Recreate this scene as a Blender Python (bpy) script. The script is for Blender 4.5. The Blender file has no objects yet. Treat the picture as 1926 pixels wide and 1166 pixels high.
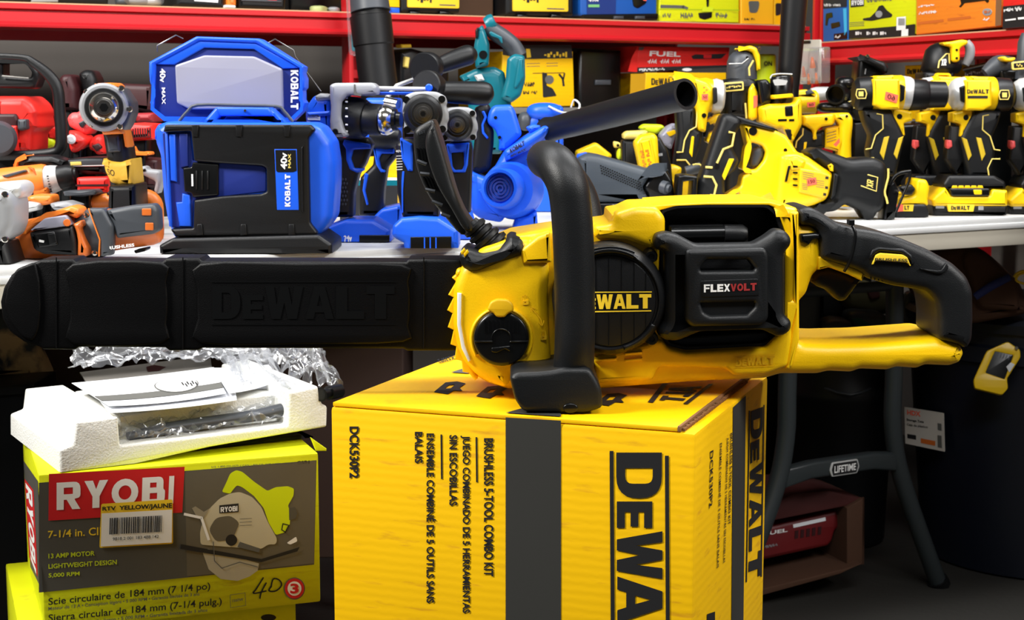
import bpy, bmesh, math, random
from math import sin, cos, pi, radians, atan2, sqrt
from mathutils import Vector, Matrix, noise
from mathutils.geometry import tessellate_polygon

random.seed(7)
SC = bpy.context.scene
COL = SC.collection

# ------------------------------------------------------------------ camera
F = 3000.0                       # focal length in photo pixels (1926 wide)
TH = math.atan(393.0 / F)        # pitch below the horizon
CAMZ = 0.94
CAM = Vector((0, 0, CAMZ))
cd = bpy.data.cameras.new('camera')
cam = bpy.data.objects.new('camera', cd)
COL.objects.link(cam)
cam.location = CAM
cam.rotation_euler = (pi / 2 - TH, 0, 0)
cd.sensor_width = 36
cd.lens = 36 * F / 1926
cd.clip_start = 0.05
cd.dof.use_dof = True
cd.dof.focus_distance = 1.55
cd.dof.aperture_fstop = 24
SC.camera = cam

# ------------------------------------------------------------------ world, lamps, exposure
SC.view_settings.view_transform = 'Standard'
SC.view_settings.look = 'None'
SC.view_settings.gamma = 1.0
SC.view_settings.use_curve_mapping = False
SC.view_settings.exposure = 0.0
wd = bpy.data.worlds.new('garage_air')
SC.world = wd
wd.use_nodes = True
wd.node_tree.nodes['Background'].inputs[0].default_value = (0.95, 0.97, 1.0, 1)
wd.node_tree.nodes['Background'].inputs[1].default_value = 0.05

def lamp(name, loc, aim, sx, sy, watts, col=(1, 1, 1)):
    l = bpy.data.lights.new(name, 'AREA')
    l.shape = 'RECTANGLE'
    l.size, l.size_y, l.energy, l.color = sx, sy, watts, col
    o = bpy.data.objects.new(name, l)
    COL.objects.link(o)
    o.location = loc
    o.rotation_euler = (Vector(aim) - Vector(loc)).to_track_quat('-Z', 'Y').to_euler()
    return o

lamp('workshop_lamp', (-2.1, 0.75, 2.6), (0.05, 1.45, 0.62), 0.55, 0.55, 118, (1, 0.97, 0.92))
lamp('side_lamp', (2.1, 0.75, 2.2), (0.15, 1.45, 0.55), 0.9, 0.35, 42, (1, 0.98, 0.95))
lamp('ceiling_tube', (-0.75, 2.05, 2.45), (-0.75, 2.3, 0.7), 1.2, 0.35, 31)
lamp('ceiling_tube', (0.95, 2.35, 2.45), (0.9, 2.6, 0.7), 1.2, 0.35, 36)
lamp('ceiling_tube', (0.45, 0.35, 2.45), (0.35, 1.6, 0.7), 1.3, 0.35, 30)

# ------------------------------------------------------------------ pixel rays and planes
def ray(px, py):
    a = (px - 963.0) / F
    b = -(py - 583.0) / F
    return Vector((a, cos(TH) + b * sin(TH), -sin(TH) + b * cos(TH)))

class Pl:
    """a plane in the room: a point and a normal that points away from the camera"""
    def __init__(s, p, n=(0, 1, 0)):
        if not isinstance(p, Vector):
            p = Vector((0, p, 0)) if isinstance(p, (int, float)) else Vector(p)
        s.p, s.n = p, Vector(n).normalized()
        e = Vector((s.n.y, -s.n.x, 0))
        s.e1 = e.normalized() if e.length > 1e-6 else Vector((1, 0, 0))
        s.e2 = s.e1.cross(s.n) * 1
        if s.e2.z < 0: s.e2 = -s.e2
    def at(s, px, py):
        d = ray(px, py)
        return CAM + d * ((s.p - CAM).dot(s.n) / d.dot(s.n))
    def off(s, d):
        return type(s)(s.p + s.n * d, s.n)
    def to2(s, v):
        w = v - s.p
        return (w.dot(s.e1), w.dot(s.e2))
    def to3(s, q, d=0.0):
        return s.p + s.e1 * q[0] + s.e2 * q[1] + s.n * d

class Flat(Pl):
    """a plane whose coordinates are metres along its own axes"""
    def at(s, x, z):
        return s.p + s.e1 * x + s.e2 * z

def hor(z):
    class H:
        def at(s, px, py):
            d = ray(px, py)
            return CAM + d * ((z - CAMZ) / d.z)
    return H()

ZT = 0.74
TABLE = hor(ZT)
def ydep(px, py):            # depth of a point of the table top
    return TABLE.at(px, py).y

AW = radians(30)             # the benches and racks stand turned by this much
U = Vector((cos(AW), sin(AW), 0))
V = Vector((-sin(AW), cos(AW), 0))
def room(u, v, z): return U * u + V * v + Vector((0, 0, z))

def crop(ox, oy, s):
    return lambda pts: [(ox + p[0] / s, oy + p[1] / s) + tuple(p[2:]) for p in pts]
A = crop(0, 0, 2.9156); B = crop(560, 0, 3.332); C = crop(1100, 0, 4.318); D = crop(1500, 0, 4.319)
E = crop(1100, 200, 4.586); FF = crop(1500, 200, 4.319); G = crop(820, 360, 2.65); H = crop(1200, 360, 2.918)
I = crop(0, 640, 2.217); J = crop(600, 640, 2.216); K = crop(1400, 640, 2.2167); L = crop(0, 440, 2.1886)
N = crop(0, 280, 4.858); O = crop(0, 80, 4.86); PP = crop(560, 130, 3.331); Q = crop(860, 130, 3.644)
R = crop(280, 180, 3.761); S = crop(1340, 60, 4.86); T = crop(1640, 60, 5.3); UU = crop(1640, 220, 5.3)
VV = crop(640, 0, 3.106); W = crop(1440, 430, 3.963); X = crop(0, 560, 3.43); YY = crop(1160, 200, 5.829)
ZZ = crop(100, 640, 3.32)
PX = lambda p: p
def q4(x0, y0, x1, y1, rot=0):
    """corners TL TR BR BL of lettering in a pixel box; rot 90 reads downwards, -90 reads upwards"""
    if rot == 90:  return [(x1, y0), (x1, y1), (x0, y1), (x0, y0)]
    if rot == -90: return [(x0, y1), (x0, y0), (x1, y0), (x1, y1)]
    return [(x0, y0), (x1, y0), (x1, y1), (x0, y1)]

# ------------------------------------------------------------------ 2-D helpers
def area2(p):
    return 0.5 * sum(p[i][0] * p[(i + 1) % len(p)][1] - p[(i + 1) % len(p)][0] * p[i][1] for i in range(len(p)))
def inset(p, d):
    n = len(p); out = []
    for i in range(n):
        a, b, c = Vector(p[i - 1][:2]), Vector(p[i][:2]), Vector(p[(i + 1) % n][:2])
        u, v = (b - a), (c - b)
        if u.length < 1e-9: u = v
        if v.length < 1e-9: v = u
        u.normalize(); v.normalize()
        n1, n2 = Vector((-u.y, u.x)), Vector((-v.y, v.x))
        m = n1 + n2
        if m.length < 1e-6: m = n1.copy()
        m.normalize()
        k = max(0.45, m.dot(n1))
        out.append(tuple(b + m * (d / k)))
    return out
def rnd(pts, r, n=3):
    """round the corners of a closed outline"""
    out = []; N_ = len(pts)
    for i in range(N_):
        a, b, c = Vector(pts[i - 1][:2]), Vector(pts[i][:2]), Vector(pts[(i + 1) % N_][:2])
        rr = pts[i][2] if len(pts[i]) > 2 else r
        la, lc = (a - b).length, (c - b).length
        t = min(rr, la * .48, lc * .48)
        if t < 1e-6: out.append(tuple(b)); continue
        p, q = b + (a - b) * (t / la), b + (c - b) * (t / lc)
        for k in range(n + 1):
            s = k / n
            out.append(tuple(p * (1 - s) ** 2 + b * 2 * s * (1 - s) + q * s * s))
    return out
def cat(pts, n=4, closed=False):
    """Catmull-Rom through points of any dimension"""
    pts = [tuple(p) for p in pts]; m = len(pts); out = []
    rng = range(m) if closed else range(m - 1)
    for i in rng:
        if closed: p0, p1, p2, p3 = pts[i - 1], pts[i], pts[(i + 1) % m], pts[(i + 2) % m]
        else: p0, p1, p2, p3 = pts[max(i - 1, 0)], pts[i], pts[i + 1], pts[min(i + 2, m - 1)]
        for k in range(n):
            t = k / n
            out.append(tuple(.5 * (2 * b + (c - a) * t + (2 * a - 5 * b + 4 * c - d) * t * t + (3 * b - a - 3 * c + d) * t ** 3)
                             for a, b, c, d in zip(p0, p1, p2, p3)))
    if not closed: out.append(pts[-1])
    return out
def ring(cx, cy, rx, ry=None, n=28, a0=0, a1=2 * pi):
    ry = ry or rx
    full = abs(a1 - a0 - 2 * pi) < 1e-6
    m = n if full else n + 1
    return [(cx + rx * cos(a0 + (a1 - a0) * k / n), cy + ry * sin(a0 + (a1 - a0) * k / n)) for k in range(m)]
def arcband(cx, cy, r0, r1, a0, a1, n=12):
    return ring(cx, cy, r0, n=n, a0=a0, a1=a1) + list(reversed(ring(cx, cy, r1, n=n, a0=a0, a1=a1)))

# ------------------------------------------------------------------ materials
MATS = {}
def lin(c):
    return tuple((x / 12.92 if x <= .04045 else ((x + .055) / 1.055) ** 2.4) for x in (v / 255 for v in c)) + (1,)
def mat(name, rgb, rough=.5, metal=0.0, bump=0.0, bscale=300, var=0.06, spec=.5, coat=0.0):
    m = bpy.data.materials.new(name); m.use_nodes = True
    nt = m.node_tree; b = nt.nodes['Principled BSDF']
    b.inputs['Roughness'].default_value = rough
    b.inputs['Metallic'].default_value = metal
    b.inputs['Specular IOR Level'].default_value = spec
    b.inputs['Coat Weight'].default_value = coat
    tc = nt.nodes.new('ShaderNodeTexCoord')
    nz = nt.nodes.new('ShaderNodeTexNoise')
    nz.inputs['Scale'].default_value = 9; nz.inputs['Detail'].default_value = 5
    nt.links.new(tc.outputs['Object'], nz.inputs['Vector'])
    mx = nt.nodes.new('ShaderNodeMix'); mx.data_type = 'RGBA'
    c = lin(rgb)
    mx.inputs['A'].default_value = tuple(v * (1 - var) for v in c[:3]) + (1,)
    mx.inputs['B'].default_value = tuple(min(1, v * (1 + var)) for v in c[:3]) + (1,)
    nt.links.new(nz.outputs['Fac'], mx.inputs['Factor'])
    nt.links.new(mx.outputs['Result'], b.inputs['Base Color'])
    if bump:
        n2 = nt.nodes.new('ShaderNodeTexNoise')
        n2.inputs['Scale'].default_value = bscale; n2.inputs['Detail'].default_value = 3
        nt.links.new(tc.outputs['Object'], n2.inputs['Vector'])
        bp = nt.nodes.new('ShaderNodeBump'); bp.inputs['Strength'].default_value = bump
        bp.inputs['Distance'].default_value = .002
        nt.links.new(n2.outputs['Fac'], bp.inputs['Height'])
        nt.links.new(bp.outputs['Normal'], b.inputs['Normal'])
    MATS[name] = m
    return m
YEL = mat('yellow_plastic', (255, 202, 2), .38, bump=.10, bscale=900)
YEL2 = mat('yellow_plastic_tools', (255, 206, 10), .34)
YLINE = mat('pale_yellow_piping', (238, 214, 110), .4)
BLK = mat('black_plastic', (11, 12, 14), .42, bump=.12, bscale=1100, spec=.4)
BLKS = mat('black_smooth', (8, 9, 10), .28, spec=.45)
RUB = mat('black_rubber', (13, 15, 17), .46, bump=.14, bscale=1100, spec=.4)
DGR = mat('dark_grey_plastic', (62, 66, 72), .45)
GRY = mat('grey_plastic', (150, 152, 155), .42)
LGR = mat('light_grey_metal', (205, 206, 205), .38, .3)
CHR = mat('chrome', (220, 215, 205), .16, 1.0)
STL = mat('dark_steel', (120, 118, 115), .3, 1.0)
BLU = mat('blue_plastic', (22, 92, 232), .4)
BLUD = mat('deep_blue_plastic', (9, 36, 122), .5)
LENS = mat('lamp_lens', (150, 150, 166), .35)
RED = mat('red_plastic', (232, 42, 34), .4)
REDP = mat('pinkish_red_plastic', (240, 90, 90), .4)
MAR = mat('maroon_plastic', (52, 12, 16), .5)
BEAM = mat('red_enamel', (198, 26, 34), .38)
ORG = mat('orange_plastic', (240, 128, 42), .4)
ORGD = mat('burnt_orange_plastic', (205, 104, 38), .4)
TEAL = mat('teal_plastic', (10, 104, 118), .32)
LIME = mat('lime_plastic', (214, 232, 20), .4)
LIMED = mat('lime_print', (206, 222, 26), .5)
WHT = mat('white_plastic', (238, 239, 236), .42)
PAPER = mat('white_paper', (240, 242, 246), .7)
FOAM = mat('white_polystyrene', (236, 236, 230), .85, bump=.5, bscale=420)
BEIGE = mat('table_edge_plastic', (196, 190, 174), .5)
KRAFT = mat('brown_cardboard', (128, 88, 52), .8, bump=.2, bscale=120)
KRAFT2 = mat('shaded_brown_paper', (72, 44, 26), .85, bump=.25, bscale=90)  # darker copy of the brown, under-table shade put into its colour
CARDG = mat('grey_cardboard', (116, 112, 106), .8)
INK = mat('black_ink', (22, 22, 24), .6)
INKG = mat('grey_ink', (92, 92, 88), .6)
WINK = mat('white_ink', (242, 242, 240), .6)
YINK = mat('yellow_ink', (244, 206, 40), .6)
RINK = mat('red_ink', (206, 22, 28), .55)
STK = mat('fluorescent_sticker', (255, 104, 78), .6)
DPRT = mat('dark_grey_print', (60, 60, 56), .55, var=.2)
BPRT = mat('brown_grey_print', (96, 90, 76), .55, var=.25)
BCASE = mat('blue_case_plastic', (20, 84, 168), .4)
NAVY = mat('navy_plastic', (10, 16, 30), .45)
TAPE = mat('masking_tape', (222, 172, 48), .6, bump=.5, bscale=90)
CAMO = mat('tan_mottled_cloth', (150, 126, 96), .9)
WOOD = mat('deck_board', (196, 160, 120), .8)
EMB = mat('embossed_yellow', (235, 184, 2), .5)
def camo_fix():
    nt = CAMO.node_tree; n = [x for x in nt.nodes if x.type == 'TEX_NOISE'][0]
    n.inputs['Scale'].default_value = 26
    r = nt.nodes.new('ShaderNodeValToRGB')
    r.color_ramp.elements[0].position = .42; r.color_ramp.elements[0].color = lin((58, 62, 66))
    r.color_ramp.elements[1].position = .56; r.color_ramp.elements[1].color = lin((190, 160, 118))
    nt.links.new(n.outputs['Fac'], r.inputs['Fac'])
    nt.links.new(r.outputs['Color'], nt.nodes['Principled BSDF'].inputs['Base Color'])
camo_fix()
def carton(name, rgb, ang):
    """printed corrugated board: faint flute ridges and scuffs"""
    m = mat(name, rgb, .5, bump=0, var=.05)
    nt = m.node_tree; b = nt.nodes['Principled BSDF']; b.inputs['Specular IOR Level'].default_value = .3
    tc = [n for n in nt.nodes if n.type == 'TEX_COORD'][0]
    wv = nt.nodes.new('ShaderNodeTexWave'); wv.wave_type = 'BANDS'; wv.bands_direction = 'Z'
    wv.inputs['Scale'].default_value = 38; wv.inputs['Distortion'].default_value = 1.5
    wv.inputs['Detail'].default_value = 2; wv.inputs['Detail Scale'].default_value = 3
    nt.links.new(tc.outputs['Object'], wv.inputs['Vector'])
    bp = nt.nodes.new('ShaderNodeBump'); bp.inputs['Strength'].default_value = .10; bp.inputs['Distance'].default_value = .0008
    nt.links.new(wv.outputs['Fac'], bp.inputs['Height'])
    nt.links.new(bp.outputs['Normal'], b.inputs['Normal'])
    nz = nt.nodes.new('ShaderNodeTexNoise'); nz.inputs['Scale'].default_value = 22; nz.inputs['Detail'].default_value = 6
    mp = nt.nodes.new('ShaderNodeMapping'); mp.inputs['Scale'].default_value = (1, 1, 6)
    nt.links.new(tc.outputs['Object'], mp.inputs['Vector']); nt.links.new(mp.outputs['Vector'], nz.inputs['Vector'])
    rp = nt.nodes.new('ShaderNodeValToRGB')
    rp.color_ramp.elements[0].position = .60; rp.color_ramp.elements[0].color = (0, 0, 0, 1)
    rp.color_ramp.elements[1].position = .78; rp.color_ramp.elements[1].color = (1, 1, 1, 1)
    nt.links.new(nz.outputs['Fac'], rp.inputs['Fac'])
    mx = nt.nodes.new('ShaderNodeMix'); mx.data_type = 'RGBA'
    old = b.inputs['Base Color'].links[0].from_socket
    nt.links.new(rp.outputs['Color'], mx.inputs['Factor'])
    nt.links.new(old, mx.inputs['A'])
    c = lin(rgb); mx.inputs['B'].default_value = (c[0] * .68, c[1] * .56, c[2] * .6 + .01, 1)
    nt.links.new(mx.outputs['Result'], b.inputs['Base Color'])
    return m
CYEL = carton('yellow_carton', (252, 196, 2), 0)
CLIM = carton('lime_carton', (214, 220, 18), 0)
CORG = carton('orange_carton', (236, 132, 36), 0)
CRED = carton('red_carton', (226, 40, 34), 0)
def film():
    m = bpy.data.materials.new('clear_plastic_film'); m.use_nodes = True
    nt = m.node_tree; nt.nodes.remove(nt.nodes['Principled BSDF'])
    out = nt.nodes['Material Output']
    tr = nt.nodes.new('ShaderNodeBsdfTransparent'); tr.inputs[0].default_value = (.95, .955, .96, 1)
    gl = nt.nodes.new('ShaderNodeBsdfGlossy'); gl.inputs['Roughness'].default_value = .16
    df = nt.nodes.new('ShaderNodeBsdfDiffuse'); df.inputs[0].default_value = (.75, .77, .82, 1)
    a = nt.nodes.new('ShaderNodeMixShader'); a.inputs[0].default_value = .38
    nt.links.new(gl.outputs[0], a.inputs[1]); nt.links.new(df.outputs[0], a.inputs[2])
    lw = nt.nodes.new('ShaderNodeLayerWeight'); lw.inputs['Blend'].default_value = .35
    mr = nt.nodes.new('ShaderNodeMapRange'); mr.inputs['To Min'].default_value = .12; mr.inputs['To Max'].default_value = .5
    nt.links.new(lw.outputs['Facing'], mr.inputs['Value'])
    mx = nt.nodes.new('ShaderNodeMixShader')
    nt.links.new(mr.outputs['Result'], mx.inputs[0])
    nt.links.new(tr.outputs[0], mx.inputs[1]); nt.links.new(a.outputs[0], mx.inputs[2])
    nt.links.new(mx.outputs[0], out.inputs['Surface'])
    return m
FILM = film()
def concrete():
    m = mat('stained_concrete', (38, 36, 32), .75, bump=.5, bscale=60, var=.2)
    n = [x for x in m.node_tree.nodes if x.type == 'TEX_NOISE'][0]; n.inputs['Scale'].default_value = 3
    return m
CONC = concrete()
WALLM = mat('painted_wall', (92, 87, 82), .85, bump=.2, bscale=40)

# ------------------------------------------------------------------ block letters (unit cells, y up)
def _o(n=20): return [ring(.5, .5, .5, n=n), ring(.5, .5, .24, .26, n=n)]
LET = {
 'D': [rnd([(0, 0, 0), (0, 1, 0), (1, 1, .5), (1, 0, .5)], .4, 6), rnd([(.34, .2, 0), (.34, .8, 0), (.68, .8, .25), (.68, .2, .25)], .2, 4)],
 'E': [[(0, 0), (0, 1), (1, 1), (1, .77), (.4, .77), (.4, .61), (.95, .61), (.95, .39), (.4, .39), (.4, .23), (1, .23), (1, 0)]],
 'W': [[(0, 1), (.17, 0), (.40, 0), (.5, .5), (.60, 0), (.83, 0), (1, 1), (.77, 1), (.7, .42), (.6, 1), (.4, 1), (.3, .42), (.23, 1)]],
 'A': [[(0, 0), (.32, 1), (.68, 1), (1, 0), (.72, 0), (.66, .2), (.34, .2), (.28, 0)], [(.41, .4), (.59, .4), (.5, .74)]],
 'L': [[(0, 0), (0, 1), (.40, 1), (.40, .24), (1, .24), (1, 0)]],
 'T': [[(.3, 0), (.3, .76), (0, .76), (0, 1), (1, 1), (1, .76), (.7, .76), (.7, 0)]],
 'K': [[(0, 0), (0, 1), (.32, 1), (.32, .64), (.62, 1), (1, 1), (.58, .53), (1, 0), (.62, 0), (.32, .4), (.32, 0)]],
 'O': _o(),
 'B': [rnd([(0, 0, 0), (0, 1, 0), (.92, 1, .25), (.92, .55, .2), (1, .5, .1), (1, 0, .3)], .2, 4), [(.34, .62), (.34, .8), (.62, .8), (.62, .62)], [(.34, .2), (.34, .42), (.66, .42), (.66, .2)]],
 'R': [rnd([(0, 0, 0), (0, 1, 0), (1, 1, .3), (1, .42, .25), (.74, .38, .05), (1, 0, 0), (.66, 0, 0), (.42, .36, 0), (.3, .36, 0), (.3, 0, 0)], .1, 4), [(.3, .56), (.3, .8), (.68, .8), (.68, .56)]],
 'Y': [[(.35, 0), (.35, .42), (0, 1), (.36, 1), (.5, .68), (.64, 1), (1, 1), (.65, .42), (.65, 0)]],
 'I': [[(0, 0), (0, 1), (1, 1), (1, 0)]],
 'F': [[(0, 0), (0, 1), (1, 1), (1, .8), (.3, .8), (.3, .6), (.9, .6), (.9, .4), (.3, .4), (.3, 0)]],
 'X': [[(0, 0), (.34, .5), (0, 1), (.32, 1), (.5, .7), (.68, 1), (1, 1), (.66, .5), (1, 0), (.68, 0), (.5, .3), (.32, 0)]],
 'V': [[(.36, 0), (0, 1), (.32, 1), (.5, .38), (.68, 1), (1, 1), (.64, 0)]],
}
_fc = {}
def font_mesh(s, bold):
    k = (s, bold)
    if k in _fc: return _fc[k]
    cu = bpy.data.curves.new('lettering', 'FONT'); cu.body = s; cu.offset = bold; cu.resolution_u = 3
    ob = bpy.data.objects.new('lettering', cu); COL.objects.link(ob)
    bpy.context.view_layer.update()
    me = bpy.data.meshes.new_from_object(ob.evaluated_get(bpy.context.evaluated_depsgraph_get()))
    vs = [tuple(v.co[:2]) for v in me.vertices]; fs = [tuple(p.vertices) for p in me.polygons]
    bpy.data.objects.remove(ob); bpy.data.curves.remove(cu); bpy.data.meshes.remove(me)
    _fc[k] = (vs, fs)
    return vs, fs

# ------------------------------------------------------------------ mesh builder: one part
ALL = []
class Part:
    def __init__(s, th, name, parent=None, label=None):
        s.th, s.name, s.parent, s.label = th, name, parent, label
        s.bm = bmesh.new(); s.mats = []; s.nosmooth = False; s.obj = None
        th.parts.append(s)
    def mi(s, m):
        if m not in s.mats: s.mats.append(m)
        return s.mats.index(m)
    def pl(s, dy, pl):
        if pl is not None: return pl.off(dy) if dy else pl
        return Pl(s.th.Y + dy) if s.th.plane is None else s.th.plane.off(dy)
    def faces(s, vs, fs, m):
        i = s.mi(m); bv = [s.bm.verts.new(v) for v in vs]
        for f in fs:
            try:
                ff = s.bm.faces.new([bv[k] for k in f]); ff.material_index = i
            except ValueError: pass
    # outline in photo pixels on a plane of the room, given real thickness behind it
    def ext(s, m, pts, dy=0, d=.03, r=.003, holes=(), pl=None, rb=None, seg=3, drop=0):
        pl = s.pl(dy, pl)
        loops = []
        for h, lp in enumerate([pts] + list(holes)):
            q = [pl.to2(pl.at(p[0], p[1])) for p in lp]
            q2 = [q[0]]
            for a in q[1:]:
                if (a[0] - q2[-1][0]) ** 2 + (a[1] - q2[-1][1]) ** 2 > 1e-10: q2.append(a)
            if (q2[0][0] - q2[-1][0]) ** 2 + (q2[0][1] - q2[-1][1]) ** 2 < 1e-10: q2.pop()
            if (area2(q2) > 0) != (h == 0): q2.reverse()
            loops.append(q2)
        r = min(r, d * .49); rb = min(r, .003) if rb is None else rb
        lay = []
        if r > 0:
            for k in range(seg + 1):
                a = pi / 2 * k / seg
                lay.append((r * (1 - sin(a)), r * (1 - cos(a))))
        else: lay.append((0, 0))
        if rb > 0:
            lay.append((0, d - rb)); lay.append((rb * .3, d - rb * .3)); lay.append((rb, d))
        else: lay.append((0, d))
        vs, fs = [], []; base = []
        for (ins, dep) in lay:
            base.append([])
            for q in loops:
                qq = inset(q, ins) if ins > 1e-9 else q
                base[-1].append((len(vs), len(qq)))
                vs += [pl.to3(p, dep) for p in qq]
        for k in range(len(lay) - 1):
            for (b0, n), (b1, _) in zip(base[k], base[k + 1]):
                for j in range(n):
                    j2 = (j + 1) % n
                    fs.append((b0 + j, b0 + j2, b1 + j2, b1 + j))
        for k, ins in ((0, lay[0][0]), (len(lay) - 1, lay[-1][0])):
            idx = []; poly = []
            for (b, n) in base[k]:
                idx += list(range(b, b + n)); poly.append([vs[b + j] for j in range(n)])
            poly2 = [[Vector((*pl.to2(v), 0)) for v in lp] for lp in poly]
            for t in tessellate_polygon(poly2):
                fs.append(tuple(idx[j] for j in t))
        s.faces(vs, fs, m)
        return s
    def pt(s, p):
        if isinstance(p, Vector): return p
        return s.pl(p[2] if len(p) > 2 else 0, None).at(p[0], p[1])
    def axy(s, px, py, d0, d1):
        """two points of an axis square to the thing's plane, d1 the visible end"""
        b = s.pl(d1, None).at(px, py); n = s.pl(0, None).n
        return b + n * (d0 - d1), b
    def k(s, m=False):        # metres per pixel at the thing's depth
        return 1.0 if m else s.th.Y / F
    # solid of revolution about the line p0-p1; profile (t along the line, radius)
    def cyl(s, m, p0, p1, prof, seg=28, met=False, sq=1.0):
        a, b = s.pt(p0), s.pt(p1); ax = b - a
        z = ax.normalized(); x = z.orthogonal().normalized()
        if abs(z.z) < .9: x = z.cross(Vector((0, 0, 1))).normalized()
        y = z.cross(x); kk = s.k(met)
        vs, fs = [], []; ms = []
        prof = [(p[0], max(p[1], 1e-4)) + tuple(p[2:]) for p in prof]
        for p in prof:
            for j in range(seg):
                an = 2 * pi * j / seg
                vs.append(a + ax * p[0] + (x * cos(an) + y * sin(an) * sq) * p[1] * kk)
        mm = m
        n = len(prof)
        for k in range(n - 1):
            if len(prof[k]) > 2: mm = prof[k][2]
            ff = [(k * seg + j, k * seg + (j + 1) % seg, (k + 1) * seg + (j + 1) % seg, (k + 1) * seg + j) for j in range(seg)]
            fs.append((mm, ff))
        fs.append((prof[0][2] if len(prof[0]) > 2 else m, [tuple(range(seg))]))
        fs.append((mm, [tuple((n - 1) * seg + j for j in range(seg))]))
        bv = [s.bm.verts.new(v) for v in vs]
        for mm, ff in fs:
            i = s.mi(mm)
            for f in ff:
                g = s.bm.faces.new([bv[j] for j in f]); g.material_index = i
        return s
    # swept tube; points (px, py, dy, radius px) or (Vector, radius m)
    def tube(s, m, pts, seg=14, n=5, met=False, flat=1.0, cap=True):
        if isinstance(pts[0][0], Vector): P = [(p[0].x, p[0].y, p[0].z, p[1]) for p in pts]
        else:
            kk = s.k(False)
            P = []
            for p in pts:
                v = s.pt(p[:3]); P.append((v.x, v.y, v.z, p[3] * kk))
        if n > 1 and len(P) > 2: P = cat(P, n)
        pos = [Vector(p[:3]) for p in P]; rad = [max(p[3], 1e-4) for p in P]
        vs, fs = [], []
        t = (pos[1] - pos[0]).normalized(); x = t.orthogonal().normalized()
        if abs(t.y) < .9: x = (Vector((0, 1, 0)) - t * t.y).normalized()
        for i, p in enumerate(pos):
            t2 = ((pos[min(i + 1, len(pos) - 1)]) - pos[max(i - 1, 0)]).normalized()
            x = (x - t2 * x.dot(t2)).normalized(); y = t2.cross(x)
            for j in range(seg):
                an = 2 * pi * j / seg
                vs.append(p + (x * cos(an) * flat + y * sin(an)) * rad[i])
        for i in range(len(pos) - 1):
            for j in range(seg):
                fs.append((i * seg + j, i * seg + (j + 1) % seg, (i + 1) * seg + (j + 1) % seg, (i + 1) * seg + j))
        if cap:
            fs.append(tuple(range(seg))); fs.append(tuple((len(pos) - 1) * seg + j for j in range(seg)))
        s.faces(vs, fs, m)
        return s
    # rounded solid (superellipsoid)
    def blob(s, m, c, rx, ry, rz, e=1.0, rot=0, met=False, su=20, sv=12, yaw=0):
        kk = s.k(met); c = s.pt(c)
        f = lambda v: math.copysign(abs(v) ** e, v)
        vs, fs = [], []
        M = Matrix.Rotation(yaw, 3, 'Z') @ Matrix.Rotation(rot, 3, 'Y')
        for i in range(sv + 1):
            la = -pi / 2 + pi * i / sv
            la = max(-pi / 2 + .02, min(pi / 2 - .02, la))
            for j in range(su):
                lo = 2 * pi * j / su
                vs.append(c + M @ Vector((rx * kk * f(cos(la)) * f(cos(lo)), ry * kk * f(cos(la)) * f(sin(lo)), rz * kk * f(sin(la)))))
        for i in range(sv):
            for j in range(su):
                fs.append((i * su + j, i * su + (j + 1) % su, (i + 1) * su + (j + 1) % su, (i + 1) * su + j))
        fs.append(tuple(range(su))); fs.append(tuple(sv * su + j for j in range(su)))
        s.faces(vs, fs, m)
        return s
    # box in the room: corner frame o + ex, ey, ez (vectors)
    def wbox(s, m, o, ex, ey, ez, bev=.003):
        b = bmesh.new(); bmesh.ops.create_cube(b, size=1)
        if bev:
            for v in b.verts: v.co = Vector((v.co.x * ex.length, v.co.y * ey.length, v.co.z * ez.length))
            bmesh.ops.bevel(b, geom=list(b.edges), offset=min(bev, .45 * min(ex.length, ey.length, ez.length)), segments=2, affect='EDGES', profile=.6)
            for v in b.verts: v.co = Vector((v.co.x / ex.length, v.co.y / ey.length, v.co.z / ez.length))
        vs = [o + ex * (v.co.x + .5) + ey * (v.co.y + .5) + ez * (v.co.z + .5) for v in b.verts]
        b.verts.index_update()
        fs = [tuple(v.index for v in f.verts) for f in b.faces]; b.free()
        s.faces(vs, fs, m)
        return s
    def quadmap(s, quad, dy, pl):
        pl = s.pl(dy, pl)
        tl, tr, br, bl = [pl.at(*p[:2]) for p in quad]
        return lambda x, y: (bl * (1 - x) + br * x) * (1 - y) + (tl * (1 - x) + tr * x) * y
    # printed lettering, fitted to four pixel corners of a surface
    def text(s, m, txt, quad, dy=-.0008, pl=None, bold=.012):
        vs, fs = font_mesh(txt, bold)
        if not vs: return s
        x0, x1 = min(v[0] for v in vs), max(v[0] for v in vs); y0, y1 = min(v[1] for v in vs), max(v[1] for v in vs)
        f = s.quadmap(quad, dy, pl)
        s.faces([f((v[0] - x0) / (x1 - x0), (v[1] - y0) / (y1 - y0)) for v in vs], fs, m)
        return s
    def greek(s, m, txt, quad, dy=-.0008, pl=None, bold=0):
        """print too small or blurred to read: a row of uneven strokes"""
        f = s.quadmap(quad, dy, pl); rn = random.Random(len(txt) * 7 + ord(txt[0]))
        n = len(txt) * 2
        for i in range(n):
            if txt[i // 2] == ' ': continue
            x0, x1 = (i + .12) / n, (i + .12 + rn.uniform(.45, .95)) / n
            y0, y1 = rn.choice((0, 0, .3, .5)), rn.choice((1, 1, .7, .55))
            if y1 - y0 < .2: y0, y1 = .2, .8
            s.faces([f(x0, y0), f(x1, y0), f(x1, y1), f(x0, y1)], [(0, 1, 2, 3)], m)
        return s
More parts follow.
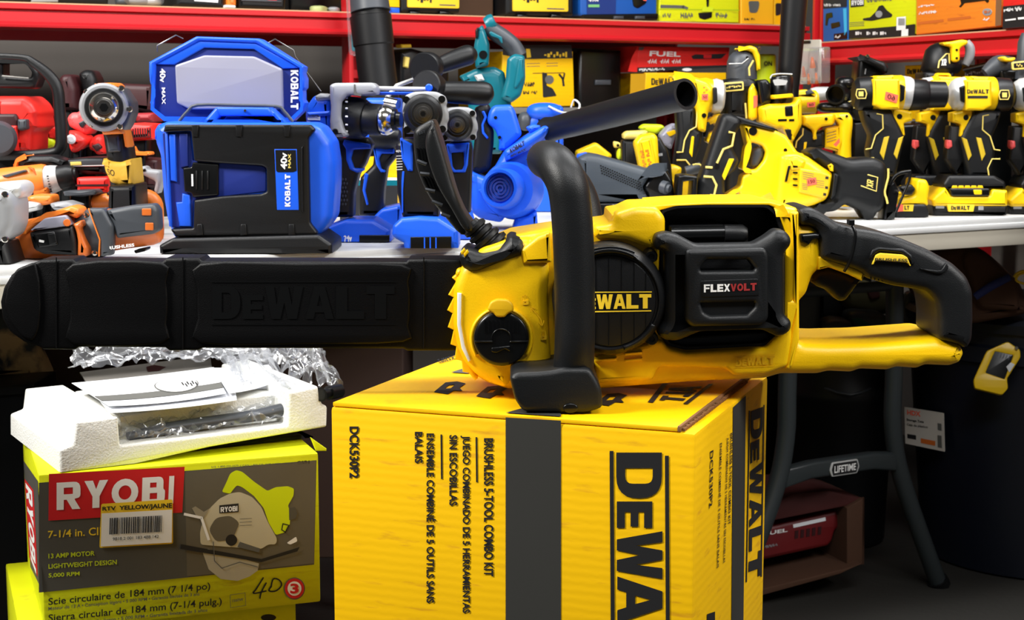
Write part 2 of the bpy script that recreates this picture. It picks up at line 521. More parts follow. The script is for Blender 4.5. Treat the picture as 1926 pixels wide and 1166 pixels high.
    def logo(s, m, txt, quad, dy=-.0008, pl=None, gap=.10, small='', wid=None, d=0):
        f = s.quadmap(quad, dy, pl)
        wid = wid or {}
        w = [wid.get(c, 1.35 if c == 'W' else .3 if c == 'I' else 1.0) * (.72 if k_ in small else 1) for k_, c in enumerate(txt) for k_ in [str(k_)]]
        tot = sum(w) + gap * (len(txt) - 1); x = 0
        for i, c in enumerate(txt):
            hs = .74 if str(i) in small else 1
            loops = LET[c]
            pts = [p for lp in loops for p in lp]
            V3 = [f((x + p[0] * w[i]) / tot, p[1] * hs) for p in pts]
            tri = tessellate_polygon([[Vector((p[0], p[1], 0)) for p in lp] for lp in loops])
            s.faces(V3, [tuple(t) for t in tri], m)
            x += w[i] + gap
        return s
    def flat(s, m, pts, dy=-.0005, pl=None, holes=()):
        """ink printed on a surface"""
        pl = s.pl(dy, pl)
        loops = [[pl.at(*p[:2]) for p in lp] for lp in [pts] + list(holes)]
        tri = tessellate_polygon([[Vector((*pl.to2(v), 0)) for v in lp] for lp in loops])
        s.faces([v for lp in loops for v in lp], [tuple(t) for t in tri], m)
        return s
    def line(s, m, pts, w, dy=-.0006, pl=None):
        """printed stroke of constant pixel width"""
        for i in range(len(pts) - 1):
            a, b = Vector(pts[i][:2]), Vector(pts[i + 1][:2])
            t = (b - a).normalized(); nn = Vector((-t.y, t.x)) * w / 2
            a = a - t * w * .3; b = b + t * w * .3
            s.flat(m, [tuple(a + nn), tuple(b + nn), tuple(b - nn), tuple(a - nn)], dy, pl)
        return s

class Th:
    """one thing: an Empty at its base with its parts as children, or a single mesh"""
    def __init__(s, name, label, cat_, Y=None, base=None, group=None, plane=None, kind=None, zmin=None):
        s.zmin = zmin
        s.name, s.label, s.cat, s.group, s.kind = name, label, cat_, group, kind
        s.plane = plane
        s.Y = Y if Y is not None else (ydep(*base) if base else None)
        if s.Y is None and plane is not None: s.Y = plane.p.y
        s.parts = []; s.root = None; ALL.append(s)
    def part(s, name, parent=None, label=None): return Part(s, name, parent, label)
    def p(s, name, parent=None, label=None): return Part(s, name, parent, label)

GROUPS = {'yellow_drill': 'yellow drills at the right end of the tables', 'hammer_drill': 'hammer drills on the tables', 'impact_driver': 'impact drivers on the left table',
 'red_tool': 'red tools heaped at the left', 'circular_saw_box': 'circular saw boxes in a stack', 'clear_bag': 'clear bags around the foam tray', 'printed_sheet': 'printed sheets on the foam tray',
 'tool_box': 'tool boxes on the red racks', 'tool_case': 'tool cases on the red racks', 'folding_table': 'white folding tables', 'storage_rack': 'red steel racks', 'battery_pack': 'loose battery packs',
 'angle_grinder': 'angle grinders at the right', 'reciprocating_saw': 'reciprocating saws', 'metal_part': 'loose metal parts among the orange tools', 'brown_carton': 'brown cartons', 'hand_tool': 'hand tools on the upper shelf',
 'blister_pack': 'hanging blister packs', 'red_case': 'red cases'}
def finish():
    for th in ALL:
        if th.root is not None: continue
        if th.zmin is not None:
            for p in th.parts:
                for v in p.bm.verts: v.co.z = max(v.co.z, th.zmin)
            zz_ = [v.co.z for p in th.parts for v in p.bm.verts]
            gap_ = min(zz_) - th.zmin
            if 0 < gap_ < .03:
                for p in th.parts:
                    for v in p.bm.verts:
                        if v.co.z < th.zmin + gap_ + .004: v.co.z = th.zmin
        pts = [v.co for p in th.parts for v in p.bm.verts]
        if not pts: continue
        lo = Vector((min(v.x for v in pts), min(v.y for v in pts), min(v.z for v in pts)))
        hi = Vector((max(v.x for v in pts), max(v.y for v in pts), max(v.z for v in pts)))
        base = Vector(((lo.x + hi.x) / 2, (lo.y + hi.y) / 2, lo.z))
        solo = len(th.parts) == 1
        if not solo:
            th.root = bpy.data.objects.new(th.name, None); COL.objects.link(th.root)
            th.root.empty_display_size = .05; th.root.location = base
        for p in th.parts:
            bmesh.ops.recalc_face_normals(p.bm, faces=p.bm.faces)
            for v in p.bm.verts: v.co -= base
            me = bpy.data.meshes.new(p.name); p.bm.to_mesh(me); p.bm.free()
            for m in p.mats: me.materials.append(m)
            for f in me.polygons: f.use_smooth = True
            me.set_sharp_from_angle(angle=radians(38))
            nm = th.name if solo else p.name
            p.obj = bpy.data.objects.new(nm, me); COL.objects.link(p.obj)
            if solo: th.root = p.obj; p.obj.location = base
            elif p.label: p.obj['label'] = p.label
        for p in th.parts:
            if not solo: p.obj.parent = p.parent.obj if p.parent else th.root
        if th.kind: th.root['kind'] = th.kind
        if th.label: th.root['label'] = th.label
        if th.cat: th.root['category'] = th.cat
        g_ = th.group or GROUPS.get(th.name)
        if g_ and sum(1 for o in ALL if o.name == th.name) > 1: th.root['group'] = g_
# ================================================================== the setting
Z3 = Vector((0, 0, 1))
def structure(name, m, o, ex, ey, ez, bev=0):
    t = Th(name, None, None, Y=1, kind='structure'); t.p(name).wbox(m, o, ex, ey, ez, bev)
structure('floor', CONC, Vector((-2.6, -1.2, -.05)), Vector((5.6, 0, 0)), Vector((0, 7.4, 0)), Z3 * .05)
structure('wall_back', WALLM, room(-1.6, 4.0, 0), U * 4.9, V * .06, Z3 * 2.6)
RD = Vector((.330, -.944, 0)).normalized(); RN = Vector((.944, .330, 0)).normalized()
R0 = Vector((.718, 3.70, 0))
structure('wall_right', WALLM, R0 + RN * .62 - RD * 1.3, RD * 3.6, RN * .06, Z3 * 2.6)

# ------------------------------------------------------------------ folding tables
TOPM = mat('table_top_plastic', (212, 213, 212), .5)
def table(label, u0, u1, v0, v1, legs):
    t = Th('folding_table', label, 'table', Y=2, group=None)
    p = t.p('tabletop')
    o = room(u0, v0, ZT - .012)
    p.wbox(TOPM, o + V * .004, U * (u1 - u0), V * (v1 - v0 - .008), Z3 * .012, .004)
    p.wbox(TOPM, room(u0, v0, ZT - .02), U * (u1 - u0), V * (v1 - v0), Z3 * .010, .003)
    e = t.p('edge_skirt')
    e.wbox(BEIGE, room(u0 + .004, v0 + .004, ZT - .05), U * (u1 - u0 - .008), V * .02, Z3 * .03, .003)
    e.wbox(BEIGE, room(u0 + .004, v1 - .024, ZT - .05), U * (u1 - u0 - .008), V * .02, Z3 * .03, .003)
    e.wbox(BEIGE, room(u0 + .004, v0 + .024, ZT - .05), U * .02, V * (v1 - v0 - .048), Z3 * .03, .003)
    e.wbox(BEIGE, room(u1 - .024, v0 + .024, ZT - .05), U * .02, V * (v1 - v0 - .048), Z3 * .03, .003)
    b = t.p('underside_panel')
    b.wbox(BEIGE, room(u0 + .02, v0 + .02, ZT - .03), U * (u1 - u0 - .04), V * (v1 - v0 - .04), Z3 * .011, 0)
    return t
def wishbone(t, at, badge):
    """a splayed pair of tube legs with a cross bar; at(s, z) gives a point, s along the pair"""
    for sg in (-1, 1):
        l = t.p('leg')
        l.tube(DGRN, [(at(sg * .12, ZT - .035), .017), (at(sg * .128, .45), .017), (at(sg * .13, .33), .017), (at(sg * .16, .22), .017), (at(sg * .265, .0), .017)], met=True, n=4, seg=12)
        f = t.p('foot_cap', l); f.tube(BLK, [(at(sg * .258, .014), .021), (at(sg * .267, .0), .021)], met=True, n=1, seg=12)
    c = t.p('cross_bar')
    a, b = at(-.135, .27), at(.135, .27)
    nrm = (b - a).cross(Z3).normalized()
    if nrm.y > 0: nrm = -nrm
    fr = Pl(a + nrm * .012, -nrm)
    L_ = (b - a).length
    sx = 1 if fr.e1.dot(b - a) > 0 else -1
    fl = Flat(a + nrm * .012, -nrm)
    c.ext(DGRN, [(0, -.024), (0, .012), (sx * .06, .018), (sx * (L_ - .06), .018), (sx * L_, .012), (sx * L_, -.024), (sx * (L_ - .06), -.014), (sx * .06, -.014)], pl=fl, d=.024, r=.006)
    u_ = t.p('upper_brace')
    u_.tube(DGRN, [(at(-.12, .60), .010), (at(.12, .60), .010)], met=True, n=1)
    if badge:
        g = t.p('name_badge', c)
        cx = sx * (L_ * .5)
        hw = .036
        xs = (lambda k: cx + k * hw)
        g.ext(LGR, rnd([(xs(-1), -.001), (xs(-.85), .013), (xs(.85), .013), (xs(1), -.001), (xs(.85), -.014), (xs(-.85), -.014)], .003), pl=fl, dy=-.003, d=.003, r=.001)
        g.flat(INK, [(xs(-.88), 0), (xs(-.78), .0105), (xs(.78), .0105), (xs(.88), 0), (xs(.78), -.0115), (xs(-.78), -.0115)], dy=-.0036, pl=fl)
        l_, r_ = (xs(-.72), xs(.72)) if sx > 0 else (xs(.72), xs(-.72))
        g.text(WINK, 'LIFETIME', [(l_, .006), (r_, .006), (r_, -.007), (l_, -.007)], dy=-.0042, pl=fl, bold=.02)
DGRN = mat('dark_grey_enamel', (44, 50, 52), .4)
t1 = table('long white folding table carrying the blue tools and the orange tools', -.55, 1.585, 1.964, 2.72, None)
wishbone(t1, lambda s, z: room(-.3, 2.34 + s, z), False)
wishbone(t1, lambda s, z: room(1.2, 2.34 + s, z), False)
t2 = table('white folding table at right under the yellow drills, badge on its leg bar', 1.59, 2.29, 1.964, 3.02, None)
wishbone(t2, lambda s, z: room(1.97 + s, 2.20, z), True)
wishbone(t2, lambda s, z: room(1.97 + s, 2.90, z), False)

# ------------------------------------------------------------------ red racks
def rack(label, o, ex, ey, L_, D_, zb, hb, posts, lower):
    """o: front left corner on the floor, ex along the beam, ey into the rack"""
    t = Th('storage_rack', label, 'shelf rack', Y=3)
    def beam(front, z):
        p = t.p('beam')
        s = 1 if front else -1
        base = o + (ey * 0 if front else ey * D_)
        prof = [(0, 1.0), (-.006, 1.0), (-.006, .80), (.006, .76), (.006, .70), (-.010, .66), (-.010, .30), (-.016, .25), (-.019, .17), (-.018, .08), (-.012, .01), (0, 0), (.03, 0), (.03, 1.0)]
        vs = [base + ex * x + ey * (s * a) + Z3 * (z + b * hb) for x in (0, L_) for a, b in prof]
        n = len(prof)
        p.faces(vs, [(i, (i + 1) % n, n + (i + 1) % n, n + i) for i in range(n)] + [tuple(range(n)), tuple(range(n, 2 * n))], BEAM)
    for z in (zb,) + ((lower - hb,) if lower else ()):
        beam(True, z); beam(False, z)
        d = t.p('deck')
        d.wbox(WOOD, o + Z3 * (z + hb * .78) + ey * .002 + ex * .005, ex * (L_ - .01), ey * (D_ - .004), Z3 * (hb * .2 + .004), .001)
    for x in posts:
        for y in (0.004, D_ - .045):
            q = t.p('upright')
            for (dx, w) in ((-.022, .010), (.012, .010)):
                q.wbox(BEAM, o + ex * (x + dx) + ey * (y + .012), ex * w, ey * .035, Z3 * 1.75, .001)
            q.wbox(BEAM, o + ex * (x - .022) + ey * (y + .046), ex * .044, ey * .004, Z3 * 1.75, 0)
            for k in range(34):
                q.wbox(BEAM, o + ex * (x - .013) + ey * (y + .036) + Z3 * (.04 + k * .05), ex * .026, ey * .012, Z3 * .018, 0)
    return t
ZB, HB = 1.078, .050
LOW = .925
rk = rack('red steel rack along the back wall behind the blue tools', room(-.7, 3.2, 0), U, V, 3.42, .60, ZB, HB, (.02, 2.17, 3.40), None)
dk = rk.p('deck'); dk.wbox(CARDG, room(1.50, 3.203, LOW - .014), U * 1.1, V * .59, Z3 * .014, .001)
ZR, HR, LOWR = 1.022, .050, .90
rk = rack('red steel rack along the right wall behind the yellow drills', R0 - RD * .09, RD, RN, 1.99, .50, ZR, HR, (.022, 1.96), None)
dk = rk.p('deck'); dk.wbox(CARDG, R0 - RD * .08 + RN * .003 + Z3 * (LOWR - .014), RD * 1.96, RN * .49, Z3 * .014, .001)
DB, DR, DL, DLR = ZB + HB * .98 + .005, ZR + HR * .98 + .005, LOW + .001, LOWR + .001
PB = Pl(room(0, 3.215, 0), V)           # face of the goods on the back rack
PR = Pl(R0 + RN * .012, RN)             # face of the goods on the right rack

# ================================================================== goods on the upper shelves
ZMIN = [None]
def carton_on(label, cat_, m, pts, pl, d, name='tool_box', group=None, r=.003):
    t = Th(name, label, cat_, plane=pl, group=group, zmin=ZMIN[0]); b = t.p('carton'); b.ext(m, pts, d=d, r=r, pl=pl)
    return t, b
# back rack, left to right
ZMIN[0] = DB
def junk(label, m, pts, d, name, cat_, back=0, r=.006):
    t = Th(name, label, cat_, plane=PB.off(back), zmin=ZMIN[0]); t.p(name).ext(m, pts, d=d, r=r); return t
def beamtop(x): return 3.4 + (26 - 3.4) * x / 640.0 + 2.0
t = Th('tool_case', 'black tool case at far left on the upper red shelf, grey clips in front', 'case', plane=PB.off(.02), zmin=ZMIN[0])
t.p('case').ext(BLK, [(-40, -60), (210, -60), (205, beamtop(205) - 2), (-40, beamtop(-40) - 2)], d=.2, r=.01)
t.p('latch').ext(GRY, [(60, -8), (110, -8), (110, 4), (60, 4)], dy=-.006, d=.012)
t = Th('bagged_parts', 'clear bag of grey parts lying on the upper shelf left of the black cases', 'bag', plane=PB, zmin=ZMIN[0])
b = t.p('parts'); b.blob(GRY, (258, 2, .05), 34, 40, 12, .8); b.blob(DGR, (232, 4, .04), 16, 30, 10, .8); b.blob(LGR, (285, 3, .04), 20, 30, 10, .7)
t.p('clear_film').blob(FILM, (262, 0, .05), 52, 60, 17, .8)
t = Th('tool_case', 'black case with a white label on the upper shelf above the blue lamp', 'case', plane=PB, zmin=ZMIN[0])
t.p('case').ext(BLK, rnd([(330, -60), (424, -60), (422, 15), (332, 11)], 4), d=.2, r=.008)
t.p('paper_label').ext(PAPER, [(364, -30), (412, -30), (410, 5), (366, 2)], dy=-.002, d=.003, r=0)
t = Th('hand_tool', 'small orange and white hand tool between two black cases on the upper shelf', 'tool', plane=PB, zmin=ZMIN[0])
t.p('body').ext(ORG, rnd([(426, -12), (446, -12), (446, 12), (428, 12)], 3), d=.1, r=.008); t.p('tip').ext(WHT, rnd([(424, 9), (444, 10), (444, 16), (424, 15)], 2), dy=-.01, d=.06)
t = Th('tool_case', 'black case with a small red emblem on the upper shelf', 'case', plane=PB, zmin=ZMIN[0])
t.p('case').ext(BLKS, rnd([(448, -60), (540, -60), (538, 19), (450, 15)], 4), d=.2, r=.008)
t.p('rib').ext(DGR, [(455, -2), (530, 1), (530, 5), (455, 2)], dy=-.004, d=.006, r=.002)
t.p('emblem').flat(RINK, [(502, -8), (522, -8), (520, 4), (504, 3)])
t = Th('hand_tool', 'pale green hand tool on the upper shelf beside the black suction tube', 'tool', plane=PB, zmin=ZMIN[0])
t.p('body').blob(mat('pale_green_plastic', (176, 184, 120), .5), (600, 17, .05), 20, 50, 7, .7); t.p('grip').blob(GRY, (628, 18, .05), 14, 30, 6, .8)
t = Th('tool_case', 'dark case at the back of the upper shelf behind the pale green tool', 'case', plane=PB.off(.12), zmin=ZMIN[0])
t.p('case').ext(BLKS, [(545, -60), (650, -60), (650, 22), (545, 18)], d=.2, r=.008)

def kit_case(label, x0, x1, yb, lab, sl):
    t = Th('tool_case', label, 'case', plane=PB, zmin=ZMIN[0])
    t.p('case').ext(BLK, rnd([(x0, -70), (x1, -70), (x1, yb + sl), (x0, yb)], 4), d=.24, r=.008)
    q = t.p('yellow_label')
    q.ext(YINK, rnd([(lab[0], -60), (lab[1], -60), (lab[1], lab[2] + sl), (lab[0], lab[2])], 3), dy=-.004, d=.005, r=.001)
    w = lab[1] - lab[0]
    q.greek(INK, 'KIT', q4(lab[0] + w * .12, -8, lab[0] + w * .48, 5), dy=-.005, bold=.03)
    q.line(INKG, [(lab[0] + w * .62, lab[2] - 5), (lab[0] + w * .92, lab[2] - 4)], 2, dy=-.005)
    for dx in (.25, .75):
        t.p('latch').ext(BLKS, [(x0 + (x1 - x0) * dx - 10, yb - 2), (x0 + (x1 - x0) * dx + 10, yb - 1), (x0 + (x1 - x0) * dx + 10, yb + 5), (x0 + (x1 - x0) * dx - 10, yb + 4)], dy=-.006, d=.01)
t = Th('tool_box', 'narrow yellow box between the black tube and the black case on the upper shelf', 'box', plane=PB, zmin=ZMIN[0])
t.p('carton').ext(CYEL, [(728, -70), (751, -70), (752, 14), (733, 13)], d=.2, r=.002)
t.p('blue_base').ext(BLU, [(735, 14), (752, 15), (752, 25), (739, 24)], d=.15, r=.002)
kit_case('black case with a wide yellow label on the upper shelf, the left one of two', 754, 866, 23, (767, 864, 14), 2)
t = Th('brown_carton', 'dark brown cardboard box between two yellow-labelled cases on the upper shelf', 'box', plane=PB.off(.05), zmin=ZMIN[0])
t.p('carton').ext(mat('dark_brown_card', (70, 46, 26), .8), [(852, -70), (928, -70), (928, 30), (852, 27)], d=.18)
kit_case('black case with a yellow label on the upper shelf, the right one of two', 952, 1080, 29, (965, 1069, 21), 1)
t, b = carton_on('blue tool case with a picture of a black tool, on the upper shelf', 'case', BCASE, rnd([(1092, -70), (1236, -70), (1235, 29), (1098, 33), (1092, 27)], 4), PB, .22, 'tool_case')
b.flat(mat('dark_blue_print', (12, 46, 118), .5), [(1102, -60), (1160, -60), (1158, 28), (1104, 30)], dy=-.001)
b.greek(WINK, 'TOOL', q4(1107, -2, 1126, 3), dy=-.002, bold=.03); b.line(mat('green_print', (120, 190, 120), .5), [(1108, 11), (1126, 11)], 5, dy=-.002)
b.ext(BLKS, rnd([(1188, -12), (1216, -12), (1216, 6), (1200, 16), (1192, 12)], 3), dy=-.002, d=.003, r=.001); b.flat(STK, [(1208, -10), (1216, -9), (1216, 2), (1210, 1)], dy=-.003)
f = t.p('black_base'); f.ext(BLKS, rnd([(1096, 27), (1240, 25), (1238, 38), (1100, 36)], 3), dy=-.006, d=.2, r=.004)
for x in (1165, 1205): t.p('latch').ext(DGR, [(x - 9, 30), (x + 9, 30), (x + 9, 36), (x - 9, 36)], dy=-.012, d=.01)
t, b = carton_on('bright lime tool box with a battery pictured, on the upper back shelf', 'box', CLIM, [(1243, -80), (1391, -80), (1390, 43), (1240, 41)], PB, .25)
b.line(INKG, [(1244, 12), (1285, 13), (1292, 16)], 6); b.line(mat('lime_shade_line', (170, 190, 10), .5), [(1241, 17), (1390, 19)], 2)
b.ext(BLK, [(1328, -20), (1335, -20), (1333, 12), (1330, 14)], dy=-.002, d=.003, r=0); b.flat(LIMED, [(1322, 12), (1342, 14), (1340, 22), (1320, 22)], dy=-.002)
b.ext(BLK, rnd([(1314, 24), (1340, 23), (1339, 33), (1326, 37), (1316, 34)], 2), dy=-.002, d=.003, r=.001)
b.greek(INKG, '18V ONE', q4(1246, 25, 1262, 33), dy=-.001); b.greek(INKG, 'BATTERY', q4(1280, 24, 1303, 34), dy=-.001); b.greek(INKG, 'CHARGER', q4(1346, 24, 1368, 34), dy=-.001)
t, b = carton_on('yellow tool box with a worn label, at the right end of the upper back shelf', 'box', CORG, [(1393, -80), (1456, -80), (1455, 47), (1394, 45)], PB, .2)
b.mats[0] = mat('amber_carton', (246, 178, 20), .5)
b.ext(INKG, rnd([(1408, 2), (1428, 2), (1428, 12), (1424, 24), (1410, 24)], 4), dy=-.001, d=.0015, r=0); b.greek(INK, 'TOOL KIT', q4(1400, 34, 1420, 38), dy=-.001)
t, b = carton_on('small yellow box end behind the black pipe on the upper shelf', 'box', CYEL, [(1457, -80), (1476, -80), (1474, 46), (1456, 47)], PB.off(.03), .2)
b.flat(INK, rnd([(1459, 6), (1470, 6), (1468, 28), (1459, 30)], 3), dy=-.001)

# right rack, left to right
ZMIN[0] = DR
t, b = carton_on('blue tool box with pictured tools, at the left end of the right rack', 'box', mat('blue_carton', (20, 96, 176), .5), D([(205, -200), (400, -200), (405, 325), (205, 350)]), PR, .22)
b.flat(mat('navy_print', (12, 20, 44), .5), D([(208, -190), (398, -190), (400, 55), (208, 72)]), dy=-.001)
b.greek(WINK, 'ROTARY HAMMER', D(q4(215, 30, 350, 52)), dy=-.002); b.greek(WINK, '18V', D([(300, 288), (350, 284), (352, 308), (302, 312)]), dy=-.002, bold=.03)
b.ext(BLKS, D(rnd([(230, 110), (280, 100), (285, 140), (250, 150), (240, 210), (225, 205)], 6)), dy=-.001, d=.002, r=0); b.flat(mat('light_blue_print', (60, 180, 230), .5), D([(370, 70), (398, 66), (402, 250), (380, 290)]), dy=-.001)
b.ext(BLKS, D(rnd([(270, 190), (340, 175), (345, 215), (275, 235)], 6)), dy=-.001, d=.002, r=0)
b.ext(BLKS, D([(295, 275), (400, 262), (400, 315), (295, 325)]), dy=-.001, d=.0015, r=0)
t, b = carton_on('lime tool box with a saw pictured and a white barcode, on the right rack', 'box', CLIM, D([(415, -200), (960, -200), (955, 275), (415, 320)]), PR, .25)
b.flat(INK, D([(418, 245), (830, 210), (955, 195), (953, 290), (416, 316)]), dy=-.001)
b.flat(INK, D([(430, -40), (540, -50), (540, 50), (430, 60)]), dy=-.001); b.logo(WINK, 'RYOBI', D([(438, 5), (535, -2), (535, 38), (438, 46)]), dy=-.002)
b.greek(INKG, 'RECIPROCATING', D([(560, -10), (770, -25), (770, 5), (560, 22)]), dy=-.001, bold=.02)
b.ext(INK, D(rnd([(530, 150), (590, 140), (640, 90), (660, 50), (690, 40), (720, 80), (770, 120), (760, 140), (690, 150), (600, 170), (530, 165)], 8)), dy=-.001, d=.002, r=0)
b.ext(GRY, D(ring(660, 115, 28, n=14)), dy=-.0015, d=.002, r=0)
for k in range(3): b.line(INKG, D([(425, 185 + k * 14), (540, 178 + k * 14)]), 1.0)
b.flat(WINK, D([(805, 140), (880, 133), (878, 240), (803, 248)]), dy=-.002); b.flat(WINK, D([(845, 240), (900, 235), (898, 292), (843, 296)]), dy=-.002)
for k in range(6): b.line(INK, D([(822 + k * 9, 150), (821 + k * 9, 205)]), .9, dy=-.003)
for x, w in ((470, 50), (560, 30), (610, 40), (670, 50)): b.greek(WINK, 'SAW', D([(x, 258), (x + w, 254), (x + w, 280), (x, 285)]), dy=-.002)
t, b = carton_on('large orange tool box on the right rack beside the lime one', 'box', CORG, D([(965, -200), (1615, -200), (1605, 215), (960, 285)]), PR.off(-.01), .3)
b.greek(WINK, 'CORDLESS', D([(980, 45), (1110, 32), (1110, 48), (980, 62)]), dy=-.001); b.greek(WINK, 'TOOL-ONLY', D([(985, 98), (1130, 82), (1130, 105), (985, 120)]), dy=-.001, bold=.02)
b.ext(BLKS, D(rnd([(1300, -80), (1330, 30), (1310, 55), (1325, 60), (1355, 25), (1520, 5), (1540, 25), (1555, 10), (1530, -80)], 6)), dy=-.001, d=.002, r=0)
b.ext(GRY, D(ring(1540, 98, 38, 30, n=16)), dy=-.001, d=.001, r=0); b.greek(ORGD, 'LIFE', D(q4(1515, 85, 1565, 108)), dy=-.003)
b.line(ORGD, D([(980, 190), (1180, 168)]), 5); b.line(ORGD, D([(1225, 160), (1400, 140)]), 5); b.greek(WINK, '18V', D([(1505, 145), (1560, 140), (1560, 165), (1505, 172)]), dy=-.001)
s_ = t.p('carton_side_print'); s_.flat(KRAFT, D([(1616, -190), (1660, -190), (1655, 205), (1606, 212)]), dy=.0)
t, b = carton_on('red and black tool box at the right edge of the right rack', 'box', CRED, D([(1668, -200), (2000, -200), (2000, 175), (1664, 212)]), PR.off(-.02), .28)
b.flat(INK, D([(1669, 52), (1998, 20), (1998, 172), (1666, 208)]), dy=-.001)
b.greek(WINK, 'SUPER', D([(1675, 68), (1755, 60), (1755, 88), (1675, 98)]), dy=-.002, bold=.03); b.greek(WINK, 'SAW 2.5', D([(1765, 58), (1900, 44), (1900, 76), (1765, 92)]), dy=-.002, bold=.03)
b.line(WINK, D([(1690, 165), (1770, 155)]), 3, dy=-.002); b.line(WINK, D([(1795, 150), (1850, 145)]), 4, dy=-.002)

# goods on the lower level of the back rack
ZMIN[0] = DL
PBL = Pl(room(0, 3.24, 0), V)
t, b = carton_on('yellow box with printed tool drawings, under the upper shelf behind the teal saw', 'box', CYEL, VV([(945, 300), (1360, 300), (1370, 620), (950, 640)]), PBL, .22)
b.flat(INK, VV([(950, 262), (1350, 262), (1358, 340), (1080, 345), (950, 320)]), dy=-.001); b.greek(YINK, 'TOOL', VV(q4(1190, 303, 1330, 335)), dy=-.002, bold=.03); b.flat(YINK, VV([(1085, 285), (1108, 285), (1115, 335), (1090, 338)]), dy=-.002)
b.greek(INK, 'COMBO', VV(q4(1075, 480, 1135, 505)), dy=-.001, bold=.03); b.greek(INK, 'KIT 20V', VV(q4(1068, 530, 1150, 550)), dy=-.001, bold=.03)
b.line(INK, VV([(1125, 428), (1310, 425)]), 1.3); b.ext(INK, VV(rnd([(1180, 420), (1210, 430), (1205, 500), (1240, 515), (1265, 560), (1185, 570)], 8)), dy=-.001, d=.001, r=0)
b.ext(INKG, VV(ring(1222, 465, 26, n=14)), dy=-.0015, d=.001, r=0); b.line(INK, VV([(1280, 435), (1300, 460), (1305, 500)]), 4); b.line(INK, VV([(1310, 430), (1303, 465)]), 3)
for k in range(2): b.line(INKG, VV([(1090, 372 + k * 16), (1165, 370 + k * 16)]), .9); b.line(INKG, VV([(1205, 370 + k * 16), (1270, 368 + k * 16)]), .9)
t, b = carton_on('long red tool box with a saw pictured, lying on the yellow box', 'box', CRED, C([(432, 375), (1180, 385), (1160, 545), (425, 585)]), PBL, .16)
b.flat(CRED, C([(430, 375), (425, 585), (350, 580), (380, 470)]), dy=.001)
b.text(WINK, 'FUEL', C([(528, 412), (778, 422), (776, 462), (524, 455)]), dy=-.001, bold=.03)
for x in (510, 610, 705): b.greek(WINK, 'TOOL', C(q4(x, 480, x + 75, 515)), dy=-.001, bold=.03)
b.ext(INK, C(rnd([(865, 455), (900, 440), (960, 445), (1030, 440), (1150, 435), (1110, 475), (1020, 478), (880, 480)], 8)), dy=-.001, d=.001, r=0); b.flat(RINK, C([(965, 445), (1030, 445), (1028, 475), (965, 474)]), dy=-.0025)
b.flat(INK, C([(428, 548), (1160, 528), (1158, 546), (426, 586)]), dy=-.001); b.greek(WINK, 'BRUSHLESS', C([(440, 558), (650, 550), (648, 570), (440, 580)]), dy=-.002)
b.flat(WINK, C(ring(830, 565, 40, 13, n=14)), dy=-.002); b.flat(INKG, C([(440, 382), (485, 382), (470, 408), (440, 408)]), dy=-.002)
t, b = carton_on('yellow box with black lettering supporting the long red box', 'box', CYEL, C([(495, 590), (1150, 590), (1150, 760), (480, 800)]), PBL.off(-.005), .2)
b.logo(INK, 'DEWALT', C(q4(540, 635, 740, 690)), dy=-.001, small='1'); b.flat(mat('mustard_print', (200, 150, 10), .5), C([(372, 600), (494, 598), (480, 790), (368, 760)]), dy=.0)
t = Th('tool_case', 'black equipment case under the upper shelf between the two yellow boxes', 'case', plane=PBL.off(.04), zmin=ZMIN[0])
t.p('case').ext(BLKS, [(1088, 90), (1170, 95), (1170, 240), (1088, 240)], d=.2, r=.01); t.p('latch').ext(DGR, [(1120, 150), (1150, 150), (1150, 160), (1120, 160)], dy=-.006, d=.01)
t = Th('tool_case', 'black and yellow case under the upper shelf behind the leaning black tube', 'case', plane=PBL, zmin=ZMIN[0])
t.p('case').ext(BLKS, rnd(VV([(350, 300), (420, 280), (560, 320), (640, 400), (640, 560), (350, 560)]), 5), d=.2, r=.01); 
t.p('yellow_trim').ext(YINK, VV(rnd([(355, 258), (415, 256), (420, 278), (360, 280)], 5)), dy=-.01, d=.03); t.p('side_trim').ext(YLINE, VV(rnd([(380, 330), (410, 335), (400, 400), (378, 390)], 5)), dy=-.01, d=.02)
t = Th('lime_can', 'lime can beside the rotary tool, standing under the upper shelf', 'can', plane=PBL, zmin=ZMIN[0])
b = t.p('can'); b.cyl(LIME, Vector(PBL.at(1442, 150)) + Vector((0, .04, -.03)), Vector(PBL.at(1442, 101)) + Vector((0, .04, 0)), [(0, .030), (.96, .030), (1, .026)], met=True)
t.p('lettering').text(INK, 'ON', S(q4(470, 268, 545, 310)), dy=0, pl=PBL.off(.004), bold=.03)
t = Th('blister_pack', 'hanging clear pack of orange bits on the red upright at the rack corner', 'pack', plane=Pl(R0 - RN * .05, RN))
bk = t.p('backing_card'); bk.ext(mat('pale_card', (196, 190, 176), .7), S(rnd([(800, 75), (985, 70), (985, 470), (790, 480)], 12)), d=.004, r=.001)
for (x, y, r_) in ((915, 285, 34), (835, 370, 26), (760, 435, 26), (880, 435, 22), (950, 430, 22)):
    t.p('bit').tube(ORGD, [S([(x - 4, y - 50)])[0] + (-.012, 2.0), S([(x, y - 5)])[0] + (-.014, r_ / 4.86 * .55), S([(x + 3, y + 40)])[0] + (-.012, r_ / 4.86 * .8)], n=3)
t.p('hang_tab').ext(BLK, S(rnd([(820, 80), (890, 78), (890, 105), (820, 108)], 5)), dy=-.003, d=.003)
t.p('clear_cover').ext(FILM, S(rnd([(795, 140), (982, 135), (982, 465), (790, 470)], 14)), dy=-.028, d=.027, r=.01)
ZMIN[0] = DLR
t, b = carton_on('small yellow box with black lettering under the right rack behind the round sander', 'box', CYEL, T([(325, 335), (560, 325), (560, 780), (325, 790)]), PR.off(.1), .15)
b.logo(INK, 'DEWALT', T(q4(350, 370, 540, 420)), dy=-.001, small='1')
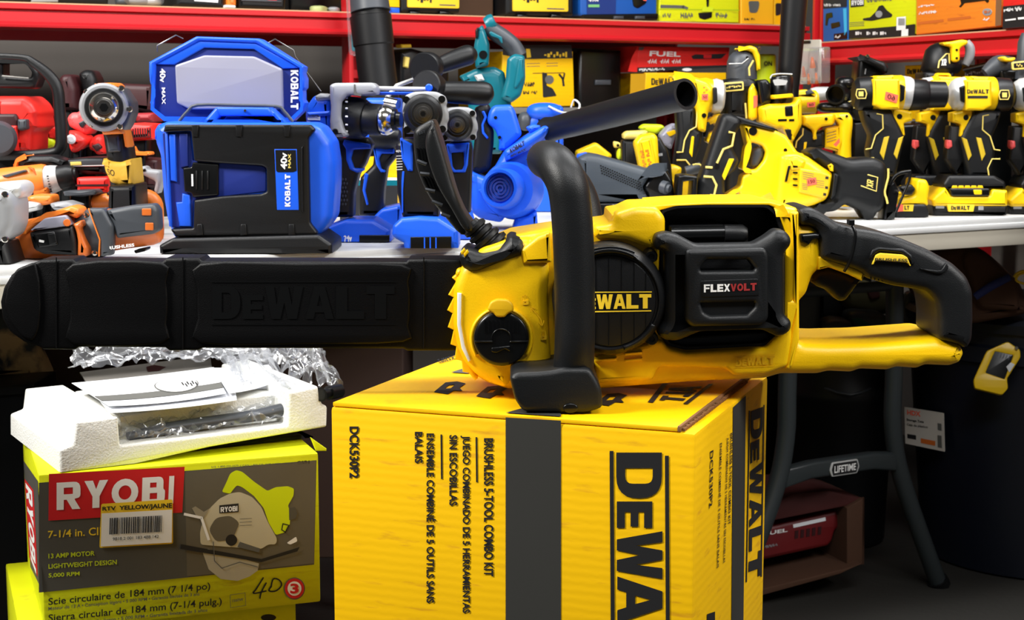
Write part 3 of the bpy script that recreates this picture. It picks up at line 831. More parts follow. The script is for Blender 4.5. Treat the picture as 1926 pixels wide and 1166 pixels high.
t = Th('tool_case', 'dark case with pale lettering under the right rack beside the round sander', 'case', plane=PR.off(.05), zmin=DLR)
b = t.p('case'); b.ext(BLK, T(rnd([(915, 370), (1190, 300), (1190, 800), (915, 810)], 8)), d=.15, r=.006)
t.p('metal_trim').tube(STL, [T([(920, 372)])[0] + (-.0, 3.2), T([(1190, 310)])[0] + (-.0, 3.2)], n=1); t.p('lettering').greek(GRY, 'RIGID', T([(925, 405), (1120, 372), (1120, 405), (925, 440)]), dy=-.003, bold=.04)
# ================================================================== yellow combo-kit carton under the saw
ZBX = .66
_fl, _fr = hor(ZBX).at(625, 764), hor(ZBX).at(1308, 806)
bw = .351; bd = Vector((cos(radians(20.5)), -sin(radians(20.5)), 0)); _fl = _fr - bd * bw
be = Vector((-bd.y, bd.x, 0)); bl_ = .312
BZ0 = .335
PF = Pl(_fr, be); PRT = Pl(_fr, -bd); PT = Pl(Vector((0, 0, ZBX)), (0, 0, -1))
t = Th('combo_kit_carton', 'yellow tool-kit carton with a black stripe, directly under the chainsaw', 'box', Y=1.4)
b = t.p('carton_body')
b.wbox(CYEL, Vector((_fl.x, _fl.y, BZ0)), bd * bw, be * bl_, Z3 * (ZBX - .0045 - BZ0), .004)
fl_ = t.p('top_flap')
fl_.wbox(CYEL, _fl + Z3 * -.0042 + bd * .002 + be * .001, bd * (bw - .018), be * (bl_ * .55), Z3 * .004, .001)
f2 = t.p('top_flap'); f2.wbox(CYEL, _fl + Z3 * -.0042 + bd * .002 + be * (bl_ * .553), bd * (bw - .016), be * (bl_ * .445), Z3 * .0038, .001)
ed = t.p('flap_edge', label='raw brown corrugated edge of the flaps')
ed.wbox(KRAFT, _fl + bd * (bw - .0160) + Z3 * -.0042, bd * .003, be * bl_, Z3 * .0052, .0008)
for k in range(46):
    ed.wbox(KRAFT, _fl + bd * (bw - .0125) + be * (.003 + k * .0056) + Z3 * -.004, bd * .0028, be * .0028, Z3 * (.0028 + .001 * random.random()), .0006)
pr = t.p('front_print')
DPR = mat('charcoal_print', (50, 50, 47), .55, var=.06)
pr.flat(DPR, [(951, 785), (1055, 791), (1055, 1300), (951, 1290)], pl=PF, dy=-.0006)
def col(txt, x0, y0, x1, y1, bold=.02, m=INK): pr.text(m, txt, q4(x0, y0, x1, y1, 90), pl=PF, bold=bold)
col('DCK530P2', 657, 802, 675, 899, .028)
col('BRUSHLESS 5-TOOL COMBO KIT', 910, 824, 928, 1084, .028)
col('JUEGO COMBINADO DE 5 HERRAMIENTAS', 866, 819, 884, 1153, .028)
col('SIN ESCOBILLAS', 845, 818, 860, 951, .028)
col('ENSEMBLE COMBINÉ DE 5 OUTILS SANS', 802, 815, 820, 1134, .028)
col('BALAIS', 780, 812, 795, 871, .028)
pr.line(INK, [(896, 823), (897, 906)], 3.2, pl=PF); pr.line(INK, [(830, 818), (831, 900)], 3.2, pl=PF)
pr.flat(INK, [(1146.5, 848), (1154, 848), (1157, 1300), (1149.5, 1300)], pl=PF, dy=-.0008)
pr.flat(INK, [(1250.5, 857), (1258, 857), (1260.5, 1310), (1253, 1310)], pl=PF, dy=-.0008)
for ch, x0, x1, y0, y1 in (('D', 1159, 1245, 851, 937), ('E', 1160, 1227, 943, 993), ('W', 1160, 1246, 999, 1089), ('A', 1161, 1246, 1084, 1172), ('L', 1161, 1247, 1180, 1232), ('T', 1161, 1247, 1228, 1290)):
    pr.logo(INK, ch, q4(x0, y0, x1, y1, 90), pl=PF, wid={'W': 1})
sp = t.p('side_print')
sp.flat(DPR, [(1379, 766), (1403, 744), (1397, 1300), (1375, 1300)], pl=PRT, dy=-.0006)
def side(txt, tl, tr, br, bl, m=INK, bold=.02): sp.text(m, txt, [tl, tr, br, bl], pl=PRT, bold=bold)
for i, ch in enumerate('DEWALT'):
    ys = [771, 831, 874, 938, 994, 1040, 1092]
    q = lambda f, y: (1435 - 4 * (y - 771) / 320.0) * f + (1413 - 5 * (y - 771) / 320.0) * (1 - f)
    y0, y1 = ys[i] + 2, ys[i + 1] - 2
    if ch == 'E': tx = .75
    else: tx = 1
    sp.logo(INK, ch, [(q(tx, y0), y0 - 8), (q(tx, y1), y1 - 8), (q(0, y1), y1), (q(0, y0), y0)], pl=PRT, wid={'W': 1})
sp.line(INK, [(1410, 773), (1404, 1094)], 2.2, pl=PRT); sp.line(INK, [(1437, 762), (1432, 1084)], 2.2, pl=PRT)
side('DCK530P2', (1342, 846), (1340, 950), (1334, 957), (1336, 849))
side('BRUSHLESS 5-TOOL COMBO KIT', (1378.5, 813), (1374, 985), (1369.5, 988), (1374, 815))
side('JUEGO COMBINADO DE 5 HERRAMIENTAS SIN ESCOBILLAS', (1371, 822), (1364, 1057), (1359.5, 1060), (1366.5, 824))
side('ENSEMBLE COMBINÉ DE 5 OUTILS SANS BALAIS', (1359, 832), (1353, 1066), (1348.5, 1069), (1354.5, 834))
sp.flat(INK, [(1330, 1155), (1345, 1150), (1345, 1180), (1330, 1186)], pl=PRT, dy=-.0006)
tp = t.p('top_print')
s0_ = t.p('flap_stripe'); s0_.flat(DPR, [(951, 776), (980, 768), (1055, 772), (1055, 783)], pl=PT, dy=-.0008)
tp.flat(INK, [(1218, 756), (1229, 757), (1256, 721), (1246, 721)], pl=PT, dy=-.0006)
tp.flat(INK, [(1285, 759), (1294, 760), (1342, 722), (1333, 722)], pl=PT, dy=-.0006)
for ch, f0, f1 in (('A', 0.02, .36), ('L', .40, .66), ('T', .68, 1)):
    lo = lambda f: ((1240 + 22 * f, 752 - 26 * f)); hi = lambda f: ((1282 + 40 * f, 756 - 30 * f))
    tp.logo(INK, ch, [lo(1 - f0), lo(1 - f1), hi(1 - f1), hi(1 - f0)], pl=PT, dy=-.0007)
tp = t.p('model_number'); tp.text(INK, 'DCK530P2', [(868, 672), (826, 683), (822, 676), (864, 665)], pl=PT, dy=-.0006)
tp = t.p('grey_mark'); tp.flat(INKG, [(848, 700), (880, 690), (905, 692), (880, 702)], pl=PT, dy=-.0006)
# work-safety symbols printed on the flap, reduced to plain blots
for cx, cy in ((846, 729), (925, 737), (1150, 751)):
    t.p('safety_symbol').flat(INK, [(cx - 30, cy + 8), (cx - 18, cy - 2), (cx - 8, cy - 10), (cx + 14, cy - 12), (cx + 30, cy - 8), (cx + 18, cy), (cx + 24, cy + 6), (cx + 8, cy + 5), (cx - 4, cy + 12)], pl=PT, dy=-.0006,
            holes=[[(cx - 10, cy + 2), (cx - 2, cy - 5), (cx + 10, cy - 6), (cx + 2, cy + 1)]])
# a plain carton carries it
t = Th('brown_carton', 'plain brown carton standing on the floor beneath the yellow tool-kit carton', 'box', Y=1.4)
t.p('carton').wbox(KRAFT, Vector((_fl.x, _fl.y, 0)) + bd * .01 + be * .02, bd * (bw - .02), be * .25, Z3 * .3345, .004)

# ================================================================== chainsaw lying across the carton
Y0 = 1.50
sw = Th('chainsaw', 'yellow and black battery chainsaw with covered bar, lying on the yellow carton', 'chainsaw', Y=Y0, zmin=ZBX + .0012)
hs = sw.p('housing')
bay = rnd([(1243, 396), (1270, 387), (1330, 385), (1444, 385), (1463, 402), (1476, 440), (1476, 610), (1459, 638), (1440, 650), (1290, 658), (1256, 650), (1243, 630)], 8)
outl = [(866, 505), (905, 470), (960, 446), (1035, 434), (1109, 426), (1149, 421), (1150, 403), (1172, 400), (1195, 389), (1235, 387), (1268, 384), (1330, 381), (1447, 380), (1478, 388), (1501, 391),
        (1509, 410), (1505, 425), (1528, 426), (1542, 437), (1546, 484), (1543, 506), (1530, 520), (1519, 553), (1505, 568), (1503, 600), (1504, 640), (1512, 648),
        (1560, 650), (1640, 648), (1766, 639), (1808, 647), (1817, 666), (1808, 684), (1790, 690), (1744, 688), (1728, 695), (1690, 692), (1672, 698), (1620, 696), (1604, 702), (1560, 700), (1540, 705), (1471, 705), (1440, 714), (1320, 719), (1133, 733), (956, 734), (920, 724), (893, 708), (870, 684), (857, 655), (849, 615), (847, 560), (853, 524)]
k0 = outl.index((1195, 389)); k1 = outl.index((1447, 380))
ubay = [(1236, 388), (1244, 402), (1243, 520), (1243, 630), (1256, 650), (1290, 658), (1440, 650), (1459, 638), (1476, 610), (1476, 440), (1464, 408), (1452, 388)]
hs.ext(YEL, rnd(outl[:k0 + 1] + ubay + outl[k1 + 1:], 5, 2), dy=0, d=.135, r=.010, rb=.02)
hs.ext(YEL, rnd([(1228, 387), (1268, 384), (1330, 381), (1447, 380), (1478, 388), (1470, 396), (1446, 386), (1330, 386), (1268, 389), (1240, 396), (1230, 394)], 2), dy=.004, d=.13, r=.001)
hs.ext(YEL, rnd([(853, 540), (866, 505), (905, 470), (960, 452), (1000, 448), (1034, 500), (1030, 560), (1034, 640), (1038, 696), (968, 700), (952, 732), (920, 722), (893, 706), (872, 682), (860, 655), (852, 612)], 10), dy=-.022, d=.03, r=.010)
hs.ext(YEL, rnd([(978, 470), (1010, 446), (1035, 436), (1038, 494), (985, 497)], 4), dy=-.026, d=.03, r=.004)
hs.ext(YEL, rnd([(1116, 426), (1150, 422), (1158, 400), (1196, 388), (1236, 389), (1252, 410), (1252, 440), (1230, 470), (1212, 464), (1180, 452), (1118, 448)], 8), dy=-.012, d=.03, r=.008)
hs.ext(YEL, rnd([(1118, 672), (1216, 648), (1230, 640), (1246, 640), (1256, 655), (1290, 664), (1440, 656), (1478, 620), (1492, 560), (1490, 640), (1482, 690), (1440, 706), (1382, 708), (1366, 694), (1240, 690), (1228, 716), (1118, 722)], 8), dy=-.008, d=.02, r=.005)
for (x0, x1, y) in ((1118, 1160, 676), (1175, 1208, 664), (1175, 1208, 676)):
    hs.ext(YEL, [(x0, y), (x1, y - 3), (x1, y + 2), (x0, y + 5)], dy=-.012, d=.006, r=.001)
hs.ext(YEL, rnd([(1486, 398), (1503, 398), (1504, 640), (1490, 690), (1478, 696), (1492, 600), (1494, 470)], 4), dy=-.004, d=.01, r=.003)
hs.ext(YEL, rnd([(1538, 484), (1546, 480), (1587, 496), (1628, 513), (1622, 529), (1597, 517), (1560, 503), (1538, 508)], 2), dy=.002, d=.06, r=.002)
lm = sw.p('embossed_lettering'); lm.logo(EMB, 'DEWALT', [(1384, 673), (1457, 669), (1457, 685), (1384, 689)], dy=-.0088, small='1')
lm.line(EMB, [(1381, 671), (1457, 667)], 1.2, dy=-.0088); lm.line(EMB, [(1381, 691), (1457, 688)], 1.2, dy=-.0088)
# bucking teeth along the nose
tb = sw.p('bumper_spikes')
tooth = [(868, 508), (850, 523), (858, 530), (843, 555), (853, 560), (841, 584), (851, 590), (842, 616), (853, 621), (847, 648), (858, 652), (855, 676), (868, 679), (870, 700), (882, 702), (893, 716), (899, 712), (885, 690), (872, 660), (866, 620), (868, 570)]
tb.ext(YEL, tooth, dy=-.012, d=.02, r=.002)
tb.ext(YEL, rnd([(858, 508), (868, 505), (872, 516), (864, 524), (856, 518)], 4), dy=-.016, d=.03, r=.004)
sl = sw.p('reflective_strip'); sl.ext(WHT, [(860, 551), (868, 552), (867, 610), (874, 650), (885, 678), (881, 681), (868, 655), (860, 612)], dy=-.0238, d=.004, r=.001)
# tension knob
kn = sw.p('tension_knob')
kn.ext(YEL, arcband(943, 637, 53, 60, -.6 + pi, 2 * pi - 2.55 + pi, 26), dy=-.026, d=.008, r=.002)
kn.ext(BLKS, ring(943, 637, 52.5, n=44), dy=-.034, d=.02, r=.004)
kn.ext(BLKS, arcband(943, 637, 17, 19.5, pi * .95, pi * 2.05, 14), dy=-.0355, d=.003, r=.0008)
kn.ext(BLKS, [(893, 641), (926, 641), (928, 644), (893, 644)], dy=-.0355, d=.003, r=.0006); kn.ext(BLKS, [(960, 641), (993, 641), (993, 644), (958, 644)], dy=-.0355, d=.003, r=.0006)
kn.ext(BLKS, rnd([(924, 654), (960, 650), (960, 662), (950, 656), (934, 664), (924, 662)], 3), dy=-.0355, d=.003, r=.001)
for k in range(9): kn.ext(BLKS, [(911 + k * 7.6, 602), (912.6 + k * 7.6, 602), (912.6 + k * 7.6, 626), (911 + k * 7.6, 626)], dy=-.0350, d=.002, r=0)
tg = sw.p('knob_tab', label='mustard yellow tab folded over the black knob'); tg.ext(EMB, rnd([(916, 583), (922, 568), (935, 562), (955, 563), (965, 572), (967, 586), (955, 590), (950, 597), (934, 597), (929, 590)], 5), dy=-.037, d=.008, r=.002)
ic = sw.p('lock_symbols')
for (x, y, up) in ((988, 566, 1), (1022, 632, 0)):
    ic.ext(EMB, rnd([(x - 5, y), (x + 6, y - 2), (x + 6, y + 7), (x - 5, y + 8)], 2), dy=-.0228, d=.001, r=0, holes=[ring(x, y + 3, 1.6, n=8)])
    ic.line(EMB, [(x - 3 - up * 2, y - 1), (x - 3 - up * 2, y - 8), (x + 1 - up, y - 11), (x + 4 - up, y - 8), (x + 4 - up, y - 2 - up * 4)], 1.4, dy=-.0228)
ic.line(EMB, [(1000, 580), (1009, 590), (1017, 600), (1019, 610)], 1.3, dy=-.0228); ic.line(EMB, [(1013, 606), (1020, 613), (1023, 603)], 1.3, dy=-.0228); ic.line(EMB, [(999, 586), (998, 577), (1006, 580)], 1.3, dy=-.0228)
# motor cap
mc = sw.p('motor_cap')
mc.cyl(BLK, *mc.axy(1148, 566, .01, -.040), [(0, 106), (.62, 106), (.72, 105), (.93, 97), (1.0, 92), (1.0, 90), (.95, 88), (.94, 0)], seg=64)
mc.ext(BLK, ring(1148, 566, 87, n=48), dy=-.0385, d=.006, r=.002)
for a0, a1 in ((-2.3, -.95), (-.95 + .3, -.1)):
    pass
for (a0, a1, r0, r1) in ((-2.05, -1.08, 91, 96), (-2.05, -1.10, 99, 103.5)):
    mc.ext(BLKS, arcband(1148, 566, r0, r1, a0, a1, 14), dy=-.0435, d=.006, r=.001)
mc.ext(DGR, arcband(1148, 566, 97, 98.4, -2.1, -1.0, 14), dy=-.0445, d=.006, r=.0005); mc.ext(BLK, arcband(1148, 566, 88, 97, .5, 1.3, 12), dy=-.041, d=.006, r=.002)
for x in (1120, 1144, 1168, 1192, 1214):
    dy_ = sqrt(max(0, 84 ** 2 - (x - 1148) ** 2))
    mc.ext(BLKS, [(x, 566 - dy_), (x + 1.6, 566 - dy_), (x + 1.6, 546), (x, 546)], dy=-.0388, d=.002, r=0); mc.ext(BLKS, [(x, 590), (x + 1.6, 590), (x + 1.6, 566 + dy_), (x, 566 + dy_)], dy=-.0388, d=.002, r=0)
for (x, y) in ((1225, 483), (1226, 638)):
    s_ = sw.p('screw'); s_.cyl(BLKS, *s_.axy(x, y, .0, -.024), [(0, 13), (.8, 13), (1, 10.5), (1, 6), (.9, 5), (.9, 0)], seg=18)
lg = sw.p('logo', mc, label='yellow lettering between two yellow bars')
lg.logo(YINK, 'DEWALT', [(1080, 554), (1225, 553), (1225, 580), (1080, 582)], dy=-.0392, small='1', gap=.06)
lg.flat(YINK, [(1080, 549), (1226, 548), (1226, 550), (1080, 551)], dy=-.0392); lg.flat(YINK, [(1080, 585.5), (1225, 583.5), (1225, 585.5), (1080, 588)], dy=-.0392)
# front wrap handle
fh = sw.p('front_handle')
fh.tube(RUB, [(1078, 712, -.064, 38), (1079, 685, -.066, 37), (1081, 640, -.07, 36.5), (1081, 560, -.07, 36.5), (1079, 470, -.07, 37), (1074, 390, -.07, 37), (1066, 345, -.068, 37), (1050, 315, -.055, 37), (1036, 303, -.03, 36.5), (1028, 300, .0, 36), (1026, 300, .06, 36), (1030, 302, .10, 35), (1050, 316, .135, 34), (1082, 350, .15, 34), (1100, 395, .15, 34), (1108, 470, .14, 34)], seg=28, n=5)
fh.tube(DGR, [(1003, 296, .02, .8), (990, 300, -.0, .8)], n=1)
ft = sw.p('handle_foot', fh)
ft.ext(RUB, rnd([(958, 709), (972, 701), (1010, 700), (1040, 697), (1062, 692), (1108, 692), (1122, 712), (1132, 733), (1134, 768), (1100, 778), (984, 775), (968, 752)], 9), dy=-.088, d=.115, r=.005)
ft.ext(BLKS, ring(1073, 768, 14, 9, n=20), dy=-.0893, d=.004, r=.001)
# hand guard and bellows
hg = sw.p('hand_guard')
hg.ext(BLK, cat([(797, 232), (780, 244), (777, 262), (780, 300), (790, 335), (808, 372), (838, 410), (868, 442), (893, 434), (872, 400), (856, 362), (842, 312), (832, 275), (824, 250), (814, 226)], 3, True), dy=.02, d=.07, r=.006)
hg.ext(RUB, cat([(803, 250), (800, 275), (808, 312), (824, 352), (848, 392), (874, 434), (890, 430), (868, 392), (852, 350), (838, 302), (826, 262), (815, 234)], 3, True), dy=-.005, d=.03, r=.005)
for (p0, p1) in (((784, 302), (802, 309)), ((790, 326), (808, 328)), ((800, 356), (818, 360)), ((812, 378), (832, 386)), ((830, 402), (846, 408))):
    hg.tube(DGR, [p0 + (.012, 3.4), p1 + (.012, 3.4)], n=1, seg=8)
for k in range(3): hg.ext(BLKS, [(783 + k * 6, 278), (786 + k * 6, 279), (790 + k * 6, 302), (787 + k * 6, 301)], dy=.0185, d=.004, r=0); hg.ext(BLKS, [(794 + k * 6, 331), (797 + k * 6, 332), (806 + k * 6, 354), (803 + k * 6, 353)], dy=.0185, d=.004, r=0)
hg.text(DGR, 'TEST', [(783, 250), (800, 244), (800, 249), (783, 255)], dy=.0192)
bo = sw.p('bellows_boot')
for k in range(5):
    f = k / 4; x, y = 893 + 44 * f, 428 + 40 * f; r_ = 24 + 10 * f
    bo.cyl(RUB, (x - 4, y - 4.5, .015), (x + 5, y + 5.5, .015), [(0, r_ * .72), (.25, r_), (.75, r_), (1, r_ * .75)], seg=26)
bo.tube(RUB, [(884, 420, .015, 16), (945, 478, .015, 30)], n=1, seg=20)
bo.ext(RUB, rnd([(862, 482), (876, 468), (904, 478), (938, 470), (960, 446), (982, 452), (989, 470), (984, 482), (940, 496), (900, 513), (884, 514), (868, 503)], 6), dy=-.028, d=.075, r=.010)
mk = sw.p('yellow_mark', bo, label='two small yellow patches'); mk.ext(YEL, [(866, 474), (873, 466), (876, 471), (869, 480)], dy=-.029, d=.004, r=.001); mk.ext(YEL, [(871, 477), (879, 469), (882, 475), (874, 484)], dy=-.029, d=.004, r=.001)
# battery, its cage and the bay
bi = sw.p('battery_bay'); bi.ext(BLKS, rnd([(1236, 386), (1484, 384), (1484, 664), (1236, 668)], 8), dy=.075, d=.02, r=0)
bi.ext(BLK, bay, dy=.004, d=.072, r=0, holes=[inset([(x, -y) for x, y in bay], 5 if area2([(x, -y) for x, y in bay]) > 0 else -5) and [(p[0], -p[1]) for p in inset([(x, -y) for x, y in bay], 5 if area2([(x, -y) for x, y in bay]) > 0 else -5)]])
bi.ext(DGR, [(1268, 636), (1440, 624), (1456, 640), (1440, 649), (1290, 655), (1262, 650)], dy=.02, d=.05, r=.002)
bt = sw.p('battery'); bt.ext(BLK, rnd([(1258, 424), (1362, 422), (1364, 430), (1400, 424), (1408, 436), (1408, 470), (1470, 474), (1470, 620), (1258, 626)], 5), dy=.01, d=.06, r=.004)
bt.cyl(BLKS, (1262, 440, .0), (1362, 438, .0), [(0, 14), (1, 14)], seg=20); bt.cyl(BLK, (1362, 440, .0), (1405, 440, .0), [(0, 18), (.8, 18), (1, 12)], seg=20)
cg = sw.p('bumper_cage')
cage = rnd([(1231, 450), (1236, 441), (1254, 437), (1275, 442), (1310, 461), (1419, 459), (1442, 446), (1460, 432), (1478, 434), (1490, 448), (1490, 462), (1477, 477), (1477, 593), (1491, 606), (1490, 623), (1478, 632), (1464, 635), (1436, 622), (1320, 625), (1276, 643), (1254, 642), (1238, 632), (1240, 620), (1252, 606), (1252, 474), (1234, 470)], 7)
sl1 = rnd([(1318, 503), (1330, 489), (1408, 489), (1421, 505), (1418, 509), (1318, 510)], 3); sl2 = rnd([(1318, 571), (1420, 569), (1420, 578), (1406, 592), (1336, 594), (1324, 588)], 3)
cg.ext(RUB, cage, dy=-.035, d=.028, r=.009, holes=[sl1, sl2])
cg.ext(RUB, rnd([(1290, 470), (1440, 466), (1446, 480), (1446, 600), (1436, 612), (1300, 615), (1288, 604)], 8), dy=-.040, d=.012, r=.004, holes=[sl1, sl2])
cg.ext(BLK, rnd([(1453, 480), (1477, 474), (1477, 594), (1462, 598), (1455, 588)], 6), dy=-.010, d=.02, r=.003)
cg.ext(BLK, rnd([(1318, 528), (1426, 524), (1428, 556), (1320, 560)], 4), dy=-.0405, d=.003, r=.0005)
lg = sw.p('logo', cg, label='white and red lettering'); lg.logo(WINK, 'FLEX', [(1324, 535), (1373, 534), (1373, 548), (1324, 550)], dy=-.0411); lg.logo(mat('dark_red_ink', (150, 34, 34), .6), 'VOLT', [(1374, 534), (1423, 532), (1423, 546), (1374, 548)], dy=-.0411)
# rear handle
rh = sw.p('rear_handle')
rh.ext(RUB, rnd([(1503, 393), (1526, 390), (1545, 399), (1577, 420), (1611, 430), (1652, 436), (1695, 448), (1748, 470), (1796, 497), (1822, 522), (1833, 548), (1834, 600), (1832, 640), (1822, 658), (1806, 650), (1766, 639), (1767, 600), (1762, 566), (1745, 548), (1680, 538), (1632, 524), (1622, 513), (1597, 503), (1545, 488), (1543, 436), (1528, 425), (1505, 424)], 9), dy=-.006, d=.09, r=.009)
rh.ext(RUB, rnd([(1634, 488), (1640, 470), (1652, 464), (1700, 468), (1716, 480), (1720, 500), (1712, 488), (1694, 476), (1654, 472)], 4), dy=-.0085, d=.006, r=.002)
rh.ext(RUB, cat([(1730, 505), (1750, 512), (1772, 515), (1784, 505), (1780, 495), (1770, 508), (1750, 507)], 3, True), dy=-.008, d=.005, r=.001)
for k in range(15): rh.tube(BLK, [(1636 + k * 7.2, 512 + k * 1.3, -.003, 1.3), (1638 + k * 7.2, 525 + k * 1.2, -.002, 1.3)], n=1, seg=6)
bd_ = sw.p('name_badge', rh, label='yellow trapezoid badge with black lettering'); bd_.ext(YINK, rnd([(1640, 499), (1647, 480), (1655, 476), (1698, 479), (1707, 484), (1714, 502), (1706, 494), (1648, 490)], 3), dy=-.0092, d=.004, r=.001)
bd_.text(INK, 'BRUSHLESS', [(1646, 485), (1707, 487), (1707, 493), (1645, 490)], dy=-.0100, bold=.03)
tr = sw.p('trigger'); tr.ext(BLK, rnd([(1527, 530), (1532, 516), (1541, 508), (1558, 504), (1587, 512), (1622, 527), (1614, 536), (1592, 566), (1578, 567), (1556, 546), (1537, 539)], 5), dy=.02, d=.03, r=.006)
lv = sw.p('lock_lever'); lv.ext(BLKS, rnd([(1504, 440), (1535, 438), (1543, 440), (1542, 450), (1528, 452), (1522, 462), (1506, 456)], 3), dy=-.004, d=.04, r=.003)
zt = sw.p('cable_tie'); zt.tube(BLKS, [(1603, 424, -.008, 3), (1609, 440, -.010, 3), (1606, 465, -.010, 3), (1599, 490, -.009, 3), (1588, 510, -.004, 3)], seg=8); zt.ext(BLKS, rnd([(1597, 413), (1608, 413), (1608, 424), (1597, 424)], 2), dy=-.012, d=.012, r=.001)
# bar scabbard
sc_ = sw.p('bar_scabbard')
scab = [(868, 488), (768, 488), (764, 493), (380, 492), (374, 486), (312, 486), (304, 493), (142, 493), (136, 488), (76, 489), (62, 495), (40, 502), (20, 518), (6, 542), (0, 568), (4, 600), (18, 624), (44, 643), (74, 653), (80, 657), (140, 658), (148, 653), (310, 654), (318, 660), (372, 659), (380, 655), (758, 656), (766, 660), (868, 660)]
BAR = mat('scabbard_plastic', (4, 4, 5), .45, bump=.22, bscale=1200, spec=.2)
sc_.ext(BAR, scab, dy=.0, d=.045, r=.003)
sc_.ext(BAR, rnd([(12, 540), (30, 506), (66, 492), (74, 530), (76, 580), (72, 620), (62, 642), (40, 634), (16, 604), (8, 570)], 8), dy=-.003, d=.005, r=.0025)
sc_.ext(BAR, cat([(136, 496), (304, 494), (312, 530), (315, 570), (312, 610), (304, 646), (136, 648), (131, 600), (130, 545)], 3, True), dy=-.003, d=.005, r=.0025)
sc_.ext(BAR, cat([(376, 496), (560, 495), (756, 497), (768, 530), (771, 570), (768, 615), (758, 644), (560, 648), (376, 646), (371, 600), (370, 545)], 3, True), dy=-.003, d=.005, r=.0025)
for x in (106, 344, 797): sc_.tube(BAR, [(x, 484, -.0005, 1.2), (x, 656, -.0005, 1.2)], n=1, seg=6)
el = sw.p('embossed_lettering', sc_); EMK = mat('embossed_black', (4, 5, 6), .5, spec=.2)
el.logo(EMK, 'DEWALT', [(399, 538), (742, 538), (742, 600), (399, 600)], dy=-.0036, small='1', gap=.08)
el.line(EMK, [(397, 530), (744, 530)], 2, dy=-.0036); el.line(EMK, [(397, 610), (744, 610)], 2, dy=-.0036)

# ================================================================== circular-saw boxes
_a = Pl(1.70).at(72, 893); ZRY = _a.z; _b = hor(ZRY).at(599, 852)
rd = (_b - _a).normalized(); re = Vector((-rd.y, rd.x, 0)); rw = (_b - _a).length
PY = Pl(_a, re); PYL = Pl(_a, rd); RH = .178
DARK = mat('charcoal_carton', (80, 78, 71), .5, var=.12)
def saw_box(label, o, dz, prints):
    t = Th('circular_saw_box', label, 'box', Y=1.72)
    b = t.p('carton'); b.wbox(CLIM, Vector((o.x, o.y, o.z - RH)), rd * rw, re * .28, Z3 * RH, .003)
    return t, b
t, b = saw_box('lime and charcoal circular saw box with a red panel, under the white foam tray', _a, 0, True)
p = t.p('front_print')
def IF(pts): return I(pts)
p.flat(DARK, IF([(162, 594), (770, 545), (1320, 500), (1310, 935), (162, 1052)]), pl=PY, dy=-.0005)
p.flat(BPRT, IF([(770, 548), (1318, 502), (1309, 930), (780, 985)]), pl=PY, dy=-.0007)
p.flat(RINK, IF([(204, 557), (770, 527), (760, 718), (202, 752)]), pl=PY, dy=-.0009)
p.logo(WINK, 'RYOBI', IF([(236, 594), (727, 565), (722, 680), (236, 708)]), pl=PY, dy=-.0012, gap=.16, wid={'I': .22, 'O': 1.15})
p.text(YINK, '7-1/4 in. CIRCULAR SAW', IF([(200, 795), (700, 757), (700, 795), (200, 825)]), pl=PY, dy=-.0009)
for i, s_ in enumerate(('13 AMP MOTOR', 'LIGHTWEIGHT DESIGN', '5,000 RPM')):
    w = (193, 285, 130)[i]; y = (890, 933, 972)[i]; k_ = .065
    p.text(LIMED, s_, IF([(202, y), (202 + w, y - w * k_), (202 + w, y + 20 - w * k_), (202, y + 20)]), pl=PY, dy=-.0009, bold=.02)
def lt(s_, x0, x1, y0, h, m=INK, bold=.01): p.text(m, s_, IF([(x0, y0), (x1, y0 - (x1 - x0) * .098), (x1, y0 + h - (x1 - x0) * .098), (x0, y0 + h)]), pl=PY, dy=-.0009, bold=bold)
lt('Scie circulaire de 184 mm (7 1/4 po)', 202, 877, 1075, 38); lt('Moteur de 13 A • Conception légère • 5 000 RPM • Garantie limitée de 3 ans', 202, 832, 1112, 18, INKG)
lt('Sierra circular de 184 mm (7-1/4 pulg.)', 202, 925, 1143, 38); lt('Motor de 13 A • Diseño ligero • 5 000 RPM • Garantía limitada de 3 años', 202, 865, 1182, 18, INKG)
p.text(INKG, 'U.S. 1-800-525-2579 // CAN 1-800-525-2579 // MEX 1-800-843', IF([(882, 524), (1230, 508), (1230, 514), (882, 532)]), pl=PY, dy=-.0007); p.text(INK, 'CSB1', IF([(1238, 504), (1290, 500), (1290, 514), (1238, 518)]), pl=PY, dy=-.0007)
# picture of the saw on the box
p.flat(LIME, IF(rnd([(925, 632), (945, 590), (960, 555), (985, 541), (1010, 548), (1060, 590), (1115, 628), (1150, 612), (1200, 608), (1226, 618), (1224, 648), (1200, 690), (1212, 715), (1208, 770), (1190, 800), (1150, 812), (1120, 760), (1100, 700), (1060, 650), (1010, 612), (988, 604), (972, 622), (960, 640)], 8)), pl=PY, dy=-.0010)
p.flat(mat('saw_guard_print', (196, 188, 160), .6), IF(rnd([(836, 852), (834, 800), (848, 742), (875, 700), (915, 660), (960, 638), (1000, 632), (1050, 652), (1090, 695), (1118, 760), (1156, 828), (1150, 852), (1120, 850), (1090, 870), (960, 862)], 12)), pl=PY, dy=-.0012)
p.flat(mat('blade_print', (176, 170, 150), .6), IF([(840, 870), (870, 870), (1080, 930), (1075, 960), (1040, 985), (990, 1003), (920, 995), (870, 955)]), pl=PY, dy=-.0012)
p.flat(BPRT, IF(rnd([(870, 790), (900, 740), (960, 730), (1000, 760), (970, 830), (900, 840)], 18)), pl=PY, dy=-.0014)
p.flat(INK, IF(ring(965, 833, 24, n=18)), pl=PY, dy=-.0016); p.flat(INKG, IF([(1000, 840), (1085, 868), (1080, 885), (990, 862)]), pl=PY, dy=-.0016)
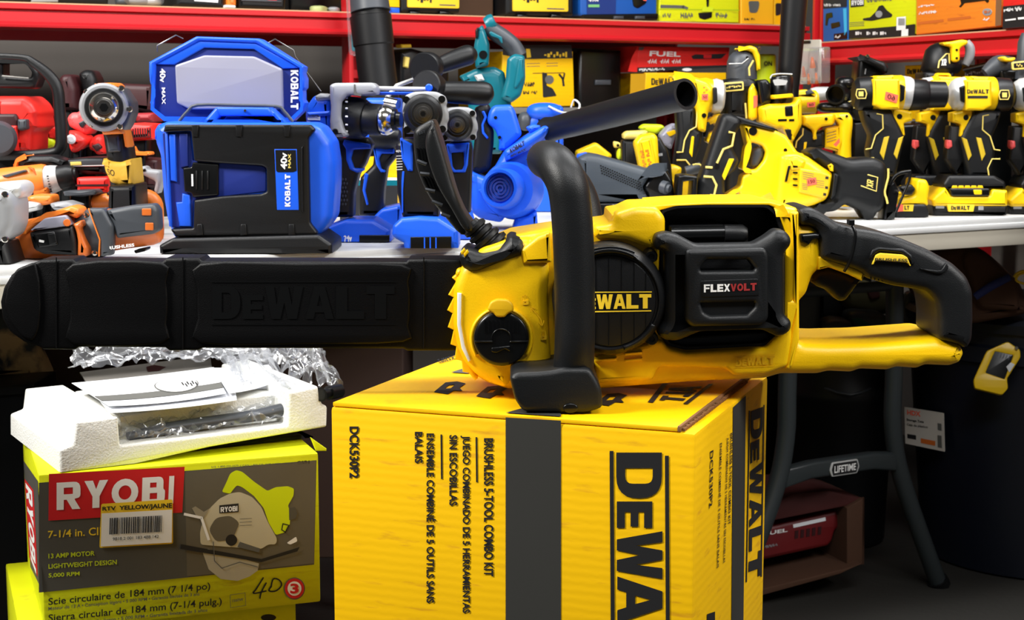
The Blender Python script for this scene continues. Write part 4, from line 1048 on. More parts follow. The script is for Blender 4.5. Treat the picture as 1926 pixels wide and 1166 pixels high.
p.flat(INK, IF([(755, 850), (1090, 912), (1250, 862), (1240, 880), (1090, 925), (752, 870)]), pl=PY, dy=-.0017); p.flat(WINK, IF(rnd([(1195, 845), (1235, 818), (1240, 838), (1210, 852)], 6)), pl=PY, dy=-.0017)
p.flat(INK, IF([(915, 688), (995, 680), (995, 716), (915, 722)]), pl=PY, dy=-.0016); p.logo(WINK, 'RYOBI', IF([(920, 696), (990, 690), (990, 712), (920, 717)]), pl=PY, dy=-.0019)
p.flat(mat('guard_lever_print', (150, 142, 120), .6), IF([(848, 742), (820, 735), (800, 700), (815, 692), (850, 715), (875, 700)]), pl=PY, dy=-.0015); p.flat(DARK, IF([(1205, 700), (1230, 695), (1240, 720), (1232, 745), (1206, 750)]), pl=PY, dy=-.0012)  # grey lever printed left of the guard
for k in range(3): p.line(INKG, IF([(1000, 745 + 14 * k), (1050, 742 + 14 * k)]), .8, pl=PY, dy=-.0016)
p.line(INKG, IF([(890, 840), (895, 920), (925, 950), (1000, 925), (1075, 945)]), 1.5, pl=PY, dy=-.0019); p.line(WINK, IF([(770, 725), (840, 740), (870, 830)]), 5, pl=PY, dy=-.0019)
p.line(INK, IF([(1200, 770), (1180, 765), (1175, 790), (1190, 800), (1205, 770)]), 2, pl=PY, dy=-.0019)
p.flat(INKG, IF(ring(1228, 1035, 44, 46, n=26)), pl=PY, dy=-.0010); p.flat(RINK, IF(ring(1228, 1035, 40, 42, n=26)), pl=PY, dy=-.0012); p.flat(WINK, IF(ring(1228, 1035, 29, 30, n=24)), pl=PY, dy=-.0014); p.text(RINK, '3', IF(q4(1210, 1014, 1246, 1056)), pl=PY, dy=-.0017, bold=.04)
p.line(INKG, IF([(960, 1062), (1022, 1053), (1025, 1105), (962, 1115), (960, 1062)]), .7, pl=PY, dy=-.0010); p.text(INKG, '1560W', IF([(968, 1080), (1015, 1074), (1015, 1086), (968, 1092)]), pl=PY, dy=-.0010)
for st in ([(1098, 990), (1070, 1035), (1058, 1055), (1110, 1045)], [(1110, 1012), (1090, 1050), (1084, 1076)], [(1130, 1030), (1140, 995), (1165, 1000), (1174, 1022), (1150, 1045), (1122, 1044), (1132, 1025)]):
    p.line(INK, IF(cat(st, 4)), 2.6, pl=PY, dy=-.0011)
sd = t.p('side_print'); 
sd.flat(DARK, [(44, 866), (71, 905), (80, 1112), (57, 1066)], pl=PYL, dy=-.0005); sd.flat(RINK, [(46, 900), (63, 922), (71, 1085), (55, 1048)], pl=PYL, dy=-.0007); sd.logo(WINK, 'RYOBI', [(60, 924), (68, 1080), (58, 1052), (48, 908)], pl=PYL, dy=-.0010)
st = t.p('barcode_sticker', label='white sticker with a yellow rim and a barcode')
st.flat(YINK, IF(rnd([(422, 682), (720, 663), (722, 848), (414, 866)], 8)), pl=PY, dy=-.0016)
st.flat(WINK, IF([(424, 722), (718, 706), (716, 843), (420, 860)]), pl=PY, dy=-.0020)
st.text(INK, 'RTV  YELLOW/JAUNE', IF([(427, 694), (718, 678), (718, 704), (427, 716)]), pl=PY, dy=-.0020, bold=.035)
x = 458.0
while x < 676:
    w = random.choice((1.5, 2.5, 3.5, 5)); y = 741 - (x - 458) * .05
    st.flat(INK, IF([(x, y), (x + w, y), (x + w - 2, y + 68), (x - 2, y + 69)]), pl=PY, dy=-.0024); x += w + random.choice((1.5, 2.5, 3.5))
st.text(INKG, '9818 2 001 183 488 142', IF([(470, 822), (662, 811), (662, 824), (470, 835)]), pl=PY, dy=-.0024)
fp = t.p('open_flap'); fp.ext(CLIM, I([(1295, 405), (1362, 452), (1362, 462), (1318, 462)]), pl=PY.off(.02), d=.004, r=.001)
t2_, b2 = saw_box('lime circular saw box, only its top edge showing below the red-panelled one', _a + Vector((-.03, .006, -RH - .0008)), 0, False)
PY2 = Pl(_a + Vector((-.03, .006, 0)), re)
q = t2_.p('front_print'); q.flat(DARK, I([(170, 1260), (1230, 1185), (1230, 1300), (170, 1400)]), pl=PY2, dy=-.0006); q = t2_.p('round_mark'); q.flat(INK, I(ring(1120, 1156, 32, 14, n=16)), pl=PY2, dy=-.0006)
t3_, b3 = saw_box('lime circular saw box on the floor, at the bottom of its stack of three', _a + Vector((-.01, .0, -2 * RH - .0016)), 0, False)
for v in b3.bm.verts: v.co.z = max(0, v.co.z)

# ------------------------------------------------------------------ polystyrene tray and what lies on it
PFo = Pl(hor(ZRY + .001).at(112, 888), (-sin(radians(30)), cos(radians(30)), 0))
fm = Th('foam_tray', 'white polystyrene packing tray with notched corners on the lime saw box', 'packing foam', plane=PFo, zmin=ZRY + .0008)
p = fm.p('tray')
p.ext(FOAM, rnd([(112, 888), (112, 846), (138, 835), (143, 793), (222, 784), (226, 838), (541, 800), (545, 738), (598, 726), (606, 760), (616, 764), (615, 803), (400, 840), (250, 867)], 4), d=.235, r=.003)
ZF = PFo.at(226, 838).z
p.ext(FOAM, rnd([(222, 784), (226, 838), (541, 800), (545, 738), (500, 742), (300, 772)], 3), pl=PFo.off(.045), d=.188, r=.003)
ZT2 = PFo.at(182, 788).z
kb = Th('black_bag', 'black plastic bag squeezed between the foam tray and the lime box', 'bag', plane=PFo.off(.03), zmin=ZRY + .001)
kb.p('bag').ext(BLKS, rnd(ZZ([(480, 765), (620, 735), (780, 705), (1000, 675), (1300, 630), (1560, 590), (1590, 620), (1640, 690), (1500, 700), (1200, 720), (900, 735), (600, 752)]), 4), d=.12, r=.006)
# printed sheets: slightly curled
def sheet(name, label, c4, m, lift, bow, prints=(), cat_='paper'):
    t = Th(name, label, cat_, Y=1.8); p = t.p('sheet')
    n = 10
    TL, TR, BR, BL = c4
    vs = []
    for i in range(n + 1):
        for j in range(n + 1):
            x, y = i / n, j / n
            q = (TL * (1 - x) + TR * x) * (1 - y) + (BL * (1 - x) + BR * x) * y
            vs.append(q + Z3 * (lift + bow * (x - .5) ** 2 * 4 * (.4 + .6 * y)))
    top = len(vs); vs += [v - Z3 * .0005 for v in vs]
    fs = []
    for i in range(n):
        for j in range(n):
            a = i * (n + 1) + j
            fs += [(a, a + 1, a + n + 2, a + n + 1), (top + a, top + a + n + 1, top + a + n + 2, top + a + 1)]
    for i in range(n):
        for a, b in (((i) * (n + 1), (i + 1) * (n + 1)), (i * (n + 1) + n, (i + 1) * (n + 1) + n), (i, i + 1), (n * (n + 1) + i, n * (n + 1) + i + 1)):
            fs.append((a, b, top + b, top + a))
    p.faces(vs, fs, m)
    def at(x, y, up=.0006):
        q = (TL * (1 - x) + TR * x) * (1 - y) + (BL * (1 - x) + BR * x) * y
        return q + Z3 * (lift + bow * (x - .5) ** 2 * 4 * (.4 + .6 * y) + up)
    return t, at
zt_ = max(PFo.off(.045).at(260, 778).z, PFo.off(.045).at(520, 740).z)
HT = hor(zt_ + .006)
cgp = Th('grey_card', 'grey printed card lying at the back of the foam tray', 'card', Y=1.85)
g0 = [hor(zt_ + .002).at(*q) for q in ((150, 700), (395, 668), (400, 700), (170, 730))]
cgp.p('card').faces(g0 + [q - Z3 * .0015 for q in g0], [(0, 1, 2, 3), (7, 6, 5, 4), (0, 4, 5, 1), (1, 5, 6, 2), (2, 6, 7, 3), (3, 7, 4, 0)], CARDG)
zz = zt_ + .0026
cp = cgp.p('dark_print'); cp.faces([hor(zz).at(*q) for q in ((275, 690), (290, 686), (312, 690), (300, 697), (278, 699))], [(0, 1, 2, 3, 4)], MAR)
sh, at_ = sheet('printed_sheet', 'white sheet with a grey band and an oval emblem, on the foam tray', [HT.at(135, 722), HT.at(402, 692), HT.at(425, 744), HT.at(205, 768)], PAPER, .0, .003)
pq = sh.p('grey_band')
pq.faces([at_(x, y) for x in [k / 8 for k in range(9)] for y in (.62, .82)], [(2 * k, 2 * k + 1, 2 * k + 3, 2 * k + 2) for k in range(8)], INKG)
em = sh.p('oval_emblem'); 
em.faces([at_(.66 + .17 * cos(a), .50 + .26 * sin(a), .0010) for a in [2 * pi * k / 24 for k in range(24)]], [tuple(range(24))], INKG)
em.faces([at_(.66 + .16 * cos(a), .50 + .24 * sin(a), .0013) for a in [2 * pi * k / 24 for k in range(24)]], [tuple(range(24))], WINK)
em.faces([at_(.70 + .020 * k + dx, .44 + .06 * (k % 2) + dy2, .0016) for k in range(6) for dx, dy2 in ((0, 0), (.012, 0), (.012, .12), (0, .12))], [(4 * k, 4 * k + 1, 4 * k + 2, 4 * k + 3) for k in range(6)], INK)
#; x0, x1 = min(v[0] for v in vs_), max(v[0] for v in vs_); y1 = max(v[1] for v in vs_)
sh2, at2 = sheet('printed_sheet', 'lower white sheet sticking out below the emblem sheet on the foam', [HT.at(170, 728), HT.at(440, 702), HT.at(445, 750), HT.at(206, 774)], PAPER, -.0035, .002)
sh3, at3 = sheet('printed_sheet', 'plain white sheet under the crumpled clear bag on the foam', [HT.at(400, 694), HT.at(505, 688), HT.at(530, 718), HT.at(430, 745)], PAPER, .0005, .003)
def crumple(name, label, c4, amp, freq, nx, ny, seed, lift=0, cat_='bag', y=1.8):
    t = Th(name, label, cat_, Y=y); p = t.p('film')
    TL, TR, BR, BL = c4; vs = []
    for i in range(nx + 1):
        for j in range(ny + 1):
            x, yy = i / nx, j / ny
            q = (TL * (1 - x) + TR * x) * (1 - yy) + (BL * (1 - x) + BR * x) * yy
            s_ = Vector((x * freq, yy * freq * .6, seed))
            w = sin(pi * min(1, max(0, x))) ** .5 * sin(pi * min(1, max(0, yy))) ** .5 if lift else 1
            r1 = abs(noise.noise(s_)) + .6 * abs(noise.noise(s_ * 2.3)) + .14 * abs(noise.noise(s_ * 5.1))
            dx = noise.noise(s_ + Vector((9, 3, 1))) + .5 * noise.noise(s_ * 2.7 + Vector((9, 3, 1)))
            vs.append(q + Z3 * (lift * w + amp * r1) + Vector((dx, noise.noise(s_ + Vector((2, 7, 5))), 0)) * amp * .55)
    fs = [(i * (ny + 1) + j, i * (ny + 1) + j + 1, (i + 1) * (ny + 1) + j + 1, (i + 1) * (ny + 1) + j) for i in range(nx) for j in range(ny)]
    p.faces(vs, fs, FILM)
    return t, p
HZ = hor(ZF + .012)
pl_front = PFo.off(.006)
crumple('clear_bag', 'crumpled clear bag tucked in the front notch of the foam tray', [PFo.off(.05).at(228, 800), PFo.off(.05).at(540, 752), PFo.off(.008).at(540, 795), PFo.off(.008).at(228, 838)], .017, 7, 90, 26, 3.1)
crumple('clear_bag', 'bunched clear bag lying across the sheets, hanging over the foam notch', [HT.at(390, 662), HT.at(480, 660), HT.at(560, 745), HT.at(440, 745)], .028, 5.5, 60, 60, 8.4, .010)
bagr, pr_ = crumple('clear_bag', 'clear bag draped over the right end of the foam tray by the yellow carton', [PFo.off(.17).at(470, 668), PFo.off(.17).at(600, 668), PFo.off(.10).at(640, 745), PFo.off(.03).at(560, 730)], .028, 4.5, 50, 50, 5.2, .02)
bagb, pb_ = crumple('clear_bag', 'smoky clear bag lying behind the foam tray under the bar cover', [PFo.off(.25).at(135, 668), PFo.off(.25).at(470, 652), PFo.off(.20).at(480, 680), PFo.off(.20).at(130, 702)], .022, 5, 60, 30, 1.7, .004)
pt_ = Th('dark_tube', 'short dark tube inside the clear bag beside the yellow carton', 'tube', Y=1.86)
pt_.p('tube').cyl(BLKS, (604, 742, .0), (638, 735, .03), [(0, 14), (.0, 10), (.4, 10), (.4, 14), (1, 14)], seg=22)
gp = Th('grey_part', 'grey bracket wrapped in the clear bag in the foam notch', 'part', Y=1.76)
gp.p('bar').tube(DGR, [PFo.off(.02).at(240, 833), PFo.off(.03).at(330, 815), PFo.off(.03).at(470, 795), PFo.off(.03).at(530, 778)] and [(PFo.off(.025).at(240, 821), .005), (PFo.off(.025).at(330, 803), .007), (PFo.off(.025).at(470, 783), .007), (PFo.off(.025).at(530, 771), .008)], met=True, flat=1.4)
# ================================================================== tools on the tables
ZTT = ZT + .0015
def tool(name, label, base, cat_='power tool', group=None, z=ZTT, Y=None):
    return Th(name, label, cat_, Y=Y if Y else ydep(*base), group=group, zmin=z)
def rr(x0, y0, x1, y1, r=3): return rnd([(x0, y0), (x1, y0), (x1, y1), (x0, y1)], r)

# ------------------------------------------------------------------ blue work lamp
t = tool('work_lamp', 'big blue battery work lamp with an octagonal head and open battery bay', (460, 476))
f = t.p('foot'); f.ext(BLK, rnd(R([(70, 1060), (160, 1010), (1200, 985), (1295, 1050), (1297, 1112), (1180, 1118), (960, 1120), (930, 1105), (520, 1110), (490, 1125), (350, 1122), (250, 1105), (75, 1116)]), 3), dy=-.02, d=.12, r=.005)
f.ext(BLK, rnd(R([(200, 985), (1180, 975), (1185, 1030), (470, 1050), (200, 1040)]), 3), dy=.0, d=.09, r=.003)
sh_ = t.p('shell'); sh_.ext(BLU, rnd(R([(45, 230), (110, 182), (300, 190), (1150, 192), (1215, 222), (1290, 330), (1312, 480), (1312, 620), (1295, 870), (1250, 940), (1200, 992), (170, 1008), (122, 880), (95, 720), (72, 420), (38, 330)]), 6), dy=0, d=.095, r=.012)
pn = t.p('front_panel', label='black ribbed front panel')
pn.ext(BLK, rnd(R([(112, 205), (1140, 206), (1176, 240), (1128, 300), (1140, 900), (1192, 968), (1180, 986), (185, 996), (150, 945), (312, 938), (318, 740), (520, 712), (790, 696), (832, 680), (830, 512), (800, 496), (510, 478), (318, 462), (296, 250), (100, 258)]), 3), dy=-.012, d=.02, r=.003)
for x in (325, 635, 975):
    pn.ext(BLK, R([(x - 25, 206), (x + 25, 206), (x + 20, 290), (x - 15, 290)]), dy=-.014, d=.004, r=.001); pn.ext(BLK, R([(x + 15, 910), (x + 50, 908), (x + 60, 985), (x + 10, 990)]), dy=-.014, d=.004, r=.001)
pn.ext(BLK, R(rnd([(1076, 370), (1092, 350), (1094, 830), (1080, 815)], 3)), dy=-.0135, d=.004, r=.001)
cv = t.p('battery_bay', label='deep blue open bay with a black contact block')
cv.ext(BLUD, rnd(R([(95, 262), (292, 262), (312, 460), (800, 496), (828, 515), (828, 678), (520, 712), (316, 740), (308, 936), (150, 930)]), 3), dy=-.002, d=.01, r=.001)
cv.ext(BLU, R([(112, 262), (130, 262), (160, 930), (140, 925)]), dy=-.008, d=.012, r=.002); cv.ext(BLU, R([(140, 270), (185, 270), (195, 610), (150, 600)]), dy=-.006, d=.012, r=.002)
cv.ext(BLUD, R([(210, 262), (275, 265), (280, 500), (225, 510)]), dy=-.006, d=.01, r=.002); cv.ext(BLU, R([(190, 755), (232, 752), (235, 690), (290, 705), (300, 928), (215, 925)]), dy=-.005, d=.01, r=.002)
cv.ext(BLKS, rnd(R([(240, 512), (300, 505), (310, 470), (492, 485), (492, 705), (310, 720), (300, 690), (250, 680)]), 2), dy=-.008, d=.012, r=.002); cv.ext(PAPER, R([(300, 555), (312, 555), (314, 640), (302, 640)]), dy=-.009, d=.002, r=0)
for k in range(3): cv.ext(BLK, R([(330 + k * 40, 530), (342 + k * 40, 530), (342 + k * 40, 665), (330 + k * 40, 665)]), dy=-.0095, d=.004, r=.001)
lb = t.p('name_label', pn, label='blue and black label with white lettering')
lb.ext(BLU, R([(888, 378), (1046, 378), (1060, 808), (906, 808)]), dy=-.0128, d=.002, r=.0003); lb.flat(BLK, R([(894, 384), (1040, 384), (1046, 530), (1020, 540), (910, 540), (900, 530)]), dy=-.0134)
lb.logo(WINK, 'KOBALT', R(q4(962, 556, 1000, 784, -90)), dy=-.0136); lb.text(WINK, '40v', R([(932, 520), (932, 402), (978, 402), (978, 520)]), dy=-.0138, bold=.03); lb.text(YLINE, 'MAX', R([(985, 512), (985, 410), (1004, 410), (1004, 512)]), dy=-.0138, bold=.03)
hd = t.p('carry_handle'); hd.ext(BLU, rnd(R([(375, 190), (472, 82), (850, 84), (962, 192)]), 3), dy=.02, d=.05, r=.004, holes=[R([(470, 188), (508, 145), (880, 145), (920, 188)])]); 
hd.ext(BLU, R([(472, 82), (850, 84), (885, 145), (505, 145)]), dy=.016, d=.05, r=.003); hd.cyl(CHR, R([(680, 105)])[0] + (.016,), R([(680, 105)])[0] + (.010,), [(0, 3), (1, 2.4)], seg=14)
br = t.p('head_bracket', label='grey steel bracket'); br.tube(DGR, [R([(215, 180)])[0] + (.058, 3.4), R([(275, 110)])[0] + (.058, 3.4), R([(345, 66)])[0] + (.058, 3.4), R([(620, 68)])[0] + (.058, 3.4), R([(900, 76)])[0] + (.058, 3.4), R([(955, 110)])[0] + (.058, 3.4), R([(1018, 185)])[0] + (.058, 3.4)], seg=10, n=3)
kn_ = t.p('pivot_knob'); kn_.ext(BLU, rnd(R([(35, 250), (60, 205), (110, 190), (110, 250), (60, 330), (38, 310)]), 3), dy=.02, d=.09, r=.006)
hh = t.p('lamp_head')
head = A([(815, 340), (1075, 199), (1420, 211), (1665, 365), (1657, 400), (1668, 430), (1668, 480), (1655, 495), (1656, 545), (1670, 565), (1655, 610), (1600, 662), (900, 655), (830, 600), (820, 560), (836, 525), (836, 495), (820, 450), (815, 400)])
inn = A([(852, 352), (1092, 224), (1402, 237), (1640, 372), (1645, 600), (1590, 655), (905, 648), (842, 595)])
hh.ext(BLU, head, dy=.075, d=.05, r=.004, holes=[inn]); hh.ext(BLUD, inset([(x, -y) for x, y in inn], 1) and inn, dy=.082, d=.035, r=.001)
hh.ext(BLU, A([(852, 352), (1092, 224), (1402, 237), (1640, 372), (1550, 378), (1392, 270), (1120, 262), (955, 355)]), dy=.078, d=.03, r=.002)
ln = t.p('lens', hh, label='frosted grey lens'); ln.ext(LENS, rnd(A([(958, 358), (1118, 303), (1392, 309), (1546, 378), (1552, 600), (1040, 600), (968, 565)]), 4), dy=.072, d=.02, r=.003)
hl = t.p('lettering', hh, label='white lettering'); hl.logo(WINK, 'KOBALT', A(q4(1594, 384, 1636, 600, 90)), dy=.0812); hl = t.p('voltage_lettering', hh, label='white lettering'); hl.text(WINK, '40v', A([(908, 376), (908, 452), (876, 452), (876, 376)]), dy=.0812, bold=.03); hl.text(WINK, 'MAX', A([(906, 480), (908, 572), (888, 572), (886, 480)]), dy=.0812, bold=.02)
ws = t.p('wire_stand', label='thin wire hook')
for i_, pts in enumerate(([(862, 285), (862, 250), (965, 192), (1005, 212)], [(1472, 235), (1508, 214), (1610, 275), (1620, 310), (1760, 500)])):
    if i_: ws = t.p('wire_stand', label='thin wire hook')
    ws.tube(STL, [q + (.14, 1.3) for q in A(pts)], seg=8, n=1)

# ------------------------------------------------------------------ blue drills and drivers
def kob_handle(t, grip, trig, hole, foot, slot, dy=0, d=.045):
    g = t.p('grip'); g.ext(BLK, rnd(PP(grip), 4), dy=dy, d=d, r=.008)
    f = t.p('trigger_frame', label='blue trigger frame'); f.ext(BLU, rnd(PP(trig), 2), dy=dy - .003, d=d * .8, r=.003, holes=[rnd(PP(hole), 2)] if hole else ())
    b = t.p('battery_foot'); b.ext(BLU, rnd(PP(foot), 3), dy=dy - .02, d=.085, r=.006)
    if slot: s_ = t.p('battery_slot', b); s_.ext(BLKS, rnd(PP(slot), 1), dy=dy - .0212, d=.006, r=.001)
    return g, f, b
t = tool('hammer_drill', 'blue hammer drill with a grey clamp ring and black side handle, by the work lamp', None, Y=ydep(655, 462) + .065)
hb = t.p('motor_housing'); hb.ext(BLU, rnd(PP([(48, 235), (100, 165), (205, 180), (230, 420), (60, 395), (45, 300)]), 5), dy=-.02, d=.07, r=.01); hb.ext(GRY, rnd(PP([(105, 170), (140, 150), (205, 160), (205, 195), (120, 205)]), 3), dy=-.022, d=.07, r=.005)
hb.ext(BLU, rnd(PP([(55, 270), (200, 262), (205, 290), (60, 300)]), 2), dy=-.026, d=.02, r=.003)
hb.ext(PAPER, PP([(62, 280), (140, 284), (140, 320), (62, 318)]), dy=-.0225, d=.003, r=0); hb.greek(INK, 'DRILL', PP([(66, 285), (136, 288), (136, 300), (66, 298)]), dy=-.0262); hb.line(WINK, PP([(62, 335), (150, 345)]), 4, dy=-.0225)
cl = t.p('side_handle_clamp', label='pale grey clamp with a bolt'); cl.ext(GRY, rnd(PP([(198, 100), (230, 86), (470, 84), (500, 110), (498, 158), (420, 168), (310, 165), (272, 205), (270, 300), (292, 380), (318, 415), (300, 428), (205, 425), (200, 330), (206, 240), (200, 180)]), 4), dy=-.05, d=.05, r=.006)
cl.ext(INKG, PP([(352, 95), (360, 95), (368, 150), (400, 160), (395, 170), (350, 160)]), dy=-.0505, d=.002, r=0); cl.cyl(BLKS, PP([(235, 392)])[0] + (-.05,), PP([(235, 392)])[0] + (-.054,), [(0, 6), (1, 5), (1, 3), (.6, 3)], seg=14)
co = t.p('torque_collar'); a_, b_ = PP([(290, 295)])[0] + (-.012,), PP([(430, 315)])[0] + (-.022,)
co.cyl(BLK, a_, b_, [(0, 32), (.05, 38), (.5, 38.5), (.85, 37), (1, 33)], seg=32)
for k in range(7):
    an = -1.9 + k * .45; co.cyl(WINK, PP([(300 + 20 * (1 - abs(an)) * 0, 297 + 118 * sin(an + .55))])[0] + (-.058 + .02 * abs(an + .55),), PP([(312, 297 + 118 * sin(an + .55))])[0] + (-.059 + .02 * abs(an + .55),), [(0, 1.6), (1, 1.6)], seg=8)
ck = t.p('chuck', label='black and chrome keyless chuck'); ck.cyl(BLK, PP([(425, 310)])[0] + (-.022,), PP([(530, 318)])[0] + (-.030,), [(0, 29), (.9, 29), (1, 27)], seg=30); ck.cyl(CHR, PP([(528, 318)])[0] + (-.030,), PP([(645, 318)])[0] + (-.036,), [(0, 27), (.15, 29), (.3, 28), (.45, 26), (.75, 19), (.8, 15), (1, 13)], seg=30); ck.cyl(BLKS, PP([(600, 318)])[0] + (-.035,), PP([(648, 318)])[0] + (-.037,), [(0, 21), (.4, 20), (.5, 15), (1, 14)], seg=26)
kob_handle(t, [(225, 440), (300, 430), (440, 430), (470, 470), (420, 600), (380, 660), (350, 780), (345, 930), (225, 930)], [(290, 442), (455, 470), (455, 500), (350, 505), (335, 560), (355, 620), (408, 622), (408, 640), (370, 650), (325, 630), (302, 570), (300, 500), (280, 470)], None,
           [(165, 1040), (180, 990), (300, 945), (470, 945), (578, 1010), (582, 1085), (380, 1095), (375, 1112), (200, 1105)], [(385, 1040), (575, 1040), (575, 1080), (385, 1092)])
g2 = t.p('grip_pad', label='textured grip pad'); 
for i in range(7):
    for j in range(4): g2.ext(DGR, PP([(240 + j * 18 + (i % 2) * 9, 690 + i * 26), (246 + j * 18 + (i % 2) * 9, 682 + i * 26), (252 + j * 18 + (i % 2) * 9, 690 + i * 26), (246 + j * 18 + (i % 2) * 9, 700 + i * 26)]), dy=-.0012, d=.003, r=.0005)
g2.ext(BLU, PP([(228, 655), (262, 640), (262, 652), (240, 668), (238, 860), (228, 860)]), dy=-.001, d=.004, r=.001); g2.ext(DGR, rnd(PP([(225, 500), (265, 510), (280, 560), (262, 600), (230, 610), (230, 596), (254, 588), (266, 560), (254, 522), (225, 514)]), 1), dy=-.001, d=.003, r=.0005)
lt_ = t.p('lettering'); lt_.text(WINK, '24v', PP(q4(288, 1042, 340, 1072)), dy=-.0208, bold=.04); lt_.text(WINK, 'MAX', PP(q4(290, 1078, 338, 1096)), dy=-.0208, bold=.04)
rd_ = t.p('side_handle_rod', label='pale depth rod'); rd_.tube(LGR, [PP([(495, 120)])[0] + (-.01, 4), PP([(810, 125)])[0] + (.0, 4)], n=1); rd_.tube(BLU, [PP([(500, 152)])[0] + (.0, 3), PP([(760, 152)])[0] + (.01, 3)], n=1)
sg = t.p('side_handle'); sg.cyl(BLK, VV([(500, 500)])[0] + (.0,), VV([(555, 508)])[0] + (.03,), [(0, 27), (.06, 29), (.5, 29), (1, 24)], seg=34); sg.tube(BLK, [VV([(540, 535)])[0] + (.02, 20), VV([(640, 538)])[0] + (.03, 20.5), VV([(800, 545)])[0] + (.04, 22.5), VV([(860, 548)])[0] + (.045, 21), VV([(880, 550)])[0] + (.047, 13), VV([(886, 550)])[0] + (.048, 3)], seg=24, n=4); sg.cyl(BLU, VV([(518, 512)])[0] + (-.006,), VV([(518, 512)])[0] + (-.014,), [(0, 7), (.8, 7), (1, 5)], seg=16)
t = tool('hammer_drill', 'blue hammer drill mostly hidden behind the clamp-ring drill, side handle raised', (640, 452), Y=ydep(655, 455) + .17)
kob_handle(t, [(480, 470), (600, 470), (640, 520), (560, 620), (540, 760), (530, 920), (380, 920), (390, 680), (470, 600)], [(470, 480), (605, 500), (605, 530), (525, 530), (510, 560), (525, 625), (555, 640), (520, 648), (490, 600)], None, [(400, 1000), (520, 880), (650, 850), (650, 1000), (560, 1040), (420, 1040)], None)
t.parts[-1].ext(BLU, rnd(PP([(420, 650), (445, 660), (425, 760), (445, 850), (430, 855), (405, 760)]), 2), dy=-.001, d=.01, r=.002)
m_ = t.p('motor_housing'); m_.ext(BLU, rnd(PP([(420, 180), (640, 180), (640, 470), (420, 470)]), 6), dy=.01, d=.06, r=.01); nz_ = t.p('chuck'); nz_.cyl(BLK, PP([(470, 420)])[0] + (-.0,), PP([(640, 425)])[0] + (-.01,), [(0, 22), (.5, 24), (.8, 20), (1, 12)], seg=26); nz_.cyl(CHR, PP([(560, 210)])[0] + (.0,), PP([(630, 220)])[0] + (-.01,), [(0, 12), (1, 9)], seg=20)
rd_ = t.p('side_handle_rod', label='pale depth rod'); rd_.tube(LGR, [PP([(560, 175)])[0] + (.0, 4), VV([(330, 500)])[0] + (.02, 4), VV([(455, 455)])[0] + (.04, 4)], n=1)
sg = t.p('side_handle'); sg.cyl(BLK, VV([(490, 400)])[0] + (.0,), VV([(535, 390)])[0] + (.035,), [(0, 28), (.06, 30), (.5, 30), (1, 25)], seg=34); sg.tube(BLK, [VV([(540, 400)])[0] + (.03, 15), VV([(640, 360)])[0] + (.04, 18), VV([(720, 330)])[0] + (.05, 19.5), VV([(755, 320)])[0] + (.055, 19), VV([(780, 315)])[0] + (.058, 13), VV([(790, 313)])[0] + (.06, 4)], seg=24, n=4)

def impact(label, base, cx, cy, s, grip, trig, hole, foot, slot, back=0):
    t = tool('impact_driver', label, None, Y=ydep(*base) + back)
    q = lambda pts: PP([(cx + x * s, cy + y * s) for x, y in pts])
    g, f, b = kob_handle(t, grip, trig, hole, foot, slot, dy=.0)
    m = t.p('motor_housing'); m.ext(BLU, rnd(q([(-110, -110), (110, -110), (130, 0), (110, 110), (-110, 110), (-130, 0)]), 8), dy=-.02, d=.10, r=.012)
    pl_ = t.p('gear_plate', label='grey bolted plate'); pl_.ext(GRY, rnd(q([(-115, -115), (-60, -138), (20, -142), (85, -138), (140, -110), (150, -70), (142, -50), (158, -10), (160, 40), (148, 60), (150, 110), (120, 122), (60, 125), (-70, 125), (-105, 128), (-125, 100), (-118, 60), (-128, 0), (-130, -60)]), 5), dy=-.034, d=.02, r=.005)
    for (x, y) in ((-105, -88), (118, -92), (-100, 100), (122, 96)): pl_.cyl(BLKS, q([(x, y)])[0] + (-.0345,), q([(x, y)])[0] + (-.036,), [(0, 22 * s / 3.33), (1, 22 * s / 3.33)], seg=16)
    n = t.p('nose'); k_ = s / 3.331
    n.cyl(BLK, q([(0, 0)])[0] + (-.03,), q([(0, 0)])[0] + (-.062,), [(0, 124 * k_), (.5, 116 * k_), (.62, 96 * k_), (.70, 92 * k_), (.72, 76 * k_), (1, 70 * k_), (1, 60 * k_)], seg=40)
    n.cyl(STL, q([(0, 0)])[0] + (-.058,), q([(0, 0)])[0] + (-.072,), [(0, 62 * k_), (.4, 58 * k_), (.41, 46 * k_), (.6, 44 * k_), (.62, 26 * k_), (1, 24 * k_), (1, 16 * k_)], seg=32)
    n.cyl(BLKS, q([(0, 0)])[0] + (-.071,), q([(0, 0)])[0] + (-.0725,), [(0, 17 * k_), (1, 17 * k_)], seg=6)
    return t, g
t, g = impact('blue impact driver facing forward with a grey square plate, behind the hand guard', (800, 462), 785, 280, 1.0, [(612, 470), (660, 430), (880, 430), (900, 480), (885, 930), (655, 930), (622, 780)], [(640, 430), (720, 470), (720, 640), (690, 640), (650, 560)], None,
       [(588, 1040), (595, 980), (645, 935), (760, 925), (880, 932), (1005, 1010), (1008, 1098), (985, 1103), (690, 1112), (670, 1095), (605, 1060)], [(706, 1052), (962, 1048), (962, 1100), (706, 1106)], back=-.035)
pr_ = t.p('lettering', g); pr_.text(WINK, '40V', PP(q4(614, 506, 652, 522)), dy=-.0008)
for k in range(6): pr_.line(WINK, PP([(618, 545 + k * 17), (655, 543 + k * 17)]), 1.1, dy=-.0008)
for k in range(3): [p_ for p_ in t.parts if p_.name == 'battery_foot'][0].ext(BLU, PP([(790 + k * 36, 1055), (798 + k * 36, 1055), (798 + k * 36, 1100), (790 + k * 36, 1100)]), dy=-.0222, d=.003, r=0)
